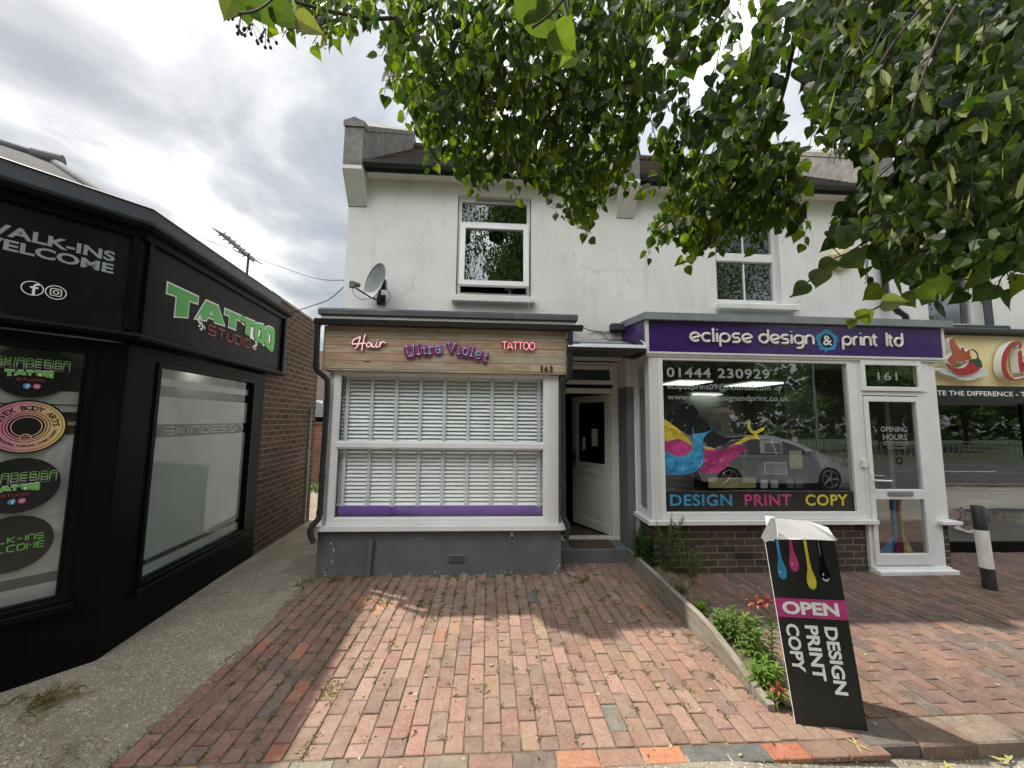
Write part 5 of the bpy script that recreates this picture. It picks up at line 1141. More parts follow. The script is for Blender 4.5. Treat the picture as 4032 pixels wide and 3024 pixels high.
# blinds and window seat
t = thing('venetian_blind', 'wide white slatted blind with grey tapes behind the bay window glass', 'blind', (-.5, 4.43, .7))
mb = MB(); z = 2.13; k = 0
while z > .73:
    vs = []; tilt = .95 + .03 * sin(k * 1.7); n = 4
    for i in range(n + 1):
        q = -.023 + .046 * i / n; arch_ = .003 * (1 - (2 * i / n - 1) ** 2)
        vs += [(-1.66, 4.43 + q * cos(tilt), z - q * sin(tilt) * -1 + arch_), (.63, 4.43 + q * cos(tilt), z - q * sin(tilt) * -1 + arch_)]
    vs2 = [(x, y, zz - .0022) for x, y, zz in vs]
    fs = [(2 * i, 2 * i + 1, 2 * i + 3, 2 * i + 2) for i in range(n)] + [(10 + 2 * i, 10 + 2 * i + 2, 10 + 2 * i + 3, 10 + 2 * i + 1) for i in range(n)] + [(0, 10, 11, 1), (8, 9, 19, 18)]
    mb.add(vs + vs2, fs); z -= .0435; k += 1
build('slats', mb, M['blind'], t)
mb = MB(); mb.box(-1.66, .63, 4.405, 4.455, .708, .722, bev=.003); build('bottom_rail', mb, M['blind'], t)
mb = MB(); mb.box(-1.66, .63, 4.40, 4.46, 2.14, 2.18); build('head_rail', mb, M['blind'], t)
for i in range(9):
    x = -1.595 + i * .2715
    mb = MB(); mb.box(x - .019, x + .019, 4.3965, 4.3985, .70, 2.16); mb.box(x - .019, x + .019, 4.4615, 4.463, .70, 2.16); build('ladder_tape', mb, M['tape'], t)
mb = MB(); mb.tube([(.555, 4.385, 2.1), (.558, 4.385, 1.12)], .0012, 5); mb.lathe([(.002, 1.12), (.006, 1.10), (.008, 1.07), (.003, 1.065)], .558, 4.385, 8); build('pull_cord', mb, M['blind'], t)
def cushion(x0, x1, label):
    bm = bmesh.new(); nx = 24; vs = []
    mb = MB(); n = 20; rr = random.Random(int(x0 * 100))
    prof = [(4.375, .600), (4.352, .615), (4.347, .65), (4.352, .69), (4.372, .708), (4.55, .715), (4.72, .70), (4.74, .60)]
    secs = []
    for i in range(n + 1):
        x = x0 + (x1 - x0) * i / n; e = 1 - .12 * (abs(2 * i / n - 1) ** 8); secs.append([(x, 4.54 + (y - 4.54) * e, .655 + (z - .655) * e + rr.gauss(0, .0012)) for y, z in prof])
    m = len(prof); mb.add([q for s_ in secs for q in s_], [(i * m + j, i * m + (j + 1) % m, (i + 1) * m + (j + 1) % m, (i + 1) * m + j) for i in range(n) for j in range(m)] + [tuple(range(m)), tuple(n * m + j for j in range(m))[::-1]], sm=True)
    bm.free(); return tag(build('seat_cushion', mb, M['violet']), label, 'cushion', 'cushions on the window seat')
cushion(-1.63, -1.055, 'short violet cushion at the left end of the window seat'); cushion(-1.05, .615, 'long violet cushion filling the window seat to the right')
# door canopy
t = thing('door_canopy', 'smoked plastic canopy with a dark rail over the salon doorway', 'canopy', (1.33, 4.4, 2.47))
mb = MB(); n = 10; pr = [(4.20 + .45 * sin(pi / 2 * i / n) ** 1.0, 2.515 + .16 * (1 - cos(pi / 2 * (i / n)) * 1) * 1.0) for i in range(n + 1)]
pr = [(4.17 + .47 * (1 - cos(pi / 2 * i / n)), 2.495 + .175 * sin(pi / 2 * i / n)) for i in range(n + 1)]
mb.add([(x, y, z) for y, z in pr for x in (.875, 1.765)], [(2 * i, 2 * i + 1, 2 * i + 3, 2 * i + 2) for i in range(n)], sm=True); build('cover', mb, M['canopy'], t)
mb = MB(); mb.box(.87, 1.77, 4.155, 4.178, 2.448, 2.494, bev=.006); mb.box(.87, 1.77, 4.179, 4.62, 2.462, 2.470); build('front_rail', mb, M['black_plastic'], t)
mb = MB(); mb.box(.872, 1.768, 4.150, 4.168, 2.496, 2.512, bev=.003); mb.tube([(1.762, y, z + .004) for y, z in pr], .007, 8); build('bright_edge', mb, M['upvc'], t)
for x in (.885, 1.755): mb = MB(); mb.prism([(4.17, 2.45), (4.645, 2.45), (4.645, 2.64), (4.60, 2.64)], x - .008, x + .008); build('bracket', mb, M['black_plastic'], t)
# dish
t = thing('satellite_dish', 'grey satellite dish on the white wall left of the upstairs window', 'satellite dish', (-1.33, 4.65, 3.12))
cD = Vector((-1.355, 4.40, 3.27)); ax = Vector((-.62, -.76, .18)).normalized(); uu = ax.cross(Vector((0, 0, 1))).normalized(); vv = uu.cross(ax) * -1
mb = MB(); vs = []; nr = 8; na = 30
for i in range(nr + 1):
    r_ = i / nr
    for k in range(na): a_ = 2 * pi * k / na; vs.append(cD + uu * cos(a_) * r_ * .185 + vv * sin(a_) * r_ * .225 + ax * (.05 * r_ * r_ - .05))
fs = [(i * na + k, i * na + (k + 1) % na, (i + 1) * na + (k + 1) % na, (i + 1) * na + k) for i in range(nr) for k in range(na)]
mb.add(vs, fs, sm=True); mb.add([v - ax * .004 for v in vs], [f[::-1] for f in fs], sm=True); mb.tube([cD + uu * cos(a_) * .185 + vv * sin(a_) * .225 for a_ in [2 * pi * k / na for k in range(na + 1)]], .005, 6); build('dish', mb, M['dish'], t)
e = cD - vv * .235 + ax * .24 + Vector((.0, 0, .055)) if vv.z > 0 else cD + vv * .235 + ax * .24 + Vector((0, 0, .045))
low = cD - vv * .215 if vv.z > 0 else cD + vv * .215
mb = MB(); mb.tube([low - ax * .04 + Vector((.03, .03, 0)), low, e], .010, 8); build('feed_arm', mb, M['black_plastic'], t)
mb = MB(); mb.tube([e + Vector((0, 0, -.02)), e + Vector((0, 0, .045))], .032, 12); mb.tube([e + Vector((0, 0, .028)), e + Vector((0, 0, .028)) - ax * .085 + Vector((0, 0, .02))], [.03, .028], 12); build('receiver', mb, M['render_grey'], t)
mb = MB(); mb.box(-1.39, -1.29, 4.63, 4.65, 3.06, 3.18); mb.tube([(-1.34, 4.64, 3.12), (-1.33, 4.52, 3.13), (-1.31, 4.47, 3.22), cD - ax * .06], .016, 10); mb.box(-1.30, -1.24, 4.42, 4.50, 3.20, 3.30); build('wall_bracket', mb, M['black_plastic'], t)
mb = MB(); mb.tube(smooth_path([e, e + Vector((.02, .03, -.09)), e + Vector((.10, .08, -.13)), (-1.42, 4.50, 3.12), (-1.34, 4.60, 3.06)], 6), .0035, 6); mb.tube(smooth_path([(-1.36, 4.6, 3.10), (-1.27, 4.55, 3.05), (-1.20, 4.52, 3.12), (-1.25, 4.5, 3.22)], 6), .0035, 6); build('cable', mb, M['black_plastic'], t)
# alarm box
mb = MB(); pts = [(4.468, 3.90), (4.585, 4.045), (4.70, 4.055), (4.80, 3.93), (4.79, 3.80), (4.66, 3.71), (4.52, 3.715)]
n = len(pts); c_ = (4.635, 3.885)
mb.add([(x, WY, z) for x, z in pts] + [(x, WY - .05, z) for x, z in pts] + [(c_[0] + (x - c_[0]) * .45, WY - .12, c_[1] + (z - c_[1]) * .45) for x, z in pts], [(i, (i + 1) % n, n + (i + 1) % n, n + i) for i in range(n)] + [(n + i, n + (i + 1) % n, 2 * n + (i + 1) % n, 2 * n + i) for i in range(n)] + [tuple(range(2 * n, 3 * n))])
tag(build('alarm_box', mb, M['alarm']), 'cream faceted alarm box on the white wall beside the drainpipe', 'alarm box')
# aerials
def aerial(loc, s, label, ang, boom=True):
    t = thing('tv_aerial', label, 'aerial', loc); x, y, z = loc
    mb = MB(); mb.tube([(x, y, z), (x + .01, y, z + s)], .014, 8); build('mast', mb, M['slate_metal'], t)
    d = Vector(ang).normalized(); p0 = Vector((x + .01, y, z + s * .92)); pe = p0 + d * s * 1.0; sd = d.cross(Vector((0, 0, 1))).normalized()
    mb = MB(); mb.tube([p0 - d * .1, pe], .012, 8); build('boom', mb, M['slate_metal'], t)
    mb = MB(); up = sd.cross(d)
    for i in range(13):
        q = p0 + (pe - p0) * (i / 12); mb.tube([q - sd * .13 + up * .01, q + sd * .13 + up * .01], .004, 6)
        if i % 2: mb.tube([q - sd * .03 - up * .04, q + sd * .03 + up * .05], .007, 6)
    mb.tube([p0 - sd * .22, p0 + sd * .22], .006, 6); build('elements', mb, M['black_plastic'], t)
    return t
aerial((-3.18, 5.0, 3.2), .60, 'small tv aerial pointing up above the flat roof of the tattoo studio', (-.45, .10, .36))
aerial((-1.32, 7.25, 7.1), .75, 'slim tv aerial standing on the roof ridge behind the leaves', (.1, -.3, .05))
# cables
def wire(name, pts, r, label, m='black_plastic'): mb = MB(); mb.tube(smooth_path(pts, 8), r, 6); return tag(build(name, mb, M[m]), label, 'cable')
wire('overhead_cable', [(-1.80, 4.66, 3.36), (-2.6, 5.6, 3.72), (-4.2, 7.4, 4.62), (-9, 12, 7.2)], .006, 'thin overhead wire reaching the top of the salon wall across the sky')
wire('overhead_cable', [(-1.80, 4.66, 3.28), (-2.1, 4.95, 3.20), (-2.5, 5.3, 3.20), (-3.0, 5.6, 3.15)], .006, 'short sagging wire from the salon wall down to the studio brick wall')
wire('wall_cable', [(.95, 4.25, 2.77), (1.1, 4.45, 2.80), (1.25, 4.62, 2.80), (1.45, 4.635, 2.79), (1.62, 4.635, 2.79)], .006, 'black cable looping along the wall above the door canopy')
wire('wall_cable', [(1.38, 4.63, 2.79), (1.44, 4.63, 2.74), (1.50, 4.63, 2.66), (1.46, 4.63, 2.64)], .004, 'loose hooked wire end hanging on the wall above the canopy')
wire('wall_cable', [(5.02, 4.64, 4.7), (5.025, 4.64, 3.7), (5.04, 4.635, 3.42), (5.15, 4.60, 3.32), (5.30, 4.56, 3.10)], .006, 'grey cable running down the wall beside the black drainpipe', 'grey_trim')
wire('wall_cable', [(.44, 4.57, 3.2), (.50, 4.55, 3.16), (.46, 4.555, 3.10), (.47, 4.60, 3.03), (.42, 4.63, 2.98)], .004, 'thin white cable tangled round the right end of the window sill', 'upvc')
# door mat
mb = MB(); mb.box(1.02, 1.545, 4.635, 4.925, .162, .176, bev=.004); tag(build('doormat', mb, M['coir']), 'worn brown doormat on the grey step outside the open door', 'doormat')
mb = MB(); mb.box(.95, 1.62, 5.06, 5.75, .162, .175, bev=.004); tag(build('doormat', mb, M['coir']), 'dark mat on the hall floor inside the open door', 'doormat')
# bollard
t = thing('bollard', 'leaning black and white bollard with a rust streak on the red paving', 'bollard', (5.17, 3.80, 0))
def bseg(z0, z1, r, name, m, top=False):
    mb = MB(); f = lambda z: (5.185 - .02 * z * 1.0 - .0, 3.80 + .03 * z, z); pts = [f(z0), f(z1)]; rr = [r, r]
    if top: pts += [f(z1 + .008)]; rr += [r * .85]
    mb.tube(pts, rr, 24); return build(name, mb, M[m], t)
bseg(-.02, .205, .054, 'base_band', 'bollard_b'); bseg(.205, .585, .0535, 'white_band', 'bollard_w'); bseg(.585, .82, .054, 'top_band', 'bollard_b', True)
mb = MB(); mb.box(5.222, 5.25, 3.79, 3.83, .66, .74, bev=.008); build('reflector_clip', mb, M['black_plastic'], t)
# timber edging
mb = MB(); rnd = random.Random(2)
vs = []; ys = [2.30 + (4.605 - 2.30) * i / 12 for i in range(13)]
for y in ys:
    h_ = .172 - .145 * max(0, (3.0 - y) / .7) ** 1.2 + rnd.uniform(-.003, .003); w_ = rnd.uniform(-.003, .003); vs += [(1.655 + w_, y, -.03), (1.655 + w_, y, h_), (1.700, y, h_ + .002), (1.700, y, -.03)]
fs = [(i * 4 + j, (i + 1) * 4 + j, (i + 1) * 4 + (j + 1) % 4, i * 4 + (j + 1) % 4) for i in range(12) for j in range(4)] + [(0, 1, 2, 3), (48, 51, 50, 49)]
mb.add(vs, fs, (.235, .215, .18)); tag(build('timber_edging_board', mb, M['timber'], colors=True), 'long weathered timber board holding the flower bed between the forecourts', 'edging board')
mb = MB(); mb.box(2.0, 2.03, 2.35, 4.2, -.03, .05, (.22, .20, .17)); tag(build('timber_edging_board', mb, M['timber'], colors=True), 'low board along the right side of the flower bed', 'edging board')

# ------------------------------------------------------------------ the pavement sign
BL, BR, TL, TR = Vector((1.742, 2.20, .0)), Vector((2.095, 2.125, -.012)), Vector((1.697, 2.31, .962)), Vector((2.098, 2.26, .974))
t = thing('pavement_sign', 'tall leaning black board with coloured drips and the word OPEN on a pink band', 'pavement sign', (1.92, 2.17, 0))
def bil(a, b): return BL * (1 - a) * (1 - b) + BR * a * (1 - b) + TL * (1 - a) * b + TR * a * b
bn = (BR - BL).cross(TL - BL).normalized()
if bn.y > 0: bn = -bn
def Bp(a, b, c=0): return bil(a, b) + bn * c
mb = MB(); vs = [Bp(a, b, c) for c in (0, -.008) for a, b in ((0, 0), (1, 0), (1, 1), (0, 1))]; mb.add(vs, [(0, 1, 2, 3), (7, 6, 5, 4)]); panel = build('front_panel', mb, M['sign_black'], t)
mb = MB(); mb.add(vs, [(0, 4, 5, 1), (1, 5, 6, 2), (2, 6, 7, 3), (3, 7, 4, 0)])
bk0, bk1 = Vector((2.04, 2.52, 0)), Vector((1.96, 2.50, .99))
mb.quad(BL - bn * .0082, bk0, bk1, TL - bn * .0082); mb.quad(BR - bn * .0082, bk0 + Vector((.004, 0, 0)), bk1 + Vector((.004, 0, 0)), TR - bn * .0082); build('white_side_panel', mb, M['corflute'], t)
mb = MB()
k_ = lambda u, v: None
fl = [((-.06, 1.015), (-.01, .985), (.06, .995), (.17, .985), (.20, 1.03), (.20, 1.128), (.14, 1.13)), ((.24, 1.13), (.22, 1.125), (.20, 1.01), (.99, .995), (1.04, 1.0), (.985, 1.025), (.985, 1.065), (.70, 1.105))]
mb.add([Bp(a, b, .006 if a < .1 else -.004) for a, b in fl[0]], [(0, 1, 2, 3, 4, 5, 6)])
mb.add([Bp(a, b, -.03 if b > 1.05 else .006) for a, b in fl[1]], [(0, 1, 2, 3, 4, 5, 6, 7)])
mb.add([Bp(.20, 1.01, 0), Bp(.24, 1.13, -.03), Bp(.17, 1.13, -.10), Bp(.14, 1.0, -.08)], [(0, 1, 2, 3)])
mb.add([Bp(0, .99, -.002), Bp(1.0, .99, -.002), bk1 + Vector((0, 0, .02))], [(0, 1, 2)]); build('torn_top_flap', mb, M['corflute'], t)
def bq(a0, a1, b0, b1, c, name, m): mb = MB(); mb.quad(Bp(a0, b0, c), Bp(a1, b0, c), Bp(a1, b1, c), Bp(a0, b1, c)); return build(name, mb, M[m], panel)
bq(0.0, 1.0, .560, .665, .0015, 'pink_band', 'magenta')
def btext(mb, s, a0, b0, da, db, bold, vert=False):
    g = text_geo(s, bold); vs = g[0]; x0 = min(v[0] for v in vs); x1 = max(v[0] for v in vs); y0 = min(v[1] for v in vs); y1 = max(v[1] for v in vs)
    out = []
    for x, y, z in vs:
        p, q = (x - x0) / (x1 - x0), (y - y0) / (y1 - y0)
        if vert: out.append(Bp(a0 + q * da, b0 - p * db, .003))
        else: out.append(Bp(a0 + p * da, b0 + q * db, .003))
    mb.add(out, g[1])
for q_ in (('OPEN', .085, .577, .80, .072, .040), ('COPY', .085, .525, .185, .255, .035, True), ('PRINT', .36, .522, .185, .285, .035, True), ('DESIGN', .63, .520, .185, .345, .035, True)):
    mb = MB(); btext(mb, *q_); build('sign_lettering', mb, M['white_l'], panel)
for a, b, m, k in ((.17, .800, 'cyan', 0), (.36, .845, 'magenta', 1), (.57, .748, 'yellow', 2), (.78, .792, 'black_paint', 3)):
    mb = MB(); vs = []
    outl = [(-.020, 1.0 - b), (-.022, .13), (-.028, .085), (-.062, .035), (-.068, .012), (-.055, -.012), (-.03, -.026), (0, -.03), (.03, -.026), (.055, -.012), (.068, .012), (.062, .035), (.028, .085), (.022, .13), (.020, 1.0 - b)]
    mb.add([Bp(a + x, min(.995, b + z), .002 + .0002 * k) for x, z in outl], [tuple(range(len(outl)))]); d_ = build('paint_drip', mb, M[m], panel)
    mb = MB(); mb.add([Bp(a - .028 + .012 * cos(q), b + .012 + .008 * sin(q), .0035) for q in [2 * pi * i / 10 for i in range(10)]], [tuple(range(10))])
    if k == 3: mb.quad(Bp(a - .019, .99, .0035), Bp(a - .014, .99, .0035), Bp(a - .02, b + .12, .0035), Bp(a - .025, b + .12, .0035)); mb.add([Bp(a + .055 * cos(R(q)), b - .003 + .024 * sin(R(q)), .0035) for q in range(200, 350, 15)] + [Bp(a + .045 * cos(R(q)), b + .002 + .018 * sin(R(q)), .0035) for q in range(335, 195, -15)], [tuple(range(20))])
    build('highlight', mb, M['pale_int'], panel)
# ================================================================== vegetation
def inpoly(x, y, P):
    c = False; j = len(P) - 1
    for i in range(len(P)):
        xi, yi = P[i]; xj, yj = P[j]
        if (yi > y) != (yj > y) and x < (xj - xi) * (y - yi) / (yj - yi) + xi: c = not c
        j = i
    return c
def cray(u, v):
    k = 4032 / 2212; a = (u * k - 2016) / 1500; b = -(v * k - 1512) / 1500
    return (Vector(CR) * a + Vector(CU) * b + Vector(CF)).normalized()
def at(u, v, d): return Vector((0, 0, CAMZ)) + cray(u, v) * d
rt = random.Random(21)
def rv(r=rt): return Vector((r.gauss(0, 1), r.gauss(0, 1), r.gauss(0, 1))).normalized()
HEART = [(-.05, .16), (.04, .37), (.20, .47), (.40, .45), (.60, .33), (.80, .16), (.93, .05), (1.06, 0)]
def leaf(mb, p, axis, nrm, s, col, simple=False):
    a = axis.normalized(); b = a.cross(nrm)
    if b.length < .01: b = a.cross(Vector((.3, .5, .8)))
    b.normalize(); n = b.cross(a); cu = rt.uniform(-.15, .75); fo = rt.uniform(-.1, .45) if rt.random() < .88 else rt.uniform(.7, 1.4); wd = rt.uniform(.88, 1.15); tw_ = rt.uniform(-.5, .5)
    def q(t, w): w *= wd; return p + a * (s * (t - .12 * cu * t * t)) + b * (s * w * (1 - .25 * max(fo, 0) * .5)) + n * (s * (fo * abs(w) - cu * t * t * .55 + tw_ * w * t))
    if simple: mb.add([q(0, 0), q(.2, .45), q(.6, .35), q(1, 0)], [(0, 1, 2, 3)], col); mb.add([q(0, 0), q(.2, -.45), q(.6, -.35), q(1, 0)], [(3, 2, 1, 0)], col); return
    vs = [q(.02, 0), q(.4, 0)] + [q(t, w) for t, w in HEART] + [q(t, -w) for t, w in HEART[:-1]] + [q(.72, 0)]
    mb.add(vs, [(0, 2, 3, 4, 1), (1, 4, 5, 6, 17), (17, 6, 7, 8, 9), (1, 12, 11, 10, 0), (17, 14, 13, 12, 1), (9, 16, 15, 14, 17)], col)
def gcol(r=rt, y=.25):
    k = r.uniform(.65, 1.3); x = r.random()
    if x < y: return (.15 * k, .205 * k, .026 * k)
    if x < .8: return (.066 * k, .115 * k, .024 * k)
    return (.038 * k, .078 * k, .024 * k)
PA = [(832, -60), (838, 60), (830, 200), (885, 250), (893, 300), (940, 345), (980, 352), (975, 395), (1045, 405), (1120, 380), (1140, 412), (1205, 440), (1232, 490), (1275, 505), (1295, 440), (1350, 400), (1385, 300), (1385, -60)]
PB = [(1350, -60), (1350, 300), (1400, 345), (1440, 400), (1400, 480), (1395, 545), (1450, 530), (1500, 565), (1560, 520), (1650, 500), (1735, 520), (1760, 440), (1740, 330), (1700, 300), (1700, -60)]
PC = [(1690, -60), (1735, 250), (1770, 330), (1850, 400), (1780, 470), (1790, 540), (1880, 520), (1900, 590), (1990, 640), (2100, 600), (2260, 590), (2260, -60)]
PD_ = [(488, -60), (520, 40), (620, 70), (735, 88), (835, 62), (835, -60)]
GAPS = [[(1735, 320), (1860, 330), (1855, 412), (1735, 410)], [(1700, 405), (1800, 420), (1800, 480), (1720, 470)], [(1880, 330), (1960, 320), (1930, 380), (1880, 390)], [(1980, 480), (2060, 470), (2060, 540), (2000, 560)], [(1350, 378), (1430, 378), (1425, 470), (1350, 470)], [(1395, 60), (1450, 40), (1440, 130), (1405, 150)], [(1480, 150), (1530, 90), (1560, 160), (1500, 260)], [(1600, 30), (1640, 20), (1650, 80), (1610, 90)], [(1700, 230), (1770, 240), (1800, 330), (1720, 320)], [(1375, 270), (1420, 250), (1425, 330), (1380, 335)]]
def sprays(tw, lf, P, dr, n, size=.066, dens=None, yel=.25):
    xs = [p[0] for p in P]; ys = [p[1] for p in P]; c = 0; tries = 0
    while c < n and tries < n * 40:
        tries += 1
        u, v = rt.uniform(min(xs), max(xs)), rt.uniform(min(ys), max(ys))
        if not inpoly(u, v, P): continue
        if dens and rt.random() > dens(u, v): continue
        if any(inpoly(u, v, g) for g in GAPS) and rt.random() < .93: continue
        c += 1; d = rt.uniform(*dr) * (1 if v > 420 else .80 + .20 * max(v, 0) / 420); mid = at(u, v, d); tone = rt.choice([.55, .7, .85, 1, 1, 1.2]) * (.72 if P is PC else 1); yl = min(.8, yel * rt.choice([0, .3, .6, 1, 2.4]))
        dirn = (Vector((-.55, .25, -.55)) + rv() * .55).normalized(); L_ = rt.uniform(.18, .40)
        st = mid - dirn * L_ / 2; path = [st + dirn * L_ * t + Vector((0, 0, -.10 * t * t)) for t in (0, .25, .5, .75, 1)]
        pr = [proj(q) for q in path]
        if all(q and inpoly(q[0], q[1], P) and q[1] < 560 for q in pr) and (rt.random() < .45 or P is PD_): tw.tube(path, [.0028, .0024, .002, .0016, .0012], 5)
        k = int(L_ / .036)
        for i in range(k + 1):
            t = i / k; p = st + dirn * L_ * t + Vector((0, 0, -.10 * t * t)); sd = rv(); ax_ = (Vector((0, 0, -.75)) + dirn * .35 + sd * .55).normalized()
            pt = p + ax_ * .025; sz = size * rt.uniform(.7, 1.25) * min(1.0, d / 2.6); tip = pt + ax_ * sz
            e = [proj(pt), proj(tip)]
            if any(q is None for q in e): continue
            if not all(inpoly(q[0], q[1], P) or inpoly(q[0], q[1], PA) or inpoly(q[0], q[1], PB) or inpoly(q[0], q[1], PC) for q in e) and rt.random() < 1.1: continue
            if any(inpoly(e[0][0], e[0][1], g) for g in GAPS) and rt.random() < .8: continue
            nn = (rv() * .85 + Vector((-.15, -.55, .4))).normalized()
            leaf(lf, pt, ax_, nn, sz, tuple(v_ * tone for v_ in gcol(rt, yl)))
            if rt.random() < .16:   # pale hanging bract with small round fruits
                k5 = .62 if P is PC else .85; a2 = (Vector((0, 0, -1)) + rv() * .3).normalized() * k5; b2 = a2.cross(rv()).normalized() * .0065 * k5; c0_ = (.30, .33, .13)
                lf.add([p, p + a2 * .03 + b2, p + a2 * .07 + b2, p + a2 * .085, p + a2 * .07 - b2, p + a2 * .03 - b2], [(0, 1, 2, 3, 4, 5)], c0_)
                if rt.random() < .5:
                    for _ in range(3):
                        o2 = p + a2 * .07 + rv() * .014; s3 = .0035; lf.add([o2 + Vector((s3, 0, 0)), o2 + Vector((0, s3, 0)), o2 - Vector((s3, 0, 0)), o2 - Vector((0, s3, 0)), o2 + Vector((0, 0, s3)), o2 - Vector((0, 0, s3))], [(0, 1, 4), (1, 2, 4), (2, 3, 4), (3, 0, 4), (1, 0, 5), (2, 1, 5), (3, 2, 5), (0, 3, 5)], (.10, .12, .04))
tree = thing('lime_tree', 'leafy lime tree whose drooping branches fill the upper right of the picture', 'tree', (3.0, -.6, -.02))
tw = MB(); lf = MB()
sprays(tw, lf, PA, (2.2, 3.2), 500, .057, None, .42)
sprays(tw, lf, PB, (2.5, 3.7), 260, .070, lambda u, v: .26 if v < 330 else 1.0, .34)
sprays(tw, lf, PC, (2.0, 3.4), 440, .068, lambda u, v: .6 if v < 330 else 1, .26); sprays(tw, lf, PC, (1.3, 1.9), 90, .052, lambda u, v: 1 if u > 1850 or v < 300 else .2, .12)
sprays(tw, lf, PD_, (1.9, 2.8), 90, .045, lambda u, v: 1 if v < 70 else .4, .3)
def sprig(path, size=.06, yl=.3, r0=.0020, tone=1.0, step=.026):
    P3 = smooth_path([at(*p) for p in path], 6); tw.tube(P3, [r0 * (1.3 - .8 * i / (len(P3) - 1)) for i in range(len(P3))], 5); acc = 0; side = 1
    for i in range(1, len(P3)):
        acc += (P3[i] - P3[i - 1]).length
        if acc > step:
            acc = 0; side = -side; dr_ = (P3[i] - P3[i - 1]).normalized(); lat = dr_.cross(Vector((0, -1, 0))).normalized() * side
            ax_ = (dr_ * .5 + lat * .75 + Vector((0, 0, -.45)) + rv() * .3).normalized(); pt = P3[i] + ax_ * .022; tw.tube([P3[i], pt], .0009, 4, False)
            leaf(lf, pt, ax_, Vector((0, -.8, .3)) + rv() * .5, size * rt.uniform(.75, 1.15), tuple(c * tone for c in gcol(rt, yl)))
            if rt.random() < .3:
                c0_ = P3[i] + Vector((0, 0, -.03)) + rv() * .01
                for _ in range(5): e_ = c0_ + rv() * .012; tw.tube([P3[i], e_], .0005, 3, False); tw.tube([e_ - Vector((0, 0, .0025)), e_, e_ + Vector((0, 0, .0025))], [.0015, .003, .0015], 5)
for (u, v, du, dv, d, s_) in ((1215, 400, 55, 110, 2.7, .062), (1150, 360, 55, 105, 2.8, .058), (1090, 330, 25, 95, 2.8, .056), (1010, 330, 30, 90, 2.7, .056), (940, 290, -5, 80, 2.6, .056), (905, 200, -30, 60, 2.5, .056), (860, 130, -30, 70, 2.4, .056), (860, 60, -35, 60, 2.3, .055), (1470, 470, -75, 85, 2.8, .062), (1530, 480, -55, 95, 2.8, .062), (1600, 470, -50, 75, 2.8, .062), (1660, 450, -30, 85, 2.8, .062), (1720, 430, 20, 100, 2.7, .062),
                            (1840, 450, -50, 90, 2.2, .064), (1890, 500, -20, 95, 2.1, .064), (1950, 540, -40, 95, 1.9, .064), (2040, 550, -30, 95, 1.9, .064), (2120, 540, -30, 95, 1.9, .064), (2190, 560, -40, 70, 1.9, .064), (780, 40, -50, 50, 2.2, .052), (720, 40, -45, 55, 2.1, .052), (650, 30, -40, 50, 1.9, .052), (1440, 350, -45, 70, 2.8, .06), (1290, 380, 5, 75, 2.7, .06), (1340, 330, 20, 80, 2.8, .06), (1000, 380, 20, 25, 2.7, .055)):
    sprig([(u - du * .3, v - dv * .7, d), (u + du * .2, v + dv * .1, d), (u + du * .7, v + dv * .6, d), (u + du, v + dv, d)], s_, rt.choice([.15, .4, .7]), tone=rt.choice([.7, .9, 1.1]))
for (u, v, du, dv) in ((1420, 20, 60, 200), (1500, 40, -50, 190), (1570, 20, -40, 220), (1640, 60, -30, 200), (1390, 200, 40, 150), (1470, 250, 60, 120), (1560, 250, -30, 110), (1745, 60, 10, 200), (1780, 150, -30, 160)):
    sprig([(u, v, 3.1), (u + du * .4, v + dv * .4, 3.1), (u + du, v + dv, 3.05)], .068, .25, .003, tone=.75, step=.04)
def twig_leaves(pts, leaves, r0=.0022):
    P3 = [at(*p) for p in pts]; tw.tube(smooth_path(P3, 4), r0, 5)
    for (u, v, d, du, dv, s, c) in leaves:
        p = at(u, v, d); e = at(u + du, v + dv, d); leaf(lf, p, (e - p), (cray(u, v) * -1 + rv() * .5), s, c)
Gd, Gy = (.06, .10, .028), (.16, .22, .04)
twig_leaves([(1960, 440, 1.6), (1850, 535, 1.5), (1790, 565, 1.45), (1735, 620, 1.42), (1706, 642, 1.4)], [(1830, 548, 1.5, 22, 20, .062, Gd), (1800, 560, 1.45, -22, 22, .052, Gd), (1775, 582, 1.43, -10, 35, .055, (.10, .13, .06)), (1745, 612, 1.42, -25, 22, .05, Gd), (1850, 520, 1.5, -30, -20, .07, Gd)])
twig_leaves([(2100, 600, 1.5), (1990, 628, 1.35), (1900, 662, 1.28), (1850, 690, 1.25), (1832, 700, 1.24)], [(1905, 650, 1.28, 36, 2, .046, (.17, .19, .12)), (1878, 668, 1.26, -8, 40, .042, Gy), (1846, 690, 1.25, -12, 22, .026, Gy), (1945, 640, 1.3, 30, 16, .042, Gd), (1985, 620, 1.33, 30, 25, .045, Gy), (2020, 600, 1.35, 25, 40, .048, Gy)])
twig_leaves([(620, -30, 1.2), (560, 20, 1.1), (505, 30, 1.05)], [(545, -5, 1.2, 30, 50, .058, (.05, .085, .03)), (585, 8, 1.2, 50, 36, .060, (.06, .095, .035)), (520, -12, 1.25, 10, 45, .05, (.05, .08, .03)), (640, 40, 1.2, 60, 35, .055, (.15, .15, .09)), (500, 0, 1.05, -8, 25, .035, (.1, .12, .05))])
twig_leaves([(1260, -60, .80), (1200, 20, .78), (1150, 60, .76)], [(1120, -15, .85, 90, 75, .060, (.07, .11, .03)), (1195, 62, .85, 50, 60, .055, (.12, .16, .04)), (1150, 10, .86, 60, 95, .06, (.08, .12, .035)), (1245, 118, .86, -40, 25, .035, (.15, .2, .05))])
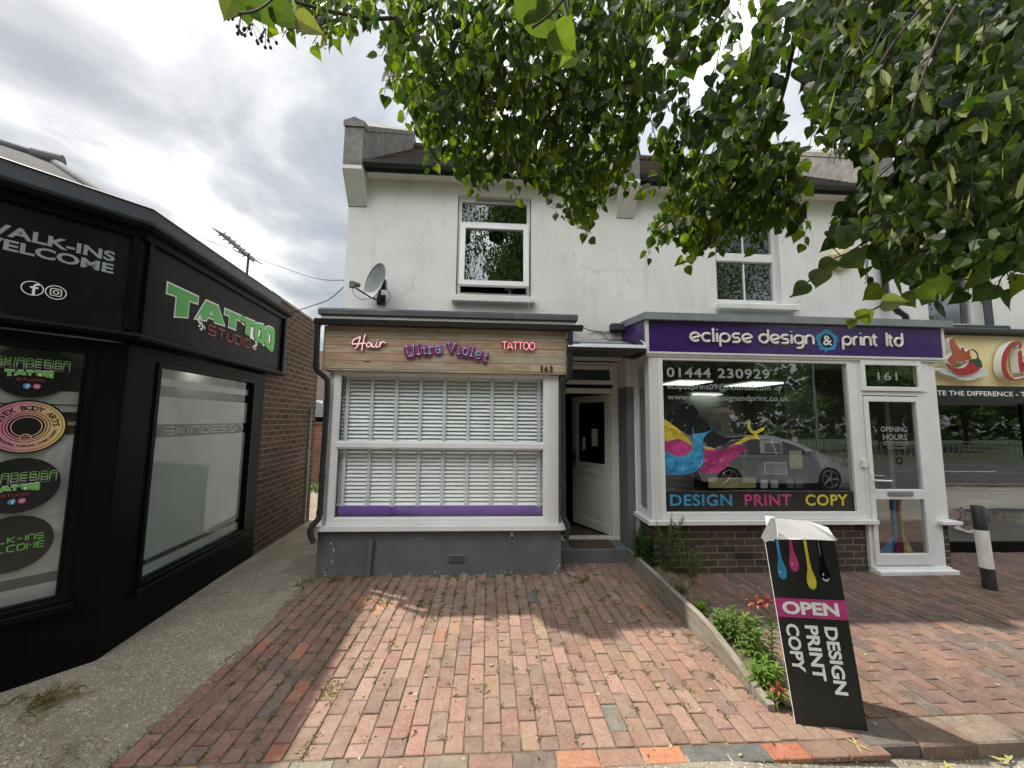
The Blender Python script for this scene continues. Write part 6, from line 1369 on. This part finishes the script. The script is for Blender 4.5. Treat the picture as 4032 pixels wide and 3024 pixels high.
for u, v, d in ((545, 62, 1.1), (520, 45, 1.1), (572, 72, 1.12), (690, 50, 1.25), (700, 40, 1.25)):
    o = at(u, v, d)
    for _ in range(7):
        e = o + (Vector((0, 0, -.8)) + rv() * .75).normalized() * .022; tw.tube([o + Vector((0, 0, .012)), e], .0006, 4, False); tw.tube([e - Vector((0, 0, .003)), e, e + Vector((0, 0, .003))], [.002, .0033, .002], 6)
# the rest of the crown, above and behind the camera
cl = MB()
cnt = 0
while cnt < 26000:
    q = rv() * (rt.random() ** .45); p = Vector((4.4 + q.x * 4.4, -1.9 + q.y * 3.9, 6.4 + q.z * 3.1))
    if p.x < 2.4 + .2 * abs(p.z - 6) or p.z < 3.3 or (p - Vector((0, 0, CAMZ))).length < 2.2: continue
    e = proj(p)
    if e and -60 < e[0] < 2270 and -60 < e[1] < 1720: continue
    if e and e[2] > .05 and e[1] < -60 and rt.random() < .35: continue
    cnt += 1; leaf(cl, p, (Vector((0, 0, -.7)) + rv() * .8), rv() + Vector((0, 0, .6)), rt.uniform(.055, .09), gcol(), True)
cm = build('crown', lf, M['leaf'], tree, colors=True)
build('upper_crown', cl, M['leaf'], tree, colors=True)
limb = MB()
T0 = Vector((3.0, -.6, -.02)); top = Vector((3.3, -.5, 4.2))
def branch(a, b, r0, r1, sag=.25, n=8, wob=.06):
    pts = []; d = b - a
    for i in range(n + 1): t = i / n; pts.append(a + d * t + Vector((0, 0, sag * sin(pi * t))) + rv() * wob * sin(pi * t))
    limb.tube(pts, [r0 + (r1 - r0) * i / n for i in range(n + 1)], 9); return pts[-1]
for (u, v, d, r) in ((1658, 17, 2.9, .022), (1719, 67, 2.7, .02), (2191, 110, 2.3, .026), (1400, -20, 2.6, .018), (1200, -40, 2.5, .018), (1000, -60, 2.3, .014), (1950, -30, 2.4, .022)):
    branch(Vector((3.1 + rt.uniform(-.2, .3), -.3, 4.0 + rt.uniform(0, .8))), at(u, v, d), .05, r)
for path, r0, r1 in (([(1658, 17, 2.9), (1640, 100, 2.9), (1610, 180, 2.85), (1595, 214, 2.8), (1560, 290, 2.8)], .012, .005), ([(1719, 67, 2.7), (1705, 140, 2.7), (1699, 174, 2.7), (1675, 260, 2.7), (1658, 301, 2.7)], .013, .005), ([(2191, 110, 2.3), (2120, 200, 2.25), (2040, 278, 2.2), (1960, 350, 2.2), (1880, 430, 2.1)], .018, .005),
                     ([(1000, -60, 2.3), (920, 20, 2.3), (830, 40, 2.0), (740, 30, 1.8), (640, 5, 1.5)], .010, .004), ([(1200, -40, 2.5), (1180, 120, 2.5), (1120, 260, 2.5)], .010, .004), ([(1400, -20, 2.6), (1380, 150, 2.7), (1330, 300, 2.7)], .010, .004), ([(2060, 300, 2.2), (2010, 420, 1.9), (1930, 480, 1.7), (1860, 530, 1.5)], .008, .003), ([(1470, 60, 2.9), (1500, 15, 2.9), (1540, 10, 2.9)], .006, .004)):
    P3 = smooth_path([at(*p) for p in path], 5); n_ = len(P3); limb.tube(P3, [r0 + (r1 - r0) * i / (n_ - 1) for i in range(n_)], 7)
for i in range(7): b_ = Vector((3.9, -.4, 6.2)) + Vector((rv().x * 3, rv().y * 2.6 - .6, rt.uniform(-.4, 2))); branch(top, b_, .09, .03, .3)
build('branches', limb, M['bark'], tree); build('twigs', tw, M['bark'], tree)
mb = MB(); n = 10; mb.tube([T0 + (top - T0) * (i / n) + Vector((.03 * sin(i), .03 * cos(i * 1.3), -.1 if i == 0 else 0)) for i in range(n + 1)], [.26, .20, .175, .165, .16, .155, .15, .145, .14, .135, .13], 16); build('trunk', mb, M['bark'], tree)

# ------------------------------------------------------------------ plants in the bed and by the wall
rp_ = random.Random(5)
def lance(mb, p, ax_, s, w, col, droop=.35):
    a = ax_.normalized(); b = a.cross(Vector((0, 0, 1)));
    if b.length < .05: b = Vector((1, 0, 0))
    b.normalize(); n = b.cross(a); pts = []
    for t, ww in ((0, .3), (.25, 1), (.5, .95), (.75, .55), (1, 0)): pts.append((p + a * (s * t) - Vector((0, 0, droop * s * t * t)), ww))
    L = [q + b * w * ww + n * w * .3 * ww for q, ww in pts[:-1]]; C_ = [q for q, ww in pts]; R_ = [q - b * w * ww + n * w * .3 * ww for q, ww in pts[:-1]]
    vs = L + C_ + R_; fs = [(i, 4 + i, 5 + i, i + 1) for i in range(3)] + [(3, 7, 8)] + [(4 + i, 9 + i, 10 + i, 5 + i) for i in range(3)] + [(7, 12, 8)]
    mb.add(vs, fs, col)
def lily(loc, h, stems, label, flower=None, spread=.07, green=(.12, .20, .045), ls=.095):
    t = thing('lily_plant', label, 'plant', loc, 'plants in the flower bed'); lfm, stm = MB(), MB(); x, y, z = loc; fl = []
    for k in range(stems):
        b = Vector((x + rp_.uniform(-spread, spread), y + rp_.uniform(-spread, spread), z - .02)); tp = b + Vector((rp_.uniform(-.05, .05), rp_.uniform(-.06, .03), h * rp_.uniform(.8, 1.0)))
        stm.tube([b, (b + tp) / 2 + Vector((.01, 0, 0)), tp], .003, 6, True, green); n = int(h / .0085); fl.append(tp)
        for i in range(n):
            q = b + (tp - b) * (.12 + .88 * i / n); a_ = i * 2.4 + k; kk = rp_.uniform(.75, 1.3); lance(lfm, q, Vector((cos(a_), sin(a_), .35 + .5 * (i / n))), ls * rp_.uniform(.8, 1.3) * (1 - .35 * i / n), .0085, tuple(c * kk for c in green), .45)
    build('stems', stm, M['leaf2'], t, colors=True); build('foliage', lfm, M['leaf2'], t, colors=True)
    if flower:
        for j, (dx, dy, dz, s) in enumerate(flower):
            c_ = Vector((x + dx, y + dy, z + dz)); mb = MB(); m3 = MB()
            for i in range(6):
                a_ = i * pi / 3 + j; d0 = Vector((cos(a_), sin(a_) * .8 - .3, .35)).normalized()
                lance(mb, c_, d0, s, s * .17, (.075, .012, .018) if (i + j) % 3 else (.30, .09, .045), .55); lance(m3, c_ + d0 * s * .68 - Vector((0, 0, s * .2)), d0, s * .34, s * .09, (.60, .20, .09), .9)
            for i in range(5): a_ = i * 1.3; mb.tube([c_, c_ + Vector((cos(a_) * .2, sin(a_) * .2 - .2, .9)).normalized() * s * .7], .0012, 4, True, (.5, .16, .05))
            f_ = build('flower', mb, M['petal'], t, colors=True); build('petal_tips', m3, M['petal'], f_, colors=True)
    return t
lily((1.84, 2.90, .07), .23, 7, 'bushy green lily clump without open flowers at the middle of the bed', None, .09)
lily((1.90, 2.68, .07), .30, 7, 'tall lily with dark and orange flowers beside the black board', [(-.04, -.03, .365, .075), (.03, -.03, .38, .08)], .08)
lily((1.79, 2.48, .05), .15, 6, 'low spreading lily with bright green leaves at the foot of the board', None, .07, (.13, .23, .04), .11)
lily((1.74, 2.36, .03), .10, 3, 'small drooping lily with one orange flower by the bottom of the board', [(.0, -.03, .07, .06)], .03, (.14, .20, .05), .07)
lily((1.82, 4.40, .08), .40, 16, 'dark green spiky shrub in the corner between the step and brick plinth', None, .13, (.075, .14, .035), .10)
def weedy(loc, h, n, label, green, w=.10, small=.02, name='wild_plant'):
    t = thing(name, label, 'plant', loc, 'plants in the flower bed'); stm, lfm = MB(), MB(); x, y, z = loc
    for k in range(n):
        b = Vector((x + rp_.uniform(-w * .5, w * .5), y + rp_.uniform(-w * .5, w * .5), z - .02)); tp = b + Vector((rp_.uniform(-w, w), rp_.uniform(-w, w) * .6, h * rp_.uniform(.55, 1))); stm.tube([b, (b + tp) / 2 + Vector((rp_.uniform(-.02, .02), 0, 0)), tp], .0022, 5, True, tuple(c * .8 for c in green))
        for i in range(int(h / .012)):
            q = b + (tp - b) * rp_.uniform(.15, 1); kk = rp_.uniform(.7, 1.3); lance(lfm, q, Vector((rp_.uniform(-1, 1), rp_.uniform(-1, 1), rp_.uniform(-.1, .7))), small * rp_.uniform(.7, 1.6), small * .22, tuple(c * kk for c in green), .2)
    build('stems', stm, M['leaf2'], t, colors=True); build('foliage', lfm, M['leaf2'], t, colors=True); return t
weedy((1.96, 4.14, .08), .62, 20, 'tall wispy weed rising in front of the corner of the print shop window', (.13, .19, .07), .15, .030)
weedy((2.12, 3.98, .08), .36, 14, 'feathery pale green weed against the brick plinth', (.16, .21, .08), .11, .026)
weedy((1.80, 3.62, .08), .14, 26, 'low tangled weeds in the far half of the flower bed', (.13, .15, .06), .12, .022)
weedy((1.83, 3.02, .08), .15, 12, 'grey purplish low plant behind the lilies', (.10, .11, .11), .09, .022)
weedy((1.72, 2.78, .12), .04, 4, 'tiny dark purple sprig leaning over the timber edging', (.05, .045, .07), .02, .03)
t = thing('primrose_plant', 'bright green rosette of rounded leaves in the flower bed', 'plant', (1.80, 3.27, .09), 'plants in the flower bed'); mb = MB()
for i in range(26): a_ = i * 2.4; leaf(mb, Vector((1.80, 3.27, .085 + .001 * i)), Vector((cos(a_), sin(a_), rp_.uniform(.25, 1.2))), Vector((0, 0, 1)), rp_.uniform(.05, .085), (.19 * rp_.uniform(.8, 1.2), .27 * rp_.uniform(.8, 1.2), .06), True)
build('foliage', mb, M['leaf2'], t, colors=True)
# crevice weeds and moss: uncountable
gr = MB(); rg = random.Random(31)
def blade(p, d, L, w, c):
    d = d.normalized(); b = d.cross(Vector((0, 0, 1)));
    if b.length < .05: b = Vector((1, 0, 0))
    b = b.normalized() * w; m_ = p + d * L * .55; e = p + d * L + Vector((0, 0, -L * .25)); gr.add([p - b, p + b, m_ + b * .7, e, m_ - b * .7], [(0, 1, 2, 3, 4)], c)
def tuft(x, y, z, n, L, dry=.4, sp=.012):
    for _ in range(n):
        c = (.30, .24, .11) if rg.random() < dry else ((.10, .16, .035) if rg.random() < .7 else (.16, .20, .05)); k = rg.uniform(.7, 1.25)
        blade(Vector((x + rg.gauss(0, sp), y + rg.gauss(0, sp * 1.6), z)), Vector((rg.gauss(0, .8), rg.gauss(0, .8), rg.uniform(.25, 1.1))), L * rg.uniform(.4, 1.2), rg.uniform(.0010, .0028), tuple(v * k for v in c))
for i in range(560):
    x = -.985 + .0985 * rg.randrange(0, 28); y = rg.uniform(2.1, 4.3)
    if rg.random() < .35: y = rg.uniform(3.4, 4.28)
    tuft(x, y, -.004, rg.randint(5, 12), rg.uniform(.016, .05), .45)
for i in range(330):
    x = -1.773 + .0985 * rg.randrange(0, 10); tuft(x, rg.uniform(2.0, 4.25), -.004, rg.randint(6, 14), rg.uniform(.014, .04), .35)
for i in range(150): tuft(rg.uniform(-1.82, -1.76), rg.uniform(2.0, 4.25), -.008, 6, rg.uniform(.012, .03), .4)
for i in range(140): tuft(rg.uniform(-1.8, 1.9), rg.uniform(1.965, 1.995), -.006, 5, rg.uniform(.008, .02), .8)
for i in range(60): tuft(rg.uniform(2.0, 5), rg.uniform(1.98, 2.04), -.06, 6, rg.uniform(.012, .035), .85)
for i in range(120): tuft(2.0 + .1 * rg.randrange(0, 50), rg.uniform(2.3, 4.2), -.004, 4, rg.uniform(.008, .02), .7)
for i in range(70): tuft(rg.uniform(-1.78, .8), rg.uniform(4.27, 4.315), -.004, 6, rg.uniform(.012, .04), .6)
for i in range(50): tuft(rg.uniform(1.63, 1.655), rg.uniform(2.3, 4.5), -.004, 6, rg.uniform(.015, .05), .7)
for x, y, n, L in ((1.02, 4.12, 26, .10), (.95, 4.05, 18, .07), (.42, 4.10, 20, .06), (.30, 3.95, 16, .05), (-.9, 3.7, 22, .07), (-.55, 3.95, 18, .06), (-.38, 3.55, 14, .06), (-.42, 3.42, 16, .05), (-.95, 2.6, 34, .05), (-.93, 2.5, 26, .05), (.62, 3.55, 14, .05), (.15, 3.75, 16, .04), (1.25, 3.3, 12, .06), (1.35, 3.1, 12, .06), (-1.55, 4.22, 60, .09), (-1.35, 4.25, 40, .06), (1.18, 4.4, 14, .05), (-.3, 4.25, 30, .05), (-.15, 4.2, 24, .05), (1.5, 2.6, 12, .06), (1.6, 2.9, 12, .06)): tuft(x, y, -.004, n, L, .5, .022)
for i in range(34): tuft(-2.56 + rg.gauss(0, .07), 2.58 + rg.gauss(0, .03), -.01, 9, rg.uniform(.03, .075), .8, .03)
for i in range(9): tuft(-2.45 + rg.gauss(0, .04), 2.36 + rg.gauss(0, .04), -.01, 7, rg.uniform(.02, .05), .95, .03)
for i in range(30): tuft(rg.uniform(-2.35, -1.95), rg.uniform(2.05, 2.3), -.012, 6, rg.uniform(.015, .04), .85, .03)
for i in range(24): tuft(rg.uniform(-1.93, -1.80), rg.uniform(4.1, 4.3), -.01, 8, .03, .1, .02)
tag(build('crevice_weeds', gr, M['drygrass'], colors=True), kind='stuff')
for i in range(0): pass
t = MB()
for (a, b) in (((.28, 4.27, 0), (.20, 4.25, .29)), ((.27, 4.27, 0), (.12, 4.26, .20))):
    a, b = Vector(a), Vector(b); t.tube(smooth_path([a, a + (b - a) * .5 + Vector((.03, 0, .04)), b, b + Vector((-.05, 0, -.01))], 4), .0014, 5, True, (.30, .27, .14))
    for i in range(12): lance(t, b + Vector((-.004 * i, 0, .002 * i - .01)), Vector((rg.uniform(-1, 0), rg.uniform(-.5, .5), .4)), .018, .0018, (.34, .30, .17))
tag(build('dry_grass_stem', t, M['drygrass'], colors=True), 'single dry grass stem with drooping seed head against the grey plinth', 'weed')
lt = MB()
for i in range(260):
    x, y = rg.uniform(-1.2, 1.65), rg.uniform(2.0, 4.3)
    if i > 150: x, y = rg.uniform(2.0, 5.5), rg.uniform(2.05, 4.1)
    a_ = rg.uniform(0, 6.3); s = rg.uniform(.006, .017); w_ = s * rg.uniform(.25, .7); u_ = Vector((cos(a_), sin(a_), 0)); v_ = Vector((-sin(a_), cos(a_), .2)); c0_ = Vector((x, y, .006)); k = rg.uniform(.6, 1.1)
    lt.add([c0_ - u_ * s, c0_ - u_ * s * .3 + v_ * w_, c0_ + u_ * s * .6 + v_ * w_ * .8, c0_ + u_ * s, c0_ + u_ * s * .4 - v_ * w_, c0_ - u_ * s * .5 - v_ * w_], [(0, 1, 2, 3, 4, 5)], rg.choice([(.5 * k, .45 * k, .28 * k), (.42 * k, .40 * k, .22 * k), (.16 * k, .09 * k, .05 * k)]))
for x, y in ((2.65, 2.02), (2.72, 1.99), (2.9, 1.98), (3.0, 2.03), (2.35, 1.97), (1.95, 2.05)):
    for _ in range(5): a_ = rg.uniform(0, 6.3); lance(lt, Vector((x, y, -.055 if x > 2 else 0)), Vector((cos(a_), sin(a_), .15)), rg.uniform(.04, .08), .006, (.45, .42, .18), .1)
for i in range(420):   # pale stones worn out of the alley surface
    y = rg.uniform(2.0, 5.5); x = -2.25 + rg.gauss(0, .22) + .02 * (y - 3); s = rg.uniform(.002, .006); k = rg.uniform(.35, .75)
    if x < -2.62 or x > -1.8: continue
    c0_ = Vector((x, y, -.009 - .012 * math.exp(-((x + 2.25) / .16) ** 2) - .012 * max(0, y - 4.4))); lt.add([c0_ + Vector((s, 0, 0)), c0_ + Vector((.3 * s, s * .8, .002)), c0_ + Vector((-s * .8, .5 * s, .002)), c0_ + Vector((-s, -.4 * s, 0)), c0_ + Vector((.1 * s, -s, .003))], [(0, 1, 2, 3, 4)], (k, k * .95, k * .85))
tag(build('fallen_litter', lt, M['drygrass'], colors=True), kind='stuff')

# ================================================================== things glimpsed beyond the alley
nb = thing('neighbour_house', 'red-tiled house far behind, glimpsed through the gap beside the drainpipe', 'building', (-7, 17, -.2))
mb = MB(); mb.box(-14, -2, 17, 24, -.2, 2.3); build('wall', mb, M['cream_wall'], nb)
mb = MB(); mb.quad((-14, 16.6, 2.2), (-2, 16.6, 2.2), (-2, 20.5, 5.2), (-14, 20.5, 5.2)); mb.quad((-14, 20.5, 5.2), (-2, 20.5, 5.2), (-2, 24.4, 2.2), (-14, 24.4, 2.2)); build('roof', mb, M['tiles'], nb)
mb = MB(); mb.box(-12, -1.5, 10.9, 11.1, -.2, 1.50); mb.box(-12, -1.5, 10.87, 11.13, 1.50, 1.55); tag(build('garden_wall', mb, M['brick_red']), 'low old brick garden wall closing the far end of the alley', 'wall')
t = thing('garden_shed', 'pale-roofed shed behind the garden wall at the end of the alley', 'shed', (-5.2, 13, -.2)); mb = MB(); mb.box(-7, -4.2, 12.5, 14.5, -.2, 1.7); build('wall', mb, M['timber'], t); mb = MB(); mb.prism([(-7.2, 1.7), (-5.6, 2.25), (-4.0, 1.7)], 12.3, 14.7, 'y'); build('roof', mb, M['grey_trim'], t)
gb = MB()
for i in range(700): gb_x, gb_y = rg.uniform(-5, -3), rg.uniform(9.2, 10.7); gb.add([(gb_x, gb_y, -.09), (gb_x + .03, gb_y, -.09), (gb_x + rg.uniform(-.03, .06), gb_y, rg.uniform(-.03, .08))], [(0, 1, 2)], (.10, .17, .04))
tag(build('alley_grass', gb, M['drygrass'], colors=True), kind='stuff')

# ================================================================== across the road: seen mirrored in the shop windows
def car(loc, label):
    t = thing('parked_car', label, 'car', loc); X, Y, Z = loc     # bonnet towards +x, length 4.5
    prof = [(-2.20, .42), (-2.25, .62), (-2.20, .86), (-2.08, 1.02), (-1.72, 1.32), (-1.45, 1.40), (-.6, 1.465), (.1, 1.44), (.62, 1.30), (1.22, 1.00), (1.65, .93), (2.02, .83), (2.22, .66), (2.25, .42), (2.1, .24), (1.75, .22), (1.72, .42), (1.60, .58), (1.40, .64), (1.20, .58), (1.08, .42), (1.05, .22), (-1.05, .22), (-1.08, .42), (-1.20, .58), (-1.40, .64), (-1.60, .58), (-1.72, .42), (-1.75, .24), (-2.1, .26)]
    n = len(prof); vs = []
    for y, k in ((-.90, 0), (-.84, 1), (.84, 1), (.90, 0)):
        for x, z in prof:
            tuck = max(0, (z - .9)) * .34; yy = y - math.copysign(tuck, y); vs.append((X + x * (1 if not k else .985), Y + yy, Z + z + (.012 if k and z > .9 else 0)))
    fs = [(r * n + i, r * n + (i + 1) % n, (r + 1) * n + (i + 1) % n, (r + 1) * n + i) for r in range(3) for i in range(n)]
    mb = MB(); mb.add(vs, fs); mb.add(vs[:n], [tuple(range(n))]); mb.add(vs[3 * n:], [tuple(range(n))[::-1]]); body = build('body', mb, M['car_paint'], t)
    for s_ in (-1, 1):
        def side(x, z): return (X + x, Y + s_ * (.904 - max(0, z - .9) * .34 + .004), Z + z)
        for pts in ([(-1.62, .98), (-1.42, 1.28), (-.98, 1.34), (-.92, .97)], [(-.86, .97), (-.92, 1.345), (-.1, 1.37), (-.06, .96)], [(0, .96), (-.04, 1.37), (.15, 1.35), (.55, 1.22), (.98, .99)]): mb = MB(); mb.add([side(*p) for p in pts], [tuple(range(len(pts)))]); build('side_window', mb, M['car_glass'], t)
        for x in (-1.4, 1.4):
            mb = MB(); mb.tube([(X + x, Y + s_ * .70, Z + .32), (X + x, Y + s_ * .90, Z + .32)], .32, 28); w_ = build('wheel', mb, M['tyre'], t)
            mb = MB(); mb.tube([(X + x, Y + s_ * .895, Z + .32), (X + x, Y + s_ * .906, Z + .32)], .06, 16)
            for i in range(5): a_ = 2 * pi * i / 5; mb.tube([(X + x, Y + s_ * .903, Z + .32), (X + x + .22 * cos(a_), Y + s_ * .903, Z + .32 + .22 * sin(a_))], .022, 8)
            mb.tube([(X + x + .225 * cos(2 * pi * i / 28), Y + s_ * .903, Z + .32 + .225 * sin(2 * pi * i / 28)) for i in range(29)], .015, 6); build('rim', mb, M['chrome'], w_)
        mb = MB(); mb.add([side(*p) for p in [(1.75, .72), (2.08, .66), (2.12, .76), (1.85, .84)]], [(0, 1, 2, 3)]); build('headlight', mb, M['chrome'], t)
        for x in (-.35, .65): mb = MB(); mb.box(X + x - .1, X + x + .1, Y + s_ * .915 - .012, Y + s_ * .915 + .012, Z + .86, Z + .885, bev=.004); build('door_handle', mb, M['car_paint'], t)
        mb = MB(); mb.box(X + .75, X + .92, Y + s_ * .98 - .09, Y + s_ * .98 + .09, Z + .98, Z + 1.1, bev=.02); build('wing_mirror', mb, M['car_paint'], t)
    mb = MB(); mb.add([(X + x, Y + y, Z + z) for x, z, y in ((1.24, 1.008, -.78), (1.24, 1.008, .78), (.66, 1.315, .68), (.66, 1.315, -.68))], [(0, 1, 2, 3)]); build('windscreen', mb, M['car_glass'], t)
    return t
car((7.75, -2.25, -.13), 'silver estate car parked at the kerb, mirrored in the print shop window')
def far_tree(seed, cnt_=800, s0=.06, s1=.12, cr=(.5, .8), nb=20, sp=1.5):
    r = random.Random(seed); t = thing('street_tree', 'broad dark tree across the road, mirrored in the windows', 'tree', (0, 0, -.15), 'trees across the road'); mb = MB(); core = MB(); blobs = [(Vector((r.gauss(0, sp), r.gauss(0, sp * .85), r.uniform(3.2, 8.2))), r.uniform(1.1, 2.0) * (.6 if nb > 20 else 1)) for _ in range(nb)]
    for c_, rad in blobs:
        n_, m_ = 12, 7; core.add([c_ + Vector((sin(pi * j / m_) * cos(2 * pi * i / n_), sin(pi * j / m_) * sin(2 * pi * i / n_), cos(pi * j / m_))) * rad * r.uniform(*cr) for j in range(m_ + 1) for i in range(n_)], [(j * n_ + i, j * n_ + (i + 1) % n_, (j + 1) * n_ + (i + 1) % n_, (j + 1) * n_ + i) for j in range(m_) for i in range(n_)], (.07, .115, .032))
        for _ in range(cnt_):
            d = Vector((r.gauss(0, 1), r.gauss(0, 1), r.gauss(0, 1))).normalized() * rad * r.uniform(.62, 1.1); p = c_ + d; u_ = Vector((r.gauss(0, 1), r.gauss(0, 1), r.gauss(0, 1))).normalized(); v_ = u_.cross(Vector((r.gauss(0, 1), r.gauss(0, 1), r.gauss(0, 1)))).normalized(); s = r.uniform(s0, s1); k = r.uniform(.55, 1.5)
            mb.add([p + u_ * s, p + v_ * s * .6, p - u_ * s, p - v_ * s * .6], [(0, 1, 2, 3)], (.085 * k, .14 * k, .035 * k))
    mb.v, mb.f, mb.c, mb.sm = (merge(mb, core).v, mb.f, mb.c, mb.sm); build('crown', mb, M['leaf2'], t, colors=True); mb = MB(); mb.tube([(0, 0, -.2), (.05, 0, 2), (.1, .1, 5)], [.25, .18, .08], 10); build('trunk', mb, M['bark'], t); return t
ft = [far_tree(1), far_tree(2)]; tall = far_tree(3, 1300, .035, .07, (.25, .4), 46, 1.25)
spots = [(-9, -15), (-2.5, -13.5), (2.5, -15), (6.5, -13), (10.8, -14.5), (14.5, -16), (29, -17), (20, -26), (2.5, -10.5)]
for i, (x, y) in enumerate(spots):
    src = ft[i % 2]
    if i < 2: o = src
    elif i == 8: o = tall
    else:
        o = src.copy(); COL.objects.link(o)
        for ch in [c for c in COL.objects if c.parent == src]: c2 = ch.copy(); COL.objects.link(c2); c2.parent = o
    tag(o, ('round dark tree beyond the road, ' if i % 2 else 'broad loose tree beyond the road, ') + ['leftmost of the mirrored row', 'second from the left', 'third from the left', 'fourth in the row', 'fifth in the row behind the parked car', 'last of the near row, beside the street lamp', 'far right of the row past the lamp', 'set back on the verge past the road bend', 'tallest and nearest, mirrored in the upstairs window'][i])
    o.location = (x, y, -.15); o.rotation_euler = (0, 0, i * 1.3); o.scale = (1, 1, 1 + .06 * (i % 3)) if i < 8 else (1.45, 1.45, 2.15)
for i, (x, y) in enumerate([(-6, -20), (0, -19.5), (4.5, -19), (8.8, -18.5), (12.6, -19.5), (16.5, -21), (-13, -17), (24.5, -15.5), (31, -20), (38, -21), (45, -24)]):
    o = ft[i % 2].copy(); COL.objects.link(o)
    for ch in [c for c in COL.objects if c.parent == ft[i % 2]]: c2 = ch.copy(); COL.objects.link(c2); c2.parent = o
    o.location = (x, y, -.15); o.rotation_euler = (0, 0, 2 + i * 1.1); o.scale = (1.1, 1.1, .85)
    tag(o, 'tree of the second row beyond the road, ' + ['behind the leftmost pair', 'behind the second and third trees', 'behind the third tree of the front row', 'directly behind the fourth front tree', 'behind the fifth front tree', 'at the end, behind the lamp', 'alone at the far left', 'mirrored in the takeaway glass', 'second to the right past the gap', 'third to the right past the gap', 'farthest right of all'][i])
t = thing('street_lamp', 'plain grey street lamp across the road, mirrored in the print shop window', 'street lamp', (15.9, -9.2, -.15)); mb = MB(); mb.tube([(15.9, -9.2, -.15), (15.9, -9.2, 6)], [.08, .05], 12); build('pole', mb, M['metal'], t); mb = MB(); mb.tube([(15.9, -9.2, 6), (15.9, -8.2, 6.3)], .03, 8); mb.box(15.8, 16, -8.3, -7.8, 6.25, 6.35); build('lamp_head', mb, M['grey_trim'], t)
t = thing('roadside_railing', 'low pale railing along the far side of the road, mirrored in the windows', 'railing', (8, -9.6, -.15)); mb = MB(); mb.box(-14, 34, -9.62, -9.57, .75, .80); mb.box(-14, 34, -9.62, -9.57, .1, .14)
for i in range(160): mb.box(-14 + i * .3, -13.97 + i * .3, -9.61, -9.58, -.15, .78)
build('bars', mb, M['metal'], t)
t = thing('cream_house', 'cream house far across the road, mirrored between the trees', 'building', (24, -31, -.15)); mb = MB(); mb.box(20, 25, -35, -30, -.15, 2.6); build('wall', mb, M['cream_wall'], t); mb = MB(); mb.prism([(-29.6, 2.6), (-32.5, 4.2), (-35.4, 2.6)], 19.6, 25.4); build('roof', mb, M['brick_red'], t)
for i in range(3):
    for z in (.9,): mb = MB(); mb.box(20.4 + i * 1.5, 21.1 + i * 1.5, -29.98, -29.96, z, z + 1.0); build('window', mb, M['car_glass'], t)
mb = MB(); mb.box(-40, 60, -60, -59.5, -.2, 9)
hb = MB(); rr = random.Random(77)
for i in range(13000):
    x = rr.uniform(-60, 125); p = Vector((x, rr.uniform(-40, -35), rr.uniform(-.2, 8 + 2.0 * sin(x * .21) + 1.2 * sin(x * .7)))); u_ = Vector((rr.gauss(0, 1), rr.gauss(0, 1), rr.gauss(0, 1))).normalized(); v_ = u_.cross(Vector((0, .3, 1))).normalized(); s = rr.uniform(.4, .8); k = rr.uniform(.6, 1.3)
    hb.add([p + u_ * s, p + v_ * s * .7, p - u_ * s, p - v_ * s * .7], [(0, 1, 2, 3)], (.05 * k, .085 * k, .03 * k))
tag(build('distant_wood', hb, M['leaf2'], colors=True), kind='stuff')
